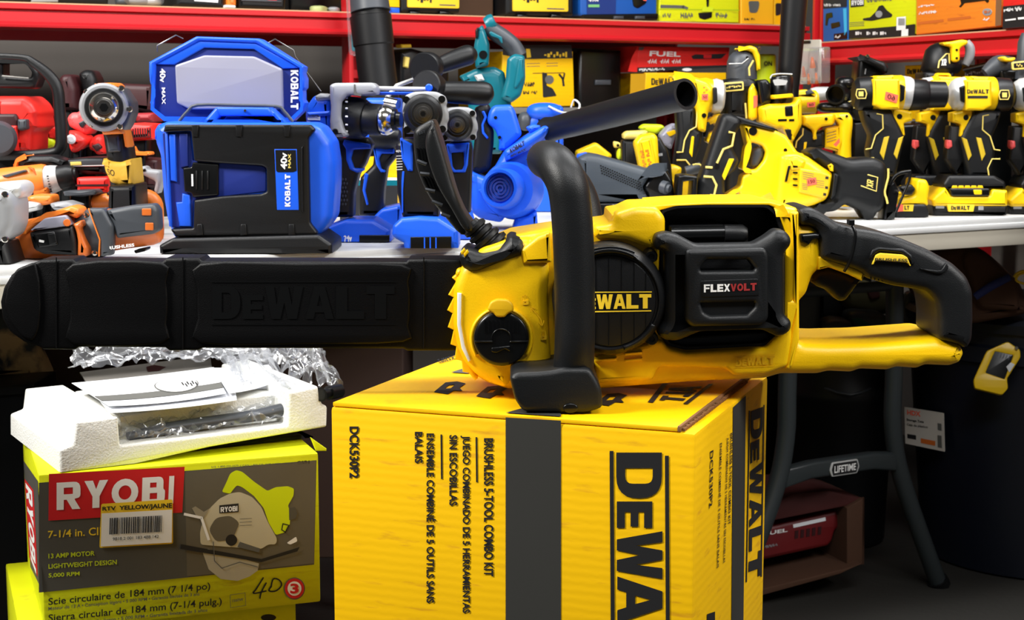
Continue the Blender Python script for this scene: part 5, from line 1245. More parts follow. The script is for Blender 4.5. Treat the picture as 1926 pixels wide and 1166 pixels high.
g.ext(BLU, rnd(PP([(655, 640), (668, 640), (660, 760), (660, 900), (650, 900), (650, 700)]), 1), dy=-.0012, d=.003, r=.0005)
t, g = impact('smaller blue impact driver facing forward, between the square-plate driver and the blower', (865, 450), 1000, 350, .80, [(925, 480), (960, 455), (1085, 455), (1095, 500), (1082, 920), (930, 920)], [(930, 470), (1075, 460), (1065, 600), (1050, 648), (975, 648), (955, 610)], [(962, 525), (1040, 520), (1042, 600), (1030, 630), (985, 632), (970, 610)],
       [(900, 1020), (930, 920), (1085, 905), (1110, 1010), (1100, 1050), (910, 1060)], None)

# ------------------------------------------------------------------ blue leaf blower with the long black tube
t = tool('leaf_blower', 'blue leaf blower with a long black tube pointing right', (955, 432))
vl = t.p('fan_housing')
vl.cyl(BLU, Q([(430, 830)])[0] + (.05,), Q([(330, 826)])[0] + (-.045,), [(0, 40), (.1, 50), (.35, 54), (.7, 53), (.85, 48), (.86, 38)], seg=44)
vl.ext(BLU, rnd(Q([(240, 700), (330, 545), (600, 370), (700, 325), (680, 400), (640, 470), (560, 540), (500, 640), (575, 760), (590, 850), (560, 950), (500, 1010), (420, 1040), (330, 1030), (270, 960), (230, 850)]), 8), dy=-.005, d=.06, r=.014)
vl.ext(BLU, rnd(Q([(320, 560), (600, 385), (640, 400), (600, 470), (480, 560), (330, 640)]), 5), dy=-.02, d=.04, r=.008)
il = t.p('air_inlet', label='ringed air inlet'); il.cyl(BLU, Q([(330, 822)])[0] + (-.03,), Q([(285, 815)])[0] + (-.062,), [(0, 38), (.8, 37), (1, 34), (1, 29), (.6, 28), (.55, 0)], seg=36)
for k in range(4): il.cyl(BLUD, Q([(300, 817)])[0] + (-.045,), Q([(292, 816)])[0] + (-.052,), [(0, 25 - 6 * k), (1, 25 - 6 * k), (1, 22 - 6 * k), (.2, 22 - 6 * k)], seg=28)
hn = t.p('handle', label='blue upper handle with screws'); hn.ext(BLU, rnd(Q([(205, 345), (218, 285), (250, 248), (368, 243), (395, 280), (445, 450), (330, 560), (280, 560), (290, 500), (262, 420), (212, 375)]), 6), dy=.0, d=.05, r=.009)
for (x, y) in ((262, 332), (290, 468)): hn.cyl(BLKS, Q([(x, y)])[0] + (.0,), Q([(x, y)])[0] + (-.001,), [(0, 3.2), (1, 3.2)], seg=12)
gr = t.p('grip'); gr.ext(BLK, rnd(Q([(118, 262), (205, 230), (232, 270), (205, 345), (250, 420), (248, 520), (225, 690), (150, 722), (92, 690), (118, 480)]), 6), dy=.01, d=.045, r=.009)
gr.ext(BLU, rnd(Q([(165, 290), (185, 285), (205, 330), (180, 380), (185, 430), (215, 470), (205, 482), (170, 440), (165, 380), (185, 330)]), 2), dy=.006, d=.04, r=.003)
ft_ = t.p('battery_foot'); ft_.ext(BLU, rnd(Q([(82, 700), (150, 730), (240, 765), (270, 900), (340, 1000), (300, 1055), (160, 1030), (100, 985), (90, 920)]), 6), dy=-.02, d=.08, r=.012); ft_.ext(BLU, rnd(Q([(140, 832), (220, 800), (260, 900), (200, 880)]), 3), dy=-.028, d=.04, r=.006)
sd_ = t.p('stand'); sd_.ext(BLU, rnd(Q([(372, 1122), (400, 1020), (480, 1010), (545, 970), (556, 1102)]), 4), dy=-.01, d=.06, r=.006)
lt_ = t.p('lettering'); lt_.text(INK, 'KOBALT', Q([(358, 545), (458, 488), (464, 520), (364, 580)]), dy=-.0208, bold=.05); lt_.text(INK, '40V MAX', Q([(364, 590), (470, 540), (472, 556), (368, 606)]), dy=-.0208, bold=.03)
nk = t.p('tube_collar'); nk.cyl(BLU, Q([(545, 470)])[0] + (.02,), Q([(640, 425)])[0] + (.02,), [(0, 20), (.4, 23), (.6, 26), (1, 25.5)], seg=30); nk.ext(BLU, rnd(Q([(470, 400), (520, 378), (560, 385), (660, 325), (680, 330), (600, 400), (500, 440)]), 3), dy=.0, d=.04, r=.005)
tb_ = t.p('blower_tube')
tb_.cyl(BLK, (1026, 246, .02), (1290, 177, -.24), [(0, 23), (.02, 25), (.03, 23.5), (.05, 23.5), (.06, 22), (.2, 23.5), (.5, 25), (.9, 26), (.96, 27), (1, 27), (1, 21.5), (.97, 20.5), (.6, 19), (.6, 0)], seg=44)
t = tool('blower_motor', 'small blue ribbed tool with a wire hook behind the blower tube', None, Y=ydep(1030, 405) + .05)
b = t.p('body'); b.blob(BLU, (1024, 210, .05), 34, 34, 17, .8); b.tube(BLU, [(998, 236, .05, 20), (1030, 222, .05, 22), (1058, 215, .05, 18)], n=3); b.ext(BLU, rr(1005, 200, 1060, 420, 6), dy=.03, d=.05, r=.01)
t.p('motor_end', label='dark grey end').blob(DGR, (988, 228, .05), 14, 24, 18, .8)
t.p('wire_hook').tube(LGR, [(1032, 200, .02, 2), (1060, 212, .01, 2), (1085, 208, .02, 2), (1090, 196, .03, 2), (1080, 188, .04, 2), (1074, 202, .04, 2)], seg=8)
# teal saw
t = tool('teal_saw', 'teal power saw with a dark rubber grip, rising behind the black side handles', None, Y=ydep(930, 400) + .10)
b = t.p('body'); b.ext(TEAL, rnd(VV([(690, 445), (790, 400), (900, 388), (960, 420), (975, 540), (1000, 600), (940, 900), (760, 900), (740, 500)]), 5), dy=.02, d=.09, r=.012); b.ext(TEAL, rnd(VV([(780, 270), (800, 170), (830, 140), (852, 195), (872, 260), (866, 380), (790, 400)]), 5), dy=.0, d=.06, r=.008)
b.ext(TEAL, rnd(VV([(975, 340), (1020, 312), (1078, 325), (1082, 460), (1055, 560), (1000, 602), (935, 575), (965, 470)]), 5), dy=-.01, d=.07, r=.009); b.ext(TEAL, rnd(VV([(1040, 340), (1076, 335), (1076, 450), (1030, 520), (1012, 510)]), 3), dy=-.014, d=.03, r=.004)
b.cyl(BLKS, VV([(835, 320)])[0] + (.0,), VV([(835, 320)])[0] + (-.002,), [(0, 8), (1, 8)], seg=18); b.ext(LGR, rnd(VV([(780, 440), (825, 430), (845, 470), (800, 475)]), 2), dy=.012, d=.02, r=.003)
h = t.p('rubber_grip', label='dark grey rubber grip'); h.tube(DGR, [VV([(865, 150)])[0] + (.03, 14), VV([(900, 185)])[0] + (.03, 16), VV([(960, 225)])[0] + (.03, 16), VV([(1010, 270)])[0] + (.03, 16), VV([(1045, 330)])[0] + (.03, 16)], seg=18)
h.ext(TEAL, rnd(VV([(868, 190), (880, 182), (925, 205), (945, 215), (950, 255), (938, 250), (925, 225), (880, 210)]), 2), dy=-.008, d=.02, r=.002)
c_ = t.p('collar'); c_.cyl(TEAL, VV([(850, 150)])[0] + (.03,), VV([(905, 125)])[0] + (.03,), [(0, 14), (.5, 17), (.9, 16), (1, 13)], seg=24)
b.ext(BLK, rnd(VV([(788, 175), (808, 155), (806, 220), (790, 225)]), 2), dy=-.004, d=.05, r=.003)
# leaning black suction tube
t = tool('suction_tube', 'thick black tube leaning up past the red shelf, behind the blue drills', None, Y=ydep(760, 400) + .22)
b = t.p('tube'); b.cyl(BLK, (742, 430, .0), (690, -30, .02), [(0, 36), (.64, 36), (.75, 36), (.755, 38.5), (.872, 39), (.875, 36), (1, 33)], seg=40)
cn = t.p('clear_nozzle', label='smoky clear upper nozzle'); cn.cyl(DGR, (697, 22, .01), (690, -40, .02), [(0, 37), (1, 34), (1, 30), (.1, 30)], seg=36)
t = Th('blister_pack', 'clear pack with a teal card hanging left of the leaning black tube', 'pack', Y=3.42, zmin=None)
t.p('teal_card').ext(TEAL, rnd(VV([(60, -30), (130, -30), (150, 300), (66, 300)]), 4), d=.004, r=.001); t.p('clear_cover').ext(FILM, rnd(VV([(28, -60), (150, -60), (165, 325), (50, 325)]), 8), dy=-.03, d=.032, r=.008)
t.p('print').ext(WHT, VV([(80, 120), (110, 130), (118, 240), (95, 235)]), dy=-.001, d=.001, r=0)

# ------------------------------------------------------------------ grey-gripped reciprocating saw behind the chainsaw handle
t = tool('reciprocating_saw', 'reciprocating saw with a dark grey diamond-textured nose, behind the wrap handle', (1180, 412))
b = t.p('nose_cover'); b.ext(DGR, rnd(E([(-60, 440), (20, 405), (120, 420), (560, 545), (690, 520), (740, 560), (600, 560), (500, 700), (560, 830), (80, 830), (-60, 700)]), 6), dy=-.02, d=.08, r=.014)
b.mats[0] = mat('slate_rubber', (56, 64, 72), .5, bump=.1, bscale=900)
x_ = t.p('grip_texture')
for i in range(18):
    for j in range(4):
        X_, Y_ = 130 + i * 20 + j * 4, 505 + i * 8.5 + j * 22
        x_.ext(BLKS, E([(X_, Y_ + 6), (X_ + 8, Y_), (X_ + 16, Y_ + 8), (X_ + 8, Y_ + 14)]), dy=-.0208, d=.002, r=0)
c_ = t.p('nose_opening'); c_.ext(BLKS, rnd(E([(600, 560), (700, 540), (760, 640), (780, 820), (570, 830), (505, 700)]), 5), dy=-.012, d=.06, r=.006)
k_ = t.p('clamp_knob', label='ribbed grey clamp knob'); k_.cyl(DGR, E([(660, 690)])[0] + (-.02,), E([(735, 712)])[0] + (-.03,), [(0, 10), (.1, 12), (.7, 12), (.75, 8), (1, 7)], seg=18)
s_ = t.p('shoe'); s_.ext(BLKS, rnd(E([(810, 600), (860, 590), (975, 605), (965, 830), (790, 830)]), 3), dy=-.05, d=.07, r=.003, holes=[E([(850, 650), (935, 640), (925, 780), (840, 790)])])
bs_ = t.p('battery_base'); bs_.ext(BLKS, rnd(E([(60, 830), (560, 825), (560, 960), (60, 960)]), 3), dy=-.01, d=.06, r=.004); bs_.greek(WINK, '20V', E([(240, 840), (345, 840), (345, 870), (240, 870)]), dy=-.011, bold=.05)
bo_ = t.p('body'); bo_.ext(BLU, rnd(E([(-60, 420), (30, 400), (40, 700), (-60, 700)]), 4), dy=.0, d=.06, r=.008)

t = tool('small_carton', 'small yellow carton with a teal stripe glimpsed between the blue drill handles', None, cat_='box', Y=2.60)
b = t.p('carton'); b.ext(CYEL, [(640, 300), (748, 296), (748, 480), (640, 480)], d=.10, r=.002); b.flat(WHT, [(640, 334), (748, 334), (748, 339), (640, 339)]); b.flat(TEAL, [(640, 339), (748, 339), (748, 349), (640, 349)]); b.flat(INK, [(640, 349), (748, 349), (748, 480), (640, 480)])
# ================================================================== orange and red tools at the left end
t = tool('hammer_drill', 'orange and dark grey hammer drill lying on its side at the front left', (230, 486))
a_, b_ = N([(195, 830)])[0] + (.0,), N([(1470, 690)])[0] + (.0,)
b = t.p('motor_housing', label='orange and charcoal body')
b.cyl(ORGD, a_, b_, [(0, 34), (.02, 36), (.30, 42), (.42, 42), (.43, 42, DGR), (.5, 43), (.56, 44), (.64, 43), (.645, 40, ORGD), (.7, 39), (.93, 37), (.98, 33), (1, 25)], seg=40)
b.ext(ORG, rnd(N([(190, 690), (290, 640), (640, 520), (715, 545), (730, 600), (690, 640), (600, 600), (440, 620), (260, 745), (200, 800)]), 4), dy=-.034, d=.04, r=.006)
b.ext(ORGD, rnd(N([(660, 690), (740, 650), (762, 700), (735, 720), (742, 760), (790, 880), (802, 905), (790, 985), (700, 985), (705, 850), (690, 760)]), 4), dy=-.040, d=.03, r=.005)
k_ = t.p('gear_window', label='charcoal side panel with a white numeral'); k_.ext(BLK, rnd(N([(258, 762), (660, 705), (690, 840), (700, 975), (390, 965), (300, 920)]), 5), dy=-.042, d=.03, r=.006); k_.ext(BLKS, rnd(N([(300, 775), (500, 755), (530, 880), (350, 910)]), 3), dy=-.044, d=.01, r=.002); k_.ext(BLK, rnd(N([(430, 780), (500, 770), (520, 860), (450, 880)]), 2), dy=-.046, d=.006, r=.001); k_.text(WINK, '1', N([(355, 850), (358, 828), (405, 838), (400, 858)]), dy=-.0466, bold=.06)
g_ = t.p('grey_panel', label='flat grey top panel'); g_.ext(LENS, rnd(N([(270, 748), (405, 635), (600, 605), (650, 700), (480, 725)]), 4), dy=-.041, d=.02, r=.002); g_.cyl(ORGD, N([(612, 675)])[0] + (-.0412,), N([(612, 675)])[0] + (-.043,), [(0, 7), (1, 6)], seg=16)
r_ = t.p('rear_cover', label='charcoal rear cover with square openings'); r_.ext(DGR, rnd(N([(960, 560), (1200, 520), (1400, 505), (1440, 560), (1450, 740), (1400, 780), (1060, 820), (1030, 700)]), 5), dy=-.041, d=.03, r=.006)
for (x0, y0, x1, y1) in ((1295, 545, 1380, 610), (1325, 675, 1400, 745)): r_.ext(ORGD, rr(*(N([(x0, y0)])[0] + N([(x1, y1)])[0]), 2), dy=-.0425, d=.006, r=.001)
r_.ext(DGR, rnd(N([(790, 545), (940, 545), (1030, 700), (1020, 975), (910, 985), (900, 820), (830, 650)]), 5), dy=-.045, d=.02, r=.005); r_.ext(ORG, N([(800, 545), (812, 545), (915, 830), (905, 985), (895, 985), (903, 830)]), dy=-.046, d=.006, r=.001)
lt_ = t.p('lettering', b, label='pale raised lettering'); lt_.text(WINK, 'BRUSHLESS', N([(960, 895), (1225, 862), (1228, 892), (960, 925)]), dy=-.0445, bold=.03)
r_.ext(BLK, rnd(N([(1215, 930), (1335, 905), (1330, 935), (1230, 960)]), 3), dy=-.01, d=.03, r=.004)
for (x, y) in ((790, 605), (865, 950)): s_ = t.p('screw'); s_.cyl(CHR, N([(x, y)])[0] + (-.040,), N([(x, y)])[0] + (-.049,), [(0, 5.5), (.7, 5), (1, 3)], seg=14)
co = t.p('torque_collar'); co.cyl(BLK, N([(-330, 890)])[0] + (.0,), a_, [(0, 30), (.3, 38), (.62, 39), (.64, 34), (1, 35)], seg=36)
for k in range(4): co.line(WINK, N([(45 + k * 16, 880 + k * 38), (75 + k * 16, 872 + k * 38)]), 1.6, dy=-.0385 + k * .004)
t = tool('orange_tool', 'plain orange cylindrical tool body with a black button, behind the lying hammer drill', None, Y=ydep(240, 455) + .02)
b = t.p('body'); b.tube(ORG, [N([(740, 500)])[0] + (.02, 13), N([(1000, 475)])[0] + (.02, 15), N([(1280, 440)])[0] + (.02, 16), N([(1390, 480)])[0] + (.02, 17), N([(1420, 600)])[0] + (.02, 16), N([(1420, 1000)])[0] + (.02, 14)], seg=22, n=4); b.ext(ORG, rnd(N([(1000, 500), (1400, 480), (1440, 1000), (1000, 1000)]), 5), dy=.03, d=.05, r=.01)
b.cyl(ORGD, N([(800, 490)])[0] + (.01,), N([(845, 486)])[0] + (.01,), [(0, 6.5), (.5, 7.5), (1, 6.5)], seg=16)
t.p('button').ext(BLK, rnd(N([(968, 410), (990, 385), (1030, 390), (1030, 420), (975, 425)]), 2), dy=.01, d=.03, r=.003)
t.p('button').ext(BLK, rnd(N([(1120, 390), (1130, 350), (1190, 342), (1232, 372), (1180, 395)]), 3), dy=.01, d=.03, r=.003); t.p('cap').ext(ORG, rnd(N([(1000, 395), (1130, 365), (1130, 415), (1010, 420)]), 2), dy=.012, d=.03, r=.003)
t = tool('drill_driver', 'orange drill driver with a black chuck pointing right, at the left edge', None, Y=ydep(60, 450) + .03)
b = t.p('motor_housing'); b.cyl(ORG, N([(-120, 335)])[0] + (.0,), N([(430, 285)])[0] + (.0,), [(0, 28), (.3, 30), (.93, 31), (1, 29)], seg=34)
b.ext(ORG, rnd(N([(140, 470), (200, 300), (300, 330), (445, 340), (440, 420), (300, 450), (150, 480)]), 4), dy=-.02, d=.05, r=.006); b.ext(BLKS, N([(218, 362), (300, 350), (302, 430), (222, 440)]), dy=-.0208, d=.002, r=0); b.ext(ORGD, rnd(N([(250, 165), (300, 180), (335, 240), (325, 240), (290, 195)]), 1), dy=-.023, d=.01, r=.001)
b.ext(DGR, rnd(N([(10, 245), (220, 190), (245, 205), (60, 262)]), 2), dy=-.0245, d=.01, r=.001)
g = t.p('grip'); g.ext(BLK, rnd(N([(150, 160), (190, 90), (280, 62), (460, 60), (600, 110), (560, 170), (400, 170)]), 4), dy=.02, d=.045, r=.008); g.ext(ORG, rnd(N([(110, 170), (130, 100), (240, 58), (250, 66), (170, 110), (150, 170)]), 2), dy=.018, d=.04, r=.005)
b.ext(ORG, rnd(N([(-100, 400), (140, 440), (140, 980), (-100, 980)]), 5), dy=.0, d=.05, r=.008)
co = t.p('torque_collar'); co.cyl(LGR, N([(425, 286)])[0] + (.0,), N([(545, 262)])[0] + (.0,), [(0, 28), (.1, 27), (.5, 26), (1, 23)], seg=34)
for k in range(7): co.ext(BLKS, N([(425 + 5 * k, 245 + k * 24), (440 + 5 * k, 243 + k * 24), (442 + 5 * k, 252 + k * 24), (427 + 5 * k, 254 + k * 24)]), dy=-.0205 + .003 * max(0, k - 4), d=.004, r=0)
ck = t.p('chuck'); ck.cyl(BLK, N([(545, 262)])[0] + (.0,), N([(705, 232)])[0] + (.0,), [(0, 22), (.55, 21), (.85, 17), (.9, 13), (1, 12)], seg=30)
t = tool('grey_gearbox_tool', 'grey metal gearbox of a tool cut off by the left edge', None, Y=ydep(20, 500) + .02)
b = t.p('gear_head'); b.ext(GRY, rnd(N([(-120, 380), (40, 390), (90, 440), (112, 520), (108, 700), (70, 800), (0, 850), (-120, 850)]), 6), dy=-.03, d=.07, r=.012); b.ext(LGR, rnd(N([(-120, 320), (120, 300), (175, 330), (190, 380), (170, 440), (110, 480), (-120, 400)]), 6), dy=-.01, d=.06, r=.012)
for (x, y) in ((45, 420), (45, 825)): s_ = t.p('screw'); s_.cyl(CHR, N([(x, y)])[0] + (-.03,), N([(x, y)])[0] + (-.038,), [(0, 7), (.8, 6.5), (1, 5), (1, 3), (.7, 2.5)], seg=16)
t.p('body').ext(BLK, rnd(N([(-120, 860), (40, 850), (110, 1100), (-120, 1100)]), 5), dy=-.01, d=.06, r=.01)
t = tool('impact_driver', 'orange and black impact driver standing upright, chrome nose forward, yellow tape round its grip', None, Y=2.225)
k_ = 1 / 4.86
b = t.p('motor_housing'); b.cyl(ORG, O([(955, 590)])[0] + (.06,), O([(955, 590)])[0] + (-.01,), [(0, 34), (.1, 38), (.9, 41), (1, 40)], seg=32); b.ext(DGR, rnd(O([(800, 440), (1100, 410), (1190, 540), (1196, 640), (1150, 760), (1100, 830), (930, 830), (840, 760), (770, 640), (770, 520)]), 5), dy=-.002, d=.05, r=.008); b.ext(ORG, rnd(O([(838, 410), (880, 370), (1020, 366), (1060, 405), (1000, 420), (900, 420)]), 4), dy=-.008, d=.06, r=.006)
b.ext(ORG, rnd(O([(920, 790), (1110, 780), (1120, 835), (930, 845)]), 4), dy=-.006, d=.05, r=.005)
n_ = t.p('nose', label='dark metal and chrome nose rings')
c0 = O([(950, 592)])[0]
n_.cyl(GRY, c0 + (-.005,), c0 + (-.03,), [(0, 45), (.8, 44), (1, 40)], seg=40); n_.cyl(BLK, c0 + (-.028,), c0 + (-.034,), [(0, 36), (1, 34)], seg=40); n_.cyl(CHR, c0 + (-.03,), c0 + (-.052,), [(0, 29), (.4, 28), (.8, 23), (1, 19)], seg=36); n_.cyl(STL, c0 + (-.050,), c0 + (-.058,), [(0, 19), (.5, 17), (.55, 14), (1, 13), (1, 9)], seg=30); n_.cyl(BLKS, c0 + (-.0575,), c0 + (-.0590,), [(0, 8.5), (1, 8)], seg=6)
for (x, y) in ((790, 455), (1110, 420), (770, 545), (845, 750), (1095, 770), (1185, 610)): s_ = t.p('bolt'); s_.cyl(CHR, O([(x, y)])[0] + (-.012,), O([(x, y)])[0] + (-.033,), [(0, 6), (.9, 5.5), (1, 4)], seg=12)
g = t.p('grip'); g.ext(BLK, rnd(O([(920, 815), (1135, 800), (1160, 960), (1180, 1100), (1210, 1420), (1000, 1420), (965, 1080)]), 6), dy=.012, d=.05, r=.012); g.ext(DGR, rnd(O([(960, 850), (1085, 840), (1100, 1000), (985, 1010)]), 4), dy=.009, d=.02, r=.004); g.ext(ORG, rnd(O([(1115, 800), (1140, 800), (1165, 960), (1150, 960)]), 2), dy=.009, d=.04, r=.003)
tp_ = t.p('tape', g, label='crinkled yellow masking tape with handwriting'); tp_.ext(TAPE, rnd(N([(930, 85), (1000, 110), (1100, 120), (1200, 88), (1225, 330), (1090, 342), (1000, 305), (950, 200)]), 3), dy=.006, d=.065, r=.008); tp_.text(INK, 'SO', N([(975, 180), (1045, 195), (1045, 250), (985, 235)]), dy=.0054, bold=.0)
t.p('base').ext(BLK, rnd(N([(985, 335), (1230, 325), (1250, 800), (960, 800)]), 5), dy=-.01, d=.08, r=.008)

# red chainsaw and the red heap behind
t = tool('red_chainsaw', 'red chainsaw with a black wrap handle at the left edge', None, Y=2.43)
h = t.p('front_handle'); h.tube(BLK, [O([(-60, 118)])[0] + (.0, 3), O([(0, 122)])[0] + (.0, 5.5), O([(225, 140)])[0] + (.0, 6), O([(300, 180)])[0] + (.0, 8), O([(440, 290)])[0] + (.0, 10), O([(525, 420)])[0] + (.0, 11), O([(545, 620)])[0] + (.0, 11), O([(560, 840)])[0] + (.0, 11), O([(550, 960)])[0] + (.0, 11), O([(470, 1010)])[0] + (.0, 10), O([(200, 1030)])[0] + (.0, 9), O([(-60, 1035)])[0] + (.0, 9)], seg=18, n=4)
g = t.p('hand_guard'); g.ext(BLK, rnd(O([(-80, 150), (240, 158), (350, 250), (352, 330), (320, 410), (280, 424), (-80, 412)]), 6), dy=.03, d=.04, r=.006, holes=[rnd(O([(20, 185), (215, 180), (285, 270), (270, 325), (20, 300)]), 4)]); g.tube(STL, [O([(20, 305)])[0] + (.025, 2), O([(265, 325)])[0] + (.025, 2)], n=1, seg=8)
b = t.p('housing'); b.ext(RED, rnd(O([(-80, 490), (215, 490), (290, 555), (315, 600), (335, 640), (322, 680), (340, 780), (300, 800), (275, 840), (272, 1000), (-80, 1000)]), 6), dy=.02, d=.10, r=.014); b.ext(MAR, rnd(O([(-80, 650), (140, 650), (160, 700), (160, 1000), (-80, 1000)]), 4), dy=.012, d=.05, r=.005); b.ext(RED, rnd(O([(60, 760), (150, 760), (155, 1005), (100, 1005)]), 3), dy=.008, d=.03, r=.004)
lv_ = t.p('latch'); lv_.ext(DGR, rnd(O([(155, 700), (240, 700), (244, 790), (180, 810), (155, 790)]), 3), dy=.006, d=.03, r=.004)
kn_ = t.p('knob', label='round dark grey knob at the left edge'); kn_.cyl(DGR, O([(-10, 880)])[0] + (.02,), O([(-10, 880)])[0] + (-.03,), [(0, 34), (.8, 33), (1, 26)], seg=32)
base_ = t.p('base'); base_.ext(BLKS, rnd(O([(-80, 1000), (300, 1010), (300, 1500), (-80, 1500)]), 4), dy=.03, d=.08, r=.006)
def lump(name, label, cat_, m, pts, dY, d=.06, r=.012, extra=None, Y=2.60, ground=True):
    t = tool(name, label, None, cat_=cat_, Y=Y + dY); p = t.p('body'); p.ext(m, rnd(pts, 5), d=d, r=r)
    if extra: extra(t, p)
    if ground:
        x0, x1 = min(q[0] for q in pts), max(q[0] for q in pts); y1 = max(q[1] for q in pts)
        w = (x1 - x0) * .28
        s = t.p('base'); s.ext(BLKS, rr((x0 + x1) / 2 - w, y1 - 8, (x0 + x1) / 2 + w, 520, 3), dy=.012, d=d * .7, r=.004)
    return t
lump('battery_pack', 'lime battery pack lying inside the red chainsaw handle', 'battery', LIME, O([(275, 880), (300, 805), (335, 820), (490, 880), (500, 930), (470, 970), (380, 985), (285, 975)]), -.02, .05, .006,
     lambda t, p: (t.p('name_plate').ext(PAPER, rnd(O([(300, 845), (310, 838), (425, 880), (415, 900)]), 2), dy=-.001, d=.004, r=.0005)))
lump('red_tool', 'bright red rounded tool glimpsed inside the red chainsaw handle', 'power tool', RED, O([(370, 800), (470, 740), (520, 760), (520, 900), (480, 860)]), -.02)
lump('red_tool', 'pinkish red tool with a ribbed grey clip, left of the upright orange driver', 'power tool', REDP, O([(598, 690), (640, 640), (700, 640), (720, 612), (760, 640), (850, 770), (820, 800), (770, 850), (700, 810), (620, 770)]), -.12, .06, .01,
     lambda t, p: [t.p('clip').ext(DGR, rnd(O([(712, 735), (760, 710), (792, 730), (745, 785)]), 2), dy=-.006, d=.012, r=.002)] + [t.p('rib').tube(BLK, [O([(722 + k * 15, 738 - k * 6)])[0] + (-.007, .7), O([(738 + k * 15, 772 - k * 8)])[0] + (-.007, .7)], n=1, seg=6) for k in range(4)])
lump('red_tool', 'red tool with a round pale boss, beside the red chainsaw handle', 'power tool', RED, O([(610, 800), (700, 815), (780, 880), (775, 930), (700, 1000), (640, 1010), (615, 960)]), -.14, .06, .012,
     lambda t, p: t.p('boss').cyl(PAPER, O([(650, 885)])[0] + (.0,), O([(650, 885)])[0] + (-.012,), [(0, 9), (.8, 8), (1, 5)], seg=20))
lump('red_tool', 'small dark red tool low beside the taped orange driver', 'power tool', RED, O([(800, 920), (850, 850), (910, 838), (940, 880), (945, 1020), (870, 1030), (840, 990), (800, 980)]), -.13, .05, .012, lambda t, p: p.ext(MAR, rnd(O([(835, 940), (900, 920), (930, 960), (880, 1000)]), 3), dy=-.003, d=.01, r=.002))
lump('red_charger', 'red vented charger right of the upright orange driver', 'charger', RED, O([(1145, 760), (1200, 735), (1395, 745), (1400, 890), (1150, 905), (1140, 820)]), -.06, .08, .01,
     lambda t, p: [t.p('vent_rib').ext(MAR, O([(1165 + k * 22, 800 - min(k, 3) * 6), (1176 + k * 22, 800 - min(k, 3) * 6), (1180 + k * 22, 868), (1169 + k * 22, 868)]), dy=-.0006, d=.003, r=0) for k in range(10)])
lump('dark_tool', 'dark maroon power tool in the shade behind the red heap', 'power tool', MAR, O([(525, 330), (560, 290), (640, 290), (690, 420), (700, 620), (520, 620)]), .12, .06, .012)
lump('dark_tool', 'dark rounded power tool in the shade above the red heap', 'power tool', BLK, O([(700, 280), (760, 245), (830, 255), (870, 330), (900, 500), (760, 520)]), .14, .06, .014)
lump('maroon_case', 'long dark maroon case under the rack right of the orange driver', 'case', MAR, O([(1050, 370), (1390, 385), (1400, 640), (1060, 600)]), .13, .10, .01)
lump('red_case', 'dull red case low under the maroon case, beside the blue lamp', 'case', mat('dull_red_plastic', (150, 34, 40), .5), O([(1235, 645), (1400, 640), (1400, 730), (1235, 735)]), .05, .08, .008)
lump('black_toolbox', 'flat black tool with a pale scale, behind the orange drill chuck', 'tool', BLK, N([(600, 95), (760, 80), (940, 85), (960, 235), (700, 240), (620, 180)]), -.24, .08, .008,
     lambda t, p: (t.p('scale_strip').ext(DGR, N([(620, 105), (940, 98), (945, 145), (640, 155)]), dy=-.003, d=.005, r=.001), t.p('pale_label').ext(YLINE, N([(640, 120), (740, 116), (745, 148), (645, 152)]), dy=-.004, d=.005, r=.0005), t.p('edge_strip').tube(LGR, [N([(640, 158)])[0] + (-.002, 1.2), N([(950, 152)])[0] + (-.002, 1.2)], n=1)))
lump('red_rail', 'red slide rail under the flat black tool behind the orange drill', 'rail', RED, N([(690, 262), (985, 258), (990, 400), (700, 405)]), -.26, .06, .006,
     lambda t, p: t.p('groove').ext(MAR, N([(690, 325), (985, 322), (985, 340), (690, 342)]), dy=-.0008, d=.004, r=0), ground=True)
lump('orange_bracket', 'orange plastic frame behind the taped impact driver', 'tool', ORG, N([(1165, -30), (1200, -10), (1210, 25), (1360, 30), (1365, 60), (1200, 62)]), -.12, .04, .005)
lump('grey_bracket', 'grey metal bracket leaning beside the blue work lamp', 'bracket', GRY, N([(1255, 205), (1300, 155), (1330, 165), (1345, 190), (1460, 200), (1475, 300), (1440, 420), (1400, 390), (1420, 300), (1300, 240)]), -.22, .03, .005, lambda t, p: p.ext(BLKS, N([(1300, 190), (1325, 180), (1335, 200), (1310, 210)]), dy=-.0006, d=.002, r=0))
lump('maroon_box', 'dark maroon box behind the grey bracket and the taped driver', 'box', MAR, N([(1200, 80), (1440, 100), (1440, 360), (1220, 350)]), -.10, .08, .006)
for i, (pts, m, lab) in enumerate(((N([(440, 500), (600, 480), (720, 520), (640, 580), (480, 560)]), GRY, 'bent grey metal part among the orange tools'), (N([(560, 390), (860, 375), (890, 415), (740, 440), (580, 430)]), DGR, 'flat grey part behind the orange cylinder tool'), (N([(120, 500), (240, 480), (360, 500), (350, 560), (180, 600)]), LGR, 'pale metal part left of the charcoal drill'), (N([(200, 450), (300, 420), (470, 425), (480, 500), (380, 520), (240, 480)]), ORG, 'orange moulded part between the two orange drills'))):
    lump('metal_part' if i != 3 else 'orange_part', lab, 'part', m, pts, (-.36, -.32, -.34, -.33)[i] , .04, .006)

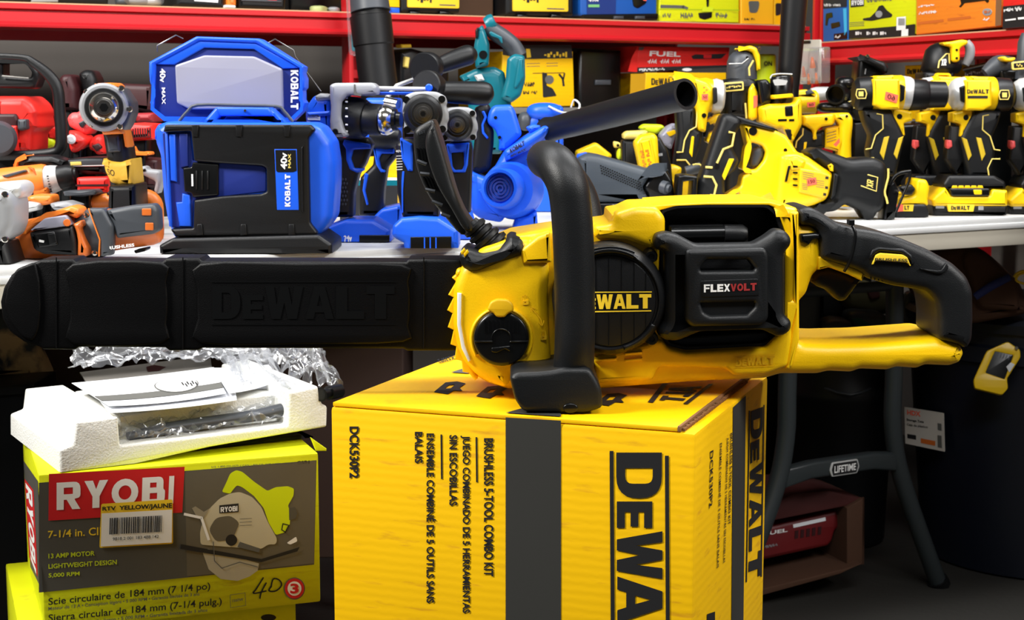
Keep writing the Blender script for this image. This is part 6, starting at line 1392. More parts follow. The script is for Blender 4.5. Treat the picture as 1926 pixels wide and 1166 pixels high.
# ================================================================== yellow tools at the right
t = tool('reciprocating_saw', 'big yellow reciprocating saw lying on its side at the table front, black nose right', (1560, 412))
g = t.p('rear_grip', label='black rubber grip')
g.ext(RUB, rnd(E([(1178, 95), (1195, 70), (1250, 62), (1340, 100), (1360, 150), (1300, 260), (1275, 350), (1340, 470), (1300, 560), (1210, 620), (1215, 790), (1180, 840), (1000, 835), (950, 760), (1040, 500), (1110, 290)]), 6), dy=-.02, d=.055, r=.012)
for pts in ([(1240, 222), (1290, 230), (1270, 340), (1195, 370), (1140, 490)], [(1040, 525), (1100, 528)], [(1025, 605), (1100, 610), (1135, 680), (1115, 765), (1080, 765)]):
    g.tube(YLINE, [q + (-.021, 2.2) for q in E(pts)], seg=8, n=1)
g.ext(YEL2, rnd(E([(1245, 450), (1290, 452), (1205, 640), (1185, 600), (1200, 560)]), 2), dy=-.022, d=.006, r=.001); g.cyl(BLKS, E([(1140, 520)])[0] + (-.0205,), E([(1140, 520)])[0] + (-.0215,), [(0, 5), (1, 5)], seg=14)
y = t.p('frame', label='yellow frame'); y.ext(YEL2, rnd(E([(1362, 148), (1500, 175), (1650, 208), (1745, 255), (1840, 400), (1900, 410), (1900, 850), (1700, 868), (1600, 872), (1420, 822), (1330, 815), (1340, 750), (1300, 740), (1215, 800), (1210, 775), (1345, 690), (1360, 600), (1420, 570), (1350, 545), (1390, 440), (1410, 350)]), 5), dy=-.005, d=.05, r=.006, holes=[rnd(E([(1445, 308), (1535, 338), (1568, 395), (1545, 470), (1480, 545), (1390, 548), (1400, 440), (1410, 360)]), 5)])
y.cyl(BLKS, E([(1450, 215)])[0] + (-.005,), E([(1450, 215)])[0] + (-.0062,), [(0, 8), (1, 8)], seg=16); y.cyl(BLKS, E([(1730, 378)])[0] + (-.005,), E([(1730, 378)])[0] + (-.0062,), [(0, 3.5), (1, 3.5)], seg=12)
s_ = t.p('top_strip'); s_.ext(BLK, rnd(E([(1240, 66), (1340, 88), (1640, 185), (1648, 215), (1500, 180), (1362, 150)]), 3), dy=-.012, d=.05, r=.004)
tg = t.p('trigger', label='dark grey trigger'); tg.ext(DGR, rnd(E([(1450, 380), (1500, 345), (1545, 365), (1540, 430), (1490, 520), (1430, 525), (1435, 450)]), 4), dy=.004, d=.03, r=.006)
mo = t.p('motor_cover', label='yellow motor cover with a rating label')
mo.ext(YEL2, rnd(FF([(-150, 400), (-100, 375), (0, 372), (110, 418), (220, 498), (298, 545), (272, 715), (238, 768), (150, 805), (20, 830), (-60, 820), (-190, 840), (-170, 640)]), 7), dy=-.045, d=.07, r=.014)
mo.ext(YEL2, rnd(FF([(-90, 420), (-10, 395), (80, 440), (60, 520), (-60, 540)]), 6), dy=-.048, d=.03, r=.008)
mo.ext(YEL2, rnd(FF([(20, 500), (200, 530), (280, 560), (255, 700), (230, 750), (10, 700)]), 4), dy=-.050, d=.03, r=.004)
for k in range(4):
    mo.ext(BLKS, E([(1795, 510 + k * 54), (1835, 512 + k * 54), (1835, 528 + k * 54), (1795, 524 + k * 54)]), dy=-.0488, d=.002, r=0)
mo.ext(BLKS, E(rnd([(1755, 515), (1775, 512), (1745, 650), (1725, 650)], 2)), dy=-.0488, d=.004, r=.0008)
lb = t.p('rating_label', mo, label='amber label with small print and an orange price sticker'); lb.flat(mat('amber_label', (240, 186, 24), .5), FF(rnd([(34, 520), (255, 562), (240, 735), (20, 690)], 8)), dy=-.0504)
for k in range(4): lb.line(INKG, FF([(45, 535 + k * 17), (130, 550 + k * 17)]), .9, dy=-.0508); lb.line(INKG, FF([(40, 628 + k * 14), (80, 634 + k * 14)]), .9, dy=-.0508); lb.line(INKG, FF([(150, 600 + k * 17), (215, 610 + k * 17)]), .8, dy=-.0508)
for (x, y_) in ((240, 580), (237, 660), (222, 715)): lb.flat(INK, FF([(x - 12, y_ - 12), (x + 12, y_ - 9), (x + 10, y_ + 12), (x - 14, y_ + 9)]), dy=-.0509)
lb.flat(STK, FF([(75, 588), (150, 576), (156, 632), (80, 648)]), dy=-.0512); lb.text(INK, '150', FF([(86, 600), (140, 592), (144, 618), (90, 630)]), dy=-.0515, bold=.02)
nz = t.p('nose_boot', label='black rubber nose boot'); nz.ext(RUB, rnd(FF([(75, 375), (170, 335), (260, 368), (380, 408), (440, 432), (540, 420), (640, 418), (722, 458), (745, 520), (738, 640), (722, 800), (690, 860), (600, 885), (500, 840), (400, 795), (325, 855), (180, 872), (110, 830), (240, 770), (275, 715), (300, 545), (220, 490)]), 7), dy=-.040, d=.075, r=.015)
nz.ext(RUB, rnd(FF([(300, 540), (340, 560), (310, 720), (270, 760), (275, 715)]), 3), dy=-.0455, d=.02, r=.003); nz.cyl(BLKS, FF([(312, 766)])[0] + (-.04,), FF([(312, 766)])[0] + (-.041,), [(0, 4.5), (1, 4.5)], seg=12)
nz.tube(YLINE, [q + (-.036, 2.0) for q in FF([(737, 505), (737, 580), (708, 690), (722, 745), (732, 790)])], seg=8, n=2); nz.ext(YEL2, FF(rnd([(250, 480), (275, 465), (292, 480), (292, 530), (270, 525)], 2)), dy=-.043, d=.01, r=.001, holes=[FF(ring(266, 490, 8, n=8))])
bg = t.p('badge', nz, label='square outline badge'); 
for a in ([(570, 555), (652, 578), (640, 690), (515, 645)],): bg.tube(YLINE, [q + (-.0405, 1.2) for q in FF(a)], seg=6, n=1)
bg.logo(YLINE, 'XR', FF([(560, 650), (566, 590), (618, 604), (612, 664)]), dy=-.0412)
sh_ = t.p('shoe', label='black bent wire shoe'); sh_.tube(BLKS, [q + (-.03, 3.5) for q in FF([(745, 640), (790, 570), (840, 540), (920, 528)])], seg=10, n=2); sh_.tube(BLKS, [q + (-.03, 2.4) for q in FF([(920, 530), (905, 610), (850, 740), (800, 860)])], seg=10, n=2); sh_.ext(BLKS, rnd(FF([(740, 640), (790, 600), (830, 690), (800, 870), (700, 890), (720, 780)]), 4), dy=-.03, d=.05, r=.004); sh_.cyl(CHR, FF([(815, 690)])[0] + (-.03,), FF([(815, 690)])[0] + (-.038,), [(0, 3), (1, 2)], seg=10)

MUST = mat('mustard_badge', (206, 174, 24), .5)
def yel_drill(label, dx=0, dy_=0, back=0, flip=1, nose='grey', sticker=None, battery=True, lettering=True, body=True, cx=1840, chuck=True, bdx=0):
    """pistol-grip yellow drill; flip=1 points left"""
    Y = ydep(1820 if True else 0, 404) + back
    t = tool('yellow_drill', label, None, Y=Y, group=None)
    m_ = lambda pts: [(cx + dx + flip * (p[0] - 1840), p[1] + dy_) + tuple(p[2:]) for p in pts]
    g = t.p('grip', label='black rubber grip'); g.ext(RUB, rnd(m_([(1812, 246), (1832, 206), (1886, 208), (1880, 232), (1868, 258), (1874, 286), (1866, 334), (1822, 334), (1814, 296), (1806, 262)]), 5), dy=-.018, d=.045, r=.009)
    for pts in ([(1860, 216), (1849, 218), (1848, 244), (1862, 256), (1870, 281), (1881, 283)], [(1881, 299), (1866, 299), (1858, 316), (1860, 330)]):
        g.tube(YLINE, [q + (-.0185, 1.3) for q in m_(pts)], seg=8, n=1)
    for pts in ([(1809, 258), (1819, 262), (1828, 292), (1822, 302)], [(1836, 258), (1846, 260), (1854, 290), (1847, 303)]): g.ext(MUST, rnd(m_(pts), 1), dy=-.0192, d=.004, r=.0008)
    if body:
        b = t.p('motor_housing', label='yellow motor housing'); b.cyl(YEL2, m_([(1870, 177)])[0] + (.0,), m_([(1812, 177)])[0] + (.0,), [(0, 30), (.05, 32), (.95, 33), (1, 31)], seg=34)
        b.ext(YEL2, rnd(m_([(1816, 150), (1866, 150), (1866, 200), (1850, 208), (1816, 208)]), 3), dy=-.034, d=.04, r=.004); b.ext(YEL2, rnd(m_([(1826, 143), (1862, 145), (1862, 156), (1828, 156)]), 3), dy=-.03, d=.06, r=.004)
        b.ext(BLKS, rnd(m_([(1806, 164), (1815, 160), (1815, 194), (1808, 190)]), 2), dy=-.034, d=.02, r=.002)
        c = t.p('rear_cap', label='black rear cap with an outlined badge'); c.cyl(BLK, m_([(1870, 178)])[0] + (.0,), m_([(1904, 178)])[0] + (.0,), [(0, 31), (.2, 32), (.8, 30), (1, 22)], seg=32)
        c.tube(YLINE, [q + (-.031, 1.2) for q in m_([(1882, 170), (1897, 170), (1899, 180), (1896, 187), (1881, 187), (1879, 178), (1882, 170)])], seg=6, n=1); c.flat(YLINE, m_([(1885, 174), (1894, 174), (1894, 183), (1885, 183)]), dy=-.0335)
        n = t.p('gear_case', label='pale grey gear case'); n.cyl(LGR if nose == 'grey' else STL, m_([(1814, 177)])[0] + (.0,), m_([(1786, 179)])[0] + (.0,), [(0, 32), (.5, 31), (.8, 26), (1, 18)], seg=34)
        if chuck: ch = t.p('chuck'); ch.cyl(BLK, m_([(1788, 179)])[0] + (.0,), m_([(1758, 179)])[0] + (.0,), [(0, 19), (.2, 22), (.6, 20), (.8, 15), (1, 8)], seg=28)
        f = t.p('trigger_frame', label='yellow trigger frame'); f.ext(YEL2, rnd(m_([(1792, 212), (1832, 203), (1832, 222), (1818, 241), (1811, 258), (1806, 257), (1808, 234), (1792, 229)]), 2), dy=-.014, d=.035, r=.004); f.cyl(BLKS, m_([(1817, 221)])[0] + (-.014,), m_([(1817, 221)])[0] + (-.0152,), [(0, 5), (1, 5)], seg=14)
        if lettering:
            l = t.p('logo', b, label='black lettering'); a_ = m_([(1819, 168), (1860, 168), (1860, 176), (1819, 176)])
            if flip < 0: a_ = [a_[1], a_[0], a_[3], a_[2]]
            l.logo(INK, 'DEWALT', a_, dy=-.0346, small='1'); l.flat(INK, m_([(1820, 180), (1858, 180), (1858, 185), (1820, 185)]), dy=-.0346)
        if sticker:
            s = t.p('price_sticker', label='orange price sticker'); q = m_(sticker[1]); s.flat(STK, q, dy=-.0352); ql = q if flip > 0 else [q[1], q[0], q[3], q[2]]
            cxm, cym = sum(p[0] for p in ql) / 4, sum(p[1] for p in ql) / 4
            s.text(INK, sticker[0], [((p[0] - cxm) * .62 + cxm, (p[1] - cym) * .62 + cym) for p in ql], dy=-.0356, bold=.01)
    if body and not sticker: sw_ = t.p('direction_switch', label='pink direction switch'); sw_.ext(REDP, rnd(m_([(1782, 263), (1791, 264), (1792, 276), (1784, 281), (1781, 274)]), 2), dy=-.008, d=.02, r=.003); sw_.ext(BLK, rnd(m_([(1786, 236), (1812, 236), (1816, 300), (1800, 330), (1780, 300)]), 3), dy=-.004, d=.03, r=.004)
    if battery:
        bt = t.p('battery', label='yellow and black slide battery')
        m0_ = m_; m_ = lambda pts: [(p[0] + bdx,) + tuple(p[1:]) for p in m0_(pts)]
        bt.ext(BLK, rnd(m_([(1774, 346), (1784, 330), (1872, 330), (1892, 342), (1894, 356), (1776, 358)]), 3), dy=-.028, d=.075, r=.006)
        bt.ext(YEL2, rnd(m_([(1752, 376), (1778, 352), (1790, 368), (1862, 368), (1868, 356), (1896, 358), (1896, 388), (1756, 388)]), 3), dy=-.034, d=.09, r=.005)
        bt.ext(BLK, rnd(m_([(1754, 386), (1896, 386), (1894, 403), (1758, 403)]), 3), dy=-.030, d=.085, r=.004)
        bt.ext(BLKS, rnd(m_([(1786, 354), (1862, 354), (1862, 369), (1790, 369)]), 3), dy=-.038, d=.02, r=.003)
        lb = t.p('name_label', bt, label='yellow strip with black lettering'); lb.ext(YINK, rnd(m_([(1781, 384), (1834, 384), (1831, 398), (1784, 398)]), 1), dy=-.0345, d=.006, r=.0008)
        a_ = m_([(1789, 387), (1824, 387), (1824, 395), (1789, 395)])
        if flip < 0: a_ = [a_[1], a_[0], a_[3], a_[2]]
        lb.logo(INK, 'DEWALT', a_, dy=-.0352, small='1')
        lb.flat(GRY, m_([(1760, 387), (1776, 387), (1776, 392), (1760, 392)]), dy=-.0308); lb.flat(GRY, m_([(1840, 387), (1850, 387), (1850, 395), (1840, 395)]), dy=-.0308)
        bu = t.p('release_button', bt, label='yellow release button'); bu.ext(YEL2, rnd(m_([(1831, 357), (1847, 357), (1847, 366), (1833, 366)]), 2), dy=-.040, d=.005, r=.001)
        for k in range(5): bt.ext(YEL2, m_([(1792 + k * 12, 349), (1800 + k * 12, 349), (1802 + k * 12, 354), (1790 + k * 12, 354)]), dy=-.030, d=.004, r=.0005)
    return t
yel_drill('yellow drill with black lettering on its barrel, standing second from the right edge', chuck=False)
yel_drill('yellow drill with a pale grey nose, cut off by the right edge of the table', dx=119, dy_=1, back=.035, lettering=False, bdx=27)
yel_drill('yellow drill with an orange price sticker, pointing right over the saw nose', dx=0, dy_=-2, back=-.04, flip=-1, cx=1669, lettering=False, nose='grey', battery=False, sticker=('60', [(1843, 174), (1819, 181), (1823, 196), (1845, 189)]))
t = ALL[-1]; ck = t.p('chuck_sleeve'); ck.cyl(BLK, (1708, 178, .0), (1780, 178, .0), [(0, 27), (.04, 30), (.45, 28), (.5, 25), (.95, 24), (1, 18)], seg=32)
yel_drill('yellow drill standing behind the price-sticker drill, only grip and trigger showing', dx=-62, dy_=0, back=.10, lettering=False, battery=True, body=True)
b = t.p('battery', label='yellow and black slide battery'); b.ext(YEL2, rnd(UU([(240, 880), (320, 800), (430, 780), (450, 620), (550, 625), (582, 700), (560, 830), (570, 880), (540, 890), (260, 900)]), 5), dy=-.03, d=.08, r=.006); b.ext(BLK, rnd(UU([(230, 890), (420, 870), (540, 870), (574, 930), (570, 970), (230, 975)]), 4), dy=-.034, d=.07, r=.004)
l = t.p('name_label', b, label='yellow strip with black letters and an orange sticker'); l.flat(YINK, UU([(240, 872), (418, 872), (408, 940), (240, 940)]), dy=-.0346); l.flat(STK, UU([(245, 872), (312, 872), (312, 940), (245, 945)]), dy=-.035); l.logo(INK, 'LT', UU(q4(325, 885, 372, 925)), dy=-.035)
t.p('latch', b).ext(BLK, rnd(UU([(260, 700), (400, 670), (440, 720), (400, 780), (330, 780)]), 3), dy=-.034, d=.02, r=.004)

t = tool('rotary_tool', 'upright black rotary tool with a yellow lever on its round head', None, Y=ydep(1390, 392) - .04)
b = t.p('body', label='black body'); b.ext(BLK, rnd(S([(105, 470), (130, 430), (330, 400), (415, 450), (430, 560), (330, 560), (330, 780), (250, 790), (110, 780)]), 6), dy=-.02, d=.07, r=.014); b.cyl(BLK, S([(215, 700)])[0] + (.012,), S([(215, 470)])[0] + (.012,), [(0, 20), (.4, 22), (.9, 23), (1, 20)], seg=30); b.cyl(BLK, S([(190, 1600)])[0] + (.012,), S([(215, 700)])[0] + (.012,), [(0, 18), (1, 20)], seg=24)
h = t.p('head', label='dark grey domed head'); h.cyl(DGR, S([(270, 440)])[0] + (.012,), S([(262, 165)])[0] + (.012,), [(0, 28), (.35, 28), (.62, 27), (.8, 23), (.92, 16), (1, 6)], seg=32); h.tube(LGR, [q + (-.022, 1) for q in S([(150, 292), (270, 288), (330, 240)])], seg=6, n=1)
h.cyl(BLKS, S([(318, 235)])[0] + (-.016,), S([(318, 235)])[0] + (-.02,), [(0, 3), (1, 2.5)], seg=12)
for pts in ([(375, 260), (335, 330), (340, 400)], [(300, 650), (310, 790)]): b.tube(YLINE, [q + (-.022, 1.8) for q in S(pts)], seg=8, n=1)
l = t.p('lever', label='yellow lever'); l.ext(YEL2, rnd(S([(215, 155), (250, 145), (350, 122), (410, 145), (440, 215), (442, 345), (410, 362), (400, 260), (375, 190), (330, 172)]), 4), dy=-.01, d=.04, r=.006); l.cyl(CHR, S([(430, 152)])[0] + (.0,), S([(430, 152)])[0] + (-.012,), [(0, 3), (1, 2.5)], seg=10)
g_ = t.p('badge', label='yellow outlined badge'); g_.ext(YLINE, rnd(S([(105, 465), (285, 452), (288, 535), (112, 550)]), 3), dy=-.024, d=.006, r=.001); g_.ext(BLK, rnd(S([(118, 478), (272, 466), (274, 522), (124, 535)]), 2), dy=-.0245, d=.006, r=.001); g_.greek(YLINE, 'CORDLESS', S([(124, 496), (262, 486), (264, 505), (126, 518)]), dy=-.0252, bold=.03)
p_ = t.p('side_panel', label='yellow side panel with a sticker'); p_.ext(YEL2, rnd(S([(335, 520), (375, 462), (420, 560), (412, 790), (370, 815), (330, 790)]), 4), dy=-.026, d=.05, r=.006); p_.flat(STK, S([(375, 585), (412, 580), (410, 680), (375, 700)]), dy=-.0266)

t = tool('yellow_blower', 'yellow blower body with a black ring nozzle under the upright pipe', None, Y=ydep(1470, 396))
b = t.p('housing', label='yellow housing'); b.ext(YEL2, rnd(S([(440, 690), (520, 660), (745, 650), (790, 590), (822, 610), (825, 850), (740, 1010), (720, 1000), (640, 880), (600, 890), (460, 830)]), 5), dy=-.04, d=.08, r=.008); b.ext(YEL2, rnd(S([(550, 578), (740, 562), (748, 600), (555, 615)]), 3), dy=-.045, d=.06, r=.006); b.ext(BLKS, rnd(S([(660, 680), (735, 672), (740, 770), (665, 775)]), 3), dy=-.0412, d=.01, r=.002)
for (x0, x1) in ((600, 680), (700, 748)): b.ext(BLKS, S([(x0, 797), (x1, 795), (x1, 815), (x0, 818)]), dy=-.0408, d=.003, r=0)
b.ext(BLK, rnd(S([(660, 890), (720, 890), (725, 990), (700, 985)]), 2), dy=-.041, d=.004, r=.001); b.ext(YEL2, rnd(S([(640, 980), (740, 1000), (780, 1800), (600, 1800)]), 4), dy=-.02, d=.05, r=.006)
n_ = t.p('nozzle_ring', label='glossy black ring nozzle'); n_.cyl(BLKS, S([(630, 680)])[0] + (-.0,), S([(632, 405)])[0] + (-.0,), [(0, 20), (.1, 22), (.95, 21), (1, 19)], seg=34); n_.tube(LGR, [q + (-.03, 1.4) for q in S([(530, 425), (550, 392), (640, 383), (730, 388)])], seg=8, n=2); n_.ext(BLKS, rnd(S([(420, 440), (500, 430), (540, 480), (540, 650), (450, 665)]), 5), dy=-.02, d=.05, r=.006)
n_.flat(LGR, rnd(S([(550, 440), (600, 430), (690, 445), (670, 485), (570, 490)]), 2), dy=-.0335)
t = tool('upright_pipe', 'thick black pipe rising past the red beam at the rack corner', None, Y=ydep(1470, 396) + .09)
t.p('pipe').cyl(BLK, S([(610, 1650)])[0] + (.0,), S([(760, -420)])[0] + (.0,), [(0, 20), (.56, 20.5), (.6, 21), (1, 25), (1, 21)], seg=36); t.p('end_rim').cyl(BLKS, S([(752, -400)])[0] + (.0,), S([(762, -440)])[0] + (.0,), [(0, 26.5), (1, 26.5), (1, 21)], seg=36)

t = tool('yellow_drill', 'yellow drill with a white tail and small sticker, behind the yellow rail tool', None, Y=ydep(1540, 394) + .16)
b = t.p('motor_housing'); b.cyl(YEL2, S([(740, 640)])[0] + (.0,), S([(960, 640)])[0] + (.0,), [(0, 20), (.2, 22), (.9, 22), (1, 18)], seg=30); b.ext(DGR, rnd(S([(850, 540), (900, 525), (940, 560), (860, 580)]), 2), dy=-.024, d=.02, r=.002); b.ext(YEL2, rnd(S([(725, 540), (860, 525), (960, 580), (740, 600)]), 3), dy=-.022, d=.03, r=.004)
w_ = t.p('gear_case', label='white gear case'); w_.cyl(LGR, S([(900, 570)])[0] + (.01,), S([(1060, 560)])[0] + (.01,), [(0, 11), (.3, 13), (1, 12)], seg=24); st_ = t.p('price_sticker', label='red price sticker'); st_.flat(STK, S([(865, 645), (940, 640), (938, 685), (868, 690)]), dy=-.0235); st_.text(INK, '60', S([(880, 655), (925, 652), (925, 675), (882, 678)]), dy=-.0238)
b.ext(BLK, rnd(S([(760, 800), (830, 790), (830, 1700), (760, 1700)]), 4), dy=.0, d=.04, r=.006)
t = tool('rail_tool', 'yellow tool with a vertical yellow rail and a small red sticker, behind the big saw', None, Y=ydep(1560, 396) + .03)
b = t.p('frame'); b.ext(YEL2, rnd(S([(830, 765), (900, 760), (1110, 745), (1135, 790), (1110, 850), (1000, 868), (960, 900), (940, 985), (930, 990), (920, 900), (860, 860), (832, 850)]), 4), dy=-.02, d=.04, r=.005); b.ext(YEL2, rnd(S([(1035, 880), (1170, 850), (1180, 1100), (1030, 1060)]), 3), dy=-.01, d=.04, r=.004); b.cyl(BLKS, S([(1040, 795)])[0] + (-.02,), S([(1040, 795)])[0] + (-.0215,), [(0, 3), (1, 3)], seg=12)
r_ = t.p('rail'); r_.ext(YEL2, rnd(S([(1110, 745), (1255, 738), (1290, 790), (1290, 850), (1275, 1000), (1285, 1600), (1150, 1600), (1180, 850), (1120, 780)]), 4), dy=-.03, d=.05, r=.008); r_.cyl(BLKS, S([(1228, 770)])[0] + (-.03,), S([(1228, 770)])[0] + (-.0315,), [(0, 2.5), (1, 2.5)], seg=10)
g = t.p('grip', label='black grip'); g.ext(RUB, rnd(S([(790, 880), (840, 860), (900, 890), (960, 920), (1030, 890), (1040, 1060), (900, 1100), (860, 1700), (760, 1700), (750, 1020)]), 5), dy=-.01, d=.045, r=.008)
for pts in ([(830, 880), (825, 940), (770, 1000), (760, 1060)],): g.tube(YLINE, [q + (-.012, 1.4) for q in S(pts)], seg=8, n=1)
g.ext(YEL2, rnd(S([(838, 1010), (865, 1005), (850, 1100), (830, 1100)]), 1), dy=-.0115, d=.004, r=.0008)
st_ = t.p('price_sticker', b, label='red corner of a price sticker'); st_.flat(STK, S([(1105, 1030), (1160, 970), (1165, 1010), (1130, 1050)]), dy=-.0312)
for k in range(4): st_.line(INKG, S([(1045, 930 + k * 26), (1130, 905 + k * 26)]), 1, dy=-.0108)
t = tool('vacuum_nozzle', 'glossy black round nozzle with ribbed hose, left of the sticker drill', None, Y=ydep(1600, 396) + .06)
b = t.p('nozzle'); b.cyl(BLKS, S([(1190, 560)])[0] + (.06,), S([(1125, 572)])[0] + (-.02,), [(0, 16), (.3, 19), (.7, 19), (1, 18.5), (1, 15), (.6, 14), (.6, 0)], seg=34); b.blob(BLKS, S([(1210, 470)])[0] + (.03,), 18, 20, 13, .9); b.blob(BLKS, S([(1060, 690)])[0] + (.01,), 22, 22, 10, .8); b.blob(BLKS, S([(1160, 690)])[0] + (.01,), 26, 22, 12, .8)
d_ = t.p('dust_port'); d_.ext(BLK, rnd(S([(1230, 620), (1300, 560), (1450, 530), (1480, 800), (1330, 820), (1260, 760)]), 5), dy=.02, d=.05, r=.008); d_.ext(BLKS, rnd(S([(1280, 820), (1440, 800), (1440, 1700), (1260, 1700)]), 4), dy=.03, d=.06, r=.006)
for pts in ([(1325, 590), (1400, 570), (1422, 600), (1400, 660), (1330, 670), (1315, 620), (1325, 590)], [(1320, 690), (1250, 700), (1245, 640), (1290, 625), (1310, 650)]): d_.tube(YLINE, [q + (.016, 1.5) for q in S(pts)], seg=6, n=1)
t = tool('angle_grinder', 'black tool with a flared guard on top, under the right rack beam', None, Y=ydep(1650, 396) + .14)
b = t.p('body'); b.ext(BLKS, rnd(D([(500, 480), (560, 470), (600, 520), (740, 540), (730, 600), (620, 640), (640, 800), (480, 800), (490, 590)]), 5), dy=.0, d=.06, r=.01); g_ = t.p('guard'); g_.ext(BLK, rnd(D([(475, 462), (560, 448), (640, 480), (720, 505), (745, 545), (735, 600), (680, 560), (560, 500)]), 4), dy=-.03, d=.09, r=.008); g_.cyl(CHR, D([(570, 458)])[0] + (-.031,), D([(570, 458)])[0] + (-.035,), [(0, 4), (1, 3)], seg=12); g_.line(GRY, D([(555, 560), (548, 600)]), 2, dy=-.0008)
b.ext(BLKS, rnd(D([(500, 780), (640, 780), (660, 1700), (490, 1700)]), 4), dy=.01, d=.05, r=.006)
t = tool('palm_sander', 'round black palm sander with a yellow clip, above the lettered drill', None, Y=ydep(1780, 400) + .12)
b = t.p('body', label='black round body'); b.cyl(DGR, T([(690, 420)])[0] + (.03,), T([(690, 105)])[0] + (.03,), [(0, 30), (.12, 36), (.2, 38), (.55, 33), (.78, 29), (.92, 20), (1, 8)], seg=36); b.mats[0] = BLK
b.ext(BLK, rnd(T([(520, 400), (830, 390), (840, 560), (520, 560)]), 4), dy=.0, d=.07, r=.008)
g_ = t.p('badge', label='yellow outlined badge'); g_.tube(YLINE, [q + (-.012 + .002 * i, 1.4) for i, q in enumerate(T([(660, 360), (672, 290), (740, 220), (768, 215), (775, 355)]))], seg=6, n=1); g_.logo(WINK, 'XR', T(q4(692, 270, 742, 335)), dy=-.014)
l = t.p('clip', label='yellow clip'); l.ext(YEL2, rnd(T([(700, 105), (800, 95), (900, 75), (960, 85), (960, 120), (900, 150), (880, 170), (880, 290), (840, 305), (800, 290), (800, 150), (720, 130)]), 4), dy=-.014, d=.03, r=.004)
for y_ in (180, 262): l.cyl(BLKS, T([(845, y_)])[0] + (-.014,), T([(845, y_)])[0] + (-.0152,), [(0, 2.4), (1, 2.4)], seg=10)
h_ = t.p('hose_port', label='pale grey hose port'); h_.tube(GRY, [T([(940, 100)])[0] + (.02, 7), T([(975, 160)])[0] + (.02, 9), T([(970, 250)])[0] + (.02, 9), T([(930, 330)])[0] + (.02, 7)], seg=16)
f_ = t.p('yellow_base', label='yellow switch plate'); f_.ext(YEL2, rnd(T([(635, 440), (655, 408), (780, 410), (800, 440), (790, 480), (640, 480)]), 3), dy=-.016, d=.04, r=.004, holes=[rnd(T([(668, 432), (765, 432), (765, 465), (668, 465)]), 2)]); f_.flat(ORG, T([(668, 432), (765, 432), (765, 465), (668, 465)]), dy=-.004); f_.ext(YEL2, rnd(T([(440, 500), (470, 468), (520, 470), (560, 520), (540, 545), (450, 545)]), 3), dy=-.016, d=.04, r=.005)
b.ext(LGR, rnd(T([(540, 500), (700, 495), (820, 470), (860, 500), (760, 560), (540, 550)]), 3), dy=-.02, d=.05, r=.005); b.ext(BLKS, T([(540, 540), (840, 540), (840, 1700), (540, 1700)]), dy=.01, d=.05, r=.004)
t = tool('angle_grinder', 'dark grey grinder with a yellow trim, at the right edge above the pale-nosed drill', None, Y=ydep(1880, 400) + .05)
b = t.p('body'); b.tube(DGR, [T([(1130, 420)])[0] + (.02, 12), T([(1250, 340)])[0] + (.02, 19), T([(1340, 330)])[0] + (.02, 17), T([(1420, 330)])[0] + (.02, 14)], seg=22); b.cyl(DGR, T([(1520, 470)])[0] + (.0,), T([(1540, 10)])[0] + (.0,), [(0, 18), (.4, 16), (.8, 15), (1, 9)], seg=26)
g_ = t.p('badge', label='yellow outlined badge'); g_.ext(YLINE, rnd(T([(1395, 300), (1560, 285), (1560, 370), (1400, 382)]), 3), dy=-.03, d=.006, r=.001); g_.ext(BLK, rnd(T([(1412, 312), (1545, 300), (1545, 352), (1415, 364)]), 2), dy=-.0306, d=.005, r=.001); g_.greek(YLINE, 'XR', T(q4(1440, 318, 1500, 346)), dy=-.0312, bold=.03)
k_ = t.p('trim', label='yellow trim'); k_.ext(YEL2, rnd(T([(1290, 255), (1330, 240), (1360, 262), (1430, 252), (1440, 270), (1400, 300), (1320, 295)]), 3), dy=-.02, d=.03, r=.004)
b.ext(BLKS, rnd(T([(1280, 380), (1560, 370), (1560, 480), (1290, 520)]), 4), dy=-.0, d=.05, r=.006); b.ext(BLKS, T([(1180, 420), (1400, 420), (1400, 1700), (1180, 1700)]), dy=.02, d=.04, r=.004)

t = tool('dark_backing', 'added black block for the dark behind the row of yellow drills', None, cat_='case', Y=3.13)  # added block filling the dark behind the drills, not a real case
t.p('case').ext(BLKS, rnd([(1580, 240), (1812, 228), (1812, 480), (1580, 480)], 5), d=.08, r=.008); t.p('handle').ext(BLK, rnd([(1720, 228), (1800, 224), (1800, 240), (1720, 244)], 3), dy=.02, d=.03, r=.004)
# yellow impact driver with the grey ring, behind the blower tube mouth
t = tool('yellow_impact_driver', 'yellow impact driver with a pale ring nose, right of the blower tube mouth', None, Y=ydep(1300, 394) - .06)
b = t.p('motor_housing', label='yellow housing'); b.ext(YEL2, rnd(C([(690, 620), (760, 605), (900, 625), (1000, 660), (1060, 720), (1060, 820), (1010, 900), (1000, 960), (985, 1080), (920, 1060), (905, 880), (850, 640)]), 6), dy=-.02, d=.07, r=.010); b.cyl(YEL2, C([(900, 770)])[0] + (.012,), C([(1040, 780)])[0] + (.012,), [(0, 30), (.5, 33), (1, 30)], seg=34)
b.ext(BLK, rnd(C([(1040, 710), (1075, 705), (1080, 830), (1045, 850)]), 3), dy=-.026, d=.03, r=.003); b.cyl(BLKS, C([(968, 938)])[0] + (-.02,), C([(968, 938)])[0] + (-.0212,), [(0, 4.5), (1, 4.5)], seg=12); b.cyl(BLKS, C([(1028, 936)])[0] + (-.018,), C([(1028, 936)])[0] + (-.0212,), [(0, 2.5), (1, 2.5)], seg=12)
r_ = t.p('nose_ring', label='pale grey ring nose'); r_.cyl(LGR, C([(1030, 780)])[0] + (.012,), C([(1130, 785)])[0] + (.012,), [(0, 31), (.3, 33), (.8, 30), (1, 22)], seg=34)
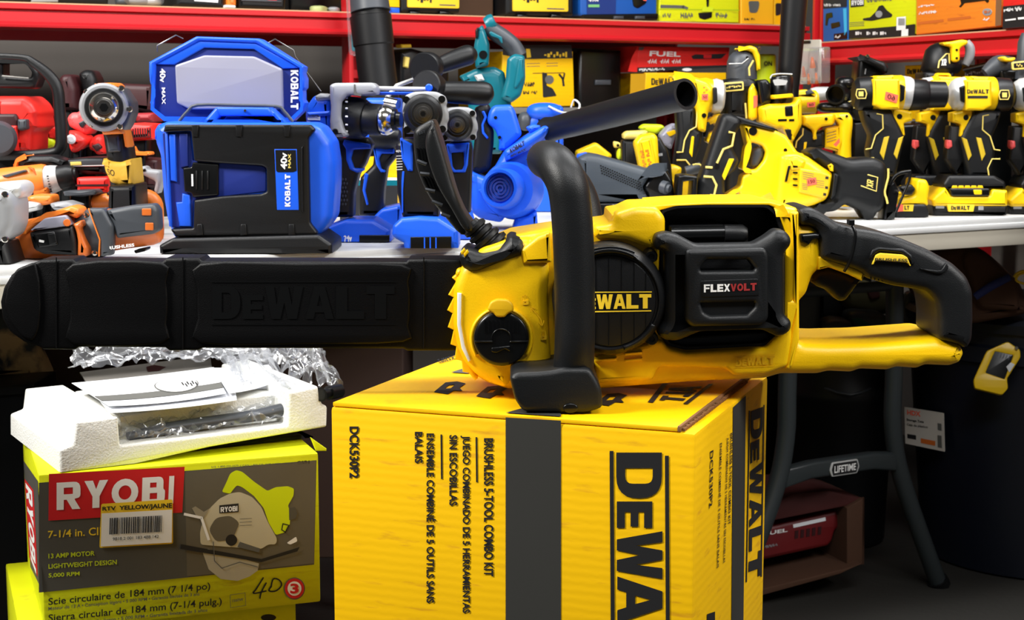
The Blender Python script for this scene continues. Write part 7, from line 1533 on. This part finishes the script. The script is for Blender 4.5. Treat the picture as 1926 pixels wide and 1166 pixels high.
s_ = t.p('price_sticker', b, label='orange price sticker'); s_.flat(STK, C([(950, 765), (1002, 762), (1000, 815), (950, 812)]), dy=-.0245); s_.text(INK, '50', C([(960, 778), (992, 776), (992, 800), (960, 798)]), dy=-.0248)
for k in range(3): s_.flat(ORG, C([(960 + 20 * (k % 2), 705 + k * 20), (978 + 20 * (k % 2), 705 + k * 20), (978 + 20 * (k % 2), 718 + k * 20), (960 + 20 * (k % 2), 718 + k * 20)]), dy=-.0246)
g = t.p('grip', label='black rubber grip'); g.ext(RUB, rnd(C([(745, 880), (800, 860), (905, 870), (900, 1040), (960, 1060), (950, 1166), (900, 1300), (880, 1560), (740, 1560), (730, 1340), (760, 1100)]), 6), dy=-.012, d=.05, r=.010)
for pts in ([(915, 880), (905, 1030), (850, 1060), (810, 1140), (795, 1235), (745, 1237)], [(745, 1300), (820, 1300), (860, 1350), (865, 1400)]): g.tube(YLINE, [q + (-.0135, 1.5) for q in C(pts)], seg=8, n=1)
g.ext(YEL2, rnd(C([(868, 1105), (890, 1108), (872, 1280), (848, 1240)]), 2), dy=-.0135, d=.004, r=.001)
tr = t.p('trigger_frame', label='yellow trigger frame'); tr.ext(YEL2, rnd(C([(985, 990), (1060, 930), (1110, 920), (1120, 1000), (1090, 1120), (1040, 1180), (985, 1150), (1000, 1090), (1080, 1050), (1060, 1000), (1000, 1020)]), 4), dy=-.0, d=.04, r=.005); tr.ext(BLK, rnd(C([(975, 1010), (1000, 985), (1020, 1000), (1000, 1110), (975, 1120)]), 3), dy=-.006, d=.03, r=.003)
bt = t.p('battery', label='black and yellow battery'); bt.ext(YEL2, rnd(C([(720, 1430), (900, 1430), (900, 1700), (720, 1700)]), 4), dy=-.03, d=.08, r=.006)
# row of small yellow and lime things behind
t = tool('battery_pack', 'yellow battery with black ends standing on edge below the blower tube', None, 'battery', Y=ydep(1230, 402) - .02)
b = t.p('case', label='yellow case'); b.ext(YEL2, rnd(YY([(195, 400), (260, 320), (400, 290), (450, 330), (470, 660), (460, 900), (300, 900), (240, 600)]), 5), dy=-.02, d=.05, r=.008); b.ext(YEL2, rnd(YY([(240, 380), (370, 345), (440, 650), (320, 690)]), 3), dy=-.024, d=.02, r=.004)
for k in range(2): b.greek(ORGD, '20V MAX', YY([(345 - k * 60, 470 + k * 10), (390 - k * 60, 640 + k * 20), (350 - k * 60, 650 + k * 20), (310 - k * 60, 480 + k * 10)]), dy=-.0246, bold=.02)
e_ = t.p('black_end'); e_.ext(BLK, rnd(YY([(405, 350), (480, 340), (560, 480), (600, 640), (620, 900), (470, 900), (460, 640), (420, 500)]), 4), dy=-.01, d=.05, r=.006); e_.ext(GRY, YY(rnd([(445, 520), (500, 512), (505, 540), (455, 548)], 2)), dy=-.0106, d=.002, r=0)
t = tool('battery_pack', 'small black and pale yellow battery left of the upright yellow battery', None, 'battery', Y=ydep(1200, 400) + .03)
t.p('top_plate').ext(YLINE, rnd(YY([(75, 310), (120, 275), (330, 265), (350, 290), (240, 360), (80, 360)]), 3), d=.06, r=.006); t.p('case').ext(BLK, rnd(YY([(60, 370), (210, 370), (230, 640), (200, 1000), (60, 1000)]), 4), dy=.005, d=.05, r=.006)
lump('lime_pack', 'lime plastic pack between the blower tube and the yellow impact driver', 'battery', LIME, YY([(245, 240), (300, 195), (500, 200), (535, 235), (440, 310), (330, 290)]), 0, .05, .006, Y=ydep(1220, 398) + .14)
lump('grey_tool', 'light grey tool with a yellow oval badge, behind the upright yellow battery', 'power tool', LENS, YY([(470, 320), (560, 220), (650, 180), (650, 330), (600, 480), (520, 420)]), 0, .05, .008, lambda t, p: t.p('oval_badge').ext(YEL2, rnd(YY([(540, 285), (640, 255), (650, 300), (580, 335)]), 3), dy=-.004, d=.006, r=.001), Y=ydep(1250, 398) + .08)
lump('yellow_tool', 'yellow tool corner showing beneath the middle of the blower tube', 'power tool', YEL2, [(1083, 285), (1122, 268), (1152, 292), (1148, 300), (1130, 310), (1085, 305)], 0, .05, .006, Y=ydep(1120, 402) + .12)
lump('lime_clip', 'small lime clip hanging below the blower tube', 'clip', LIME, YY([(5, 500), (40, 455), (75, 490), (72, 560), (30, 590), (5, 570)]), 0, .03, .006, Y=ydep(1170, 400) + .08)
lump('brass_bracket', 'small tan metal bracket with a hole, below the blower tube', 'bracket', YLINE, YY([(-40, 380), (40, 395), (60, 450), (-30, 460)]), 0, .02, .003, lambda t, p: p.cyl(BLKS, YY([(12, 428)])[0] + (.0,), YY([(12, 428)])[0] + (-.001,), [(0, 2.6), (1, 2.6)], seg=10), Y=ydep(1170, 400) + .12)
t = tool('yellow_tool', 'yellow rounded tool end beside the saw shoe, behind the grey nose cover', None, Y=ydep(1275, 405) + .04)
t.p('body').ext(YEL2, rnd(E([(690, 520), (780, 505), (840, 530), (830, 600), (770, 650), (740, 900), (720, 900), (730, 620)]), 4), dy=.0, d=.05, r=.007); t.p('grey_cap').tube(DGR, [E([(870, 560)])[0] + (.0, 9), E([(1000, 525)])[0] + (.0, 10)], n=1, seg=18)
t.parts[-1].tube(YLINE, [q + (-.012, 1.6) for q in E([(930, 505), (990, 500), (1030, 550), (1010, 590), (975, 605)])], seg=8, n=2)

# ================================================================== under and behind the tables, right side
t = Th('storage_bin', 'tall navy plastic bin at the right edge with a pale label', 'bin', Y=2.30)
cx, cy = 1.105, 3.27
b = t.p('bin'); b.cyl(NAVY, Vector((cx, cy, .0)), Vector((cx, cy, .50)), [(0, .22), (.01, .235), (.86, .272), (.87, .282), (.93, .282), (.94, .275), (1, .275), (1, .262), (.5, .25)], seg=56, met=True)
lid = t.p('lid'); lid.cyl(NAVY, Vector((cx, cy, .495)), Vector((cx, cy, .53)), [(0, .284), (.5, .286), (.8, .278), (1, .20)], seg=56, met=True)
lbp = Pl(Vector((cx - .268 * .80, cy - .268 * .60 - .012, .3)), (.80, .60, .0))
l = t.p('paper_label', label='pale label with orange and black print')
l.ext(mat('dim_label_paper', (196, 190, 180), .6), K([(667, 278), (829, 304), (833, 464), (671, 430)]), pl=lbp, d=.003, r=0); l.text(STK, 'HDX', K([(678, 290), (735, 297), (735, 318), (679, 310)]), pl=lbp, dy=-.0006, bold=.04); l.text(INK, 'Storage Tote', K([(676, 325), (748, 335), (748, 348), (677, 338)]), pl=lbp, dy=-.0006, bold=.03); l.text(INKG, 'Caja de plástico', K([(677, 345), (765, 357), (765, 370), (678, 358)]), pl=lbp, dy=-.0006, bold=.03)
l.flat(ORGD, K([(735, 408), (796, 420), (796, 440), (736, 428)]), pl=lbp, dy=-.0006); l.flat(INK, K([(679, 390), (716, 396), (716, 414), (680, 408)]), pl=lbp, dy=-.0006); l.flat(INKG, K([(805, 345), (822, 348), (823, 378), (806, 374)]), pl=lbp, dy=-.0006); l.flat(INKG, K([(805, 395), (822, 398), (824, 450), (806, 446)]), pl=lbp, dy=-.0006)
t = Th('black_barrel', 'dark cylindrical bin behind the badge leg, between its two tubes', 'bin', Y=2.9)
c_ = Pl(3.37).at(1572, 800); t.p('bin').cyl(BLK, Vector((c_.x, 3.37, 0)), Vector((c_.x, 3.37, .435)), [(0, .10), (.02, .108), (.72, .12), (.74, .125), (.78, .125), (.8, .12), (.98, .125), (1, .125), (1, .118)], seg=44, met=True); t.p('handle').tube(DGR, [(Vector((c_.x - .124, 3.35, .38)), .003), (Vector((c_.x, 3.235, .34)), .003), (Vector((c_.x + .124, 3.35, .38)), .003)], met=True)
t = Th('battery_adapter', 'yellow open battery adapter leaning on the lid of the navy bin', 'adapter', plane=Pl(Vector((.90, 3.0, .5)), (.25, 1, -.25)))
b = t.p('frame'); b.ext(YEL2, rnd(K([(1010, 45), (1075, 15), (1100, 5), (1150, 40), (1152, 70), (1095, 160), (1100, 200), (1075, 228), (960, 200), (955, 165)]), 4), d=.03, r=.002, holes=[rnd(K([(1045, 45), (1122, 62), (1085, 162), (1005, 135)]), 2)])
k_ = t.p('contact_well'); k_.ext(BLKS, rnd(K([(1040, 40), (1126, 58), (1088, 166), (1000, 138)]), 2), dy=.002, d=.02, r=.0005)
for k in range(5): k_.ext(DGR, K([(1058 + k * 12, 52 + k * 2.6), (1062 + k * 12, 53 + k * 2.6), (1055 + k * 12, 72 + k * 2.6), (1051 + k * 12, 71 + k * 2.6)]), dy=.0014, d=.003, r=0)
t.p('warning_tag').ext(REDP, K([(1092, 110), (1110, 92), (1128, 100), (1105, 135)]), dy=-.001, d=.003, r=.0005); t.parts[-1].mats[0] = PAPER
t.p('screw').cyl(CHR, K([(1135, 32)])[0] + (.0,), K([(1135, 32)])[0] + (-.006,), [(0, 4), (1, 3)], seg=12)
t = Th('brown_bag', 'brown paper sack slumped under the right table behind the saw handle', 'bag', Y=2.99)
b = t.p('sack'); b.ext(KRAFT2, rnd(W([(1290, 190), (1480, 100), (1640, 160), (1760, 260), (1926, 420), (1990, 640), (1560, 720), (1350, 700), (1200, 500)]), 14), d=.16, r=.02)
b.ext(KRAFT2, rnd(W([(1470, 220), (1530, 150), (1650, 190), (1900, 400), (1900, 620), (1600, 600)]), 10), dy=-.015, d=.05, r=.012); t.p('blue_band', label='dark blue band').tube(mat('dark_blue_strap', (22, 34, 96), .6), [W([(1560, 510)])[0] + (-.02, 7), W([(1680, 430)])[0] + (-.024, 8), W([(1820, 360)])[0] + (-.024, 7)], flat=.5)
t = Th('table_clamp', 'shiny black clamp knob fixed under the right table edge', 'clamp', Y=2.86)
b = t.p('knob'); 
for (x, y_, r_) in ((1345, 95, 9), (1390, 90, 10), (1435, 100, 10)): b.blob(BLKS, W([(x, y_)])[0] + (.0,), r_, r_, r_ * .9, .9)
b.ext(BLKS, rnd(W([(1320, 66), (1480, 66), (1480, 92), (1320, 90)]), 2), dy=-.01, d=.05, r=.004)
t = Th('yellow_coil', 'coiled yellow cord at the right edge under the table', 'cord', Y=2.95)
for k in range(3): pass
t.p('cord').tube(YEL2, [W([(1850 - 6 * 0, 360)])[0] + (.0, 2.4), W([(1880, 330)])[0] + (.0, 2.4), W([(1930, 315)])[0] + (.0, 2.4), W([(2000, 330)])[0] + (.0, 2.4), W([(2010, 400)])[0] + (.0, 2.4), W([(1930, 410)])[0] + (.005, 2.4), W([(1870, 385)])[0] + (.008, 2.4), W([(1885, 345)])[0] + (.01, 2.4), W([(1940, 330)])[0] + (.01, 2.4), W([(2005, 345)])[0] + (.01, 2.4)], seg=10, n=5)
# plastic-wrapped stuff seen through the rear handle
def heap(name, label, m, pts, Y, d=.08, r=.015, cat_='bag'):
    t = Th(name, label, cat_, Y=Y); p = t.p('body'); p.ext(m, rnd(pts, 10), d=d, r=r); return t, p
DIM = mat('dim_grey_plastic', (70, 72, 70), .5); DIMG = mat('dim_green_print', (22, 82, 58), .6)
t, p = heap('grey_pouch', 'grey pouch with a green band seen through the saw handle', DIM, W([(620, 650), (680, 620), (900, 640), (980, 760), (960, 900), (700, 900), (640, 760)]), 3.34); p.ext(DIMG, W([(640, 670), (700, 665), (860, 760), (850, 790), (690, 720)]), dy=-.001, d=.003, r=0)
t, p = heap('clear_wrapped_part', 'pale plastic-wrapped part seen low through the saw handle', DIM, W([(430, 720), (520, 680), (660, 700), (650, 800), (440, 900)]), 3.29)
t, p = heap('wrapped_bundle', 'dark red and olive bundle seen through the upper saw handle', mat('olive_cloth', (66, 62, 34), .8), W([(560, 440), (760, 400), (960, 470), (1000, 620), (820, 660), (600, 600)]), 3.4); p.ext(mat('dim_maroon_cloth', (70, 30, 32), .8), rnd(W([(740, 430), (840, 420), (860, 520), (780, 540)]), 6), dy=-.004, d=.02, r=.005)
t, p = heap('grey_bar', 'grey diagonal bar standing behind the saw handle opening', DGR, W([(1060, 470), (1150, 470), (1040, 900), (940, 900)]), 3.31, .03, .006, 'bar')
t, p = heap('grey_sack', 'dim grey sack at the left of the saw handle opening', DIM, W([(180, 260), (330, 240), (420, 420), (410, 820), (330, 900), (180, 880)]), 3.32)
t, p = heap('dark_mass', 'added black mass filling the dark gap between the grey sack and the olive bundle', BLKS, W([(380, 260), (660, 300), (640, 880), (380, 880)]), 3.44, .06)  # added mass that keeps the gap seen through the handle dark
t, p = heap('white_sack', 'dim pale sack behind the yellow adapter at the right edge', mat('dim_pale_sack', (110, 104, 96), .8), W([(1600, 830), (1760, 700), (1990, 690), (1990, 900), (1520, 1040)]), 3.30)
for th_, zb_ in ((ALL[-1], .665),): pass
t = Th('dark_filler', 'added black crate in the dark behind the barrel under the right table', 'filler', Y=3.53)  # added so that the gap behind the barrel reads dark
t.p('filler').ext(BLKS, rnd([(1420, 480), (1640, 470), (1640, 1100), (1420, 1100)], 4), d=.2, r=.006); t.p('rim').ext(BLK, [(1416, 476), (1644, 466), (1644, 484), (1416, 494)], dy=-.008, d=.21, r=.003); ALL[-1].zmin = .001
# red tool in an open carton on the floor
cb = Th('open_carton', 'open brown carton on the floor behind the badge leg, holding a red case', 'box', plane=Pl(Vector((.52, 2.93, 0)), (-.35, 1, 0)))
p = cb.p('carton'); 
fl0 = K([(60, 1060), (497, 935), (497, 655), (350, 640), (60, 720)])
p.ext(mat('shaded_red_brown_carton', (70, 22, 20), .75), K([(60, 720), (200, 640), (350, 628), (497, 660), (430, 690), (80, 760)]), dy=.0, d=.16, r=.002)  # carton colours darkened to carry the shade under the table
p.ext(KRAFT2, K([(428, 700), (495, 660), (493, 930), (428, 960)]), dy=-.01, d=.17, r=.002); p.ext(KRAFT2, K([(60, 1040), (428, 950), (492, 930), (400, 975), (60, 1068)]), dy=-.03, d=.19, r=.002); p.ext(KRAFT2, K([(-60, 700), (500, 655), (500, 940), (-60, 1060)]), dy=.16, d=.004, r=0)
rc = Th('red_case', 'red tool case darkened for shade, lying in the open brown carton', 'case', plane=Pl(Vector((.52, 2.93, 0)), (-.35, 1, 0)).off(.025))
q = rc.p('case'); q.ext(mat('shaded_red_plastic', (104, 16, 20), .5), rnd(K([(40, 792), (390, 708), (404, 776), (380, 797), (368, 840), (350, 860), (50, 925)]), 4), d=.11, r=.008); q.mats[0] = q.mats[0]  # red darkened, the under-table shade is in the colour
w_ = rc.p('white_strip'); w_.ext(PAPER, K([(203, 768), (338, 738), (340, 752), (205, 782)]), dy=-.001, d=.002, r=0); lt_ = rc.p('lettering'); lt_.text(WINK, 'FUEL', K([(85, 798), (180, 783), (180, 798), (85, 815)]), dy=-.001, bold=.03); lt_.greek(GRY, 'BRUSHLESS', K([(85, 856), (138, 845), (138, 856), (85, 868)]), dy=-.001)
for k in range(5): q.ext(MAR, K([(212 + k * 24, 795 - k * 4), (226 + k * 24, 792 - k * 4), (224 + k * 24, 825 - k * 4), (210 + k * 24, 828 - k * 4)]), dy=-.0012, d=.003, r=0)
# left, below the bar cover
t = Th('camo_bag', 'tan mottled cloth bag under the left end of the bar cover', 'bag', Y=2.3)
t.p('cloth').ext(CAMO, rnd([(-60, 560), (40, 600), (66, 660), (90, 712), (60, 722), (-60, 722)], 12), d=.15, r=.02)
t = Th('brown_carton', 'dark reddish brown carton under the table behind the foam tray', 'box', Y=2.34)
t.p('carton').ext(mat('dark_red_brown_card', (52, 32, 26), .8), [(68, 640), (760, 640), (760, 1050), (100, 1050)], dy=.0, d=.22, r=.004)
t = Th('dark_block', 'added black block for the dark at the lower left edge behind the lime boxes', 'bin', Y=2.2)  # added block standing for plain darkness at the lower left
t.p('bin').ext(BLKS, rnd([(-120, 742), (60, 730), (64, 1330), (-120, 1330)], 5), d=.10, r=.01)
t.p('rim').ext(BLK, rnd([(-124, 735), (64, 722), (64, 745), (-124, 758)], 3), dy=-.008, d=.11, r=.004)
finish()
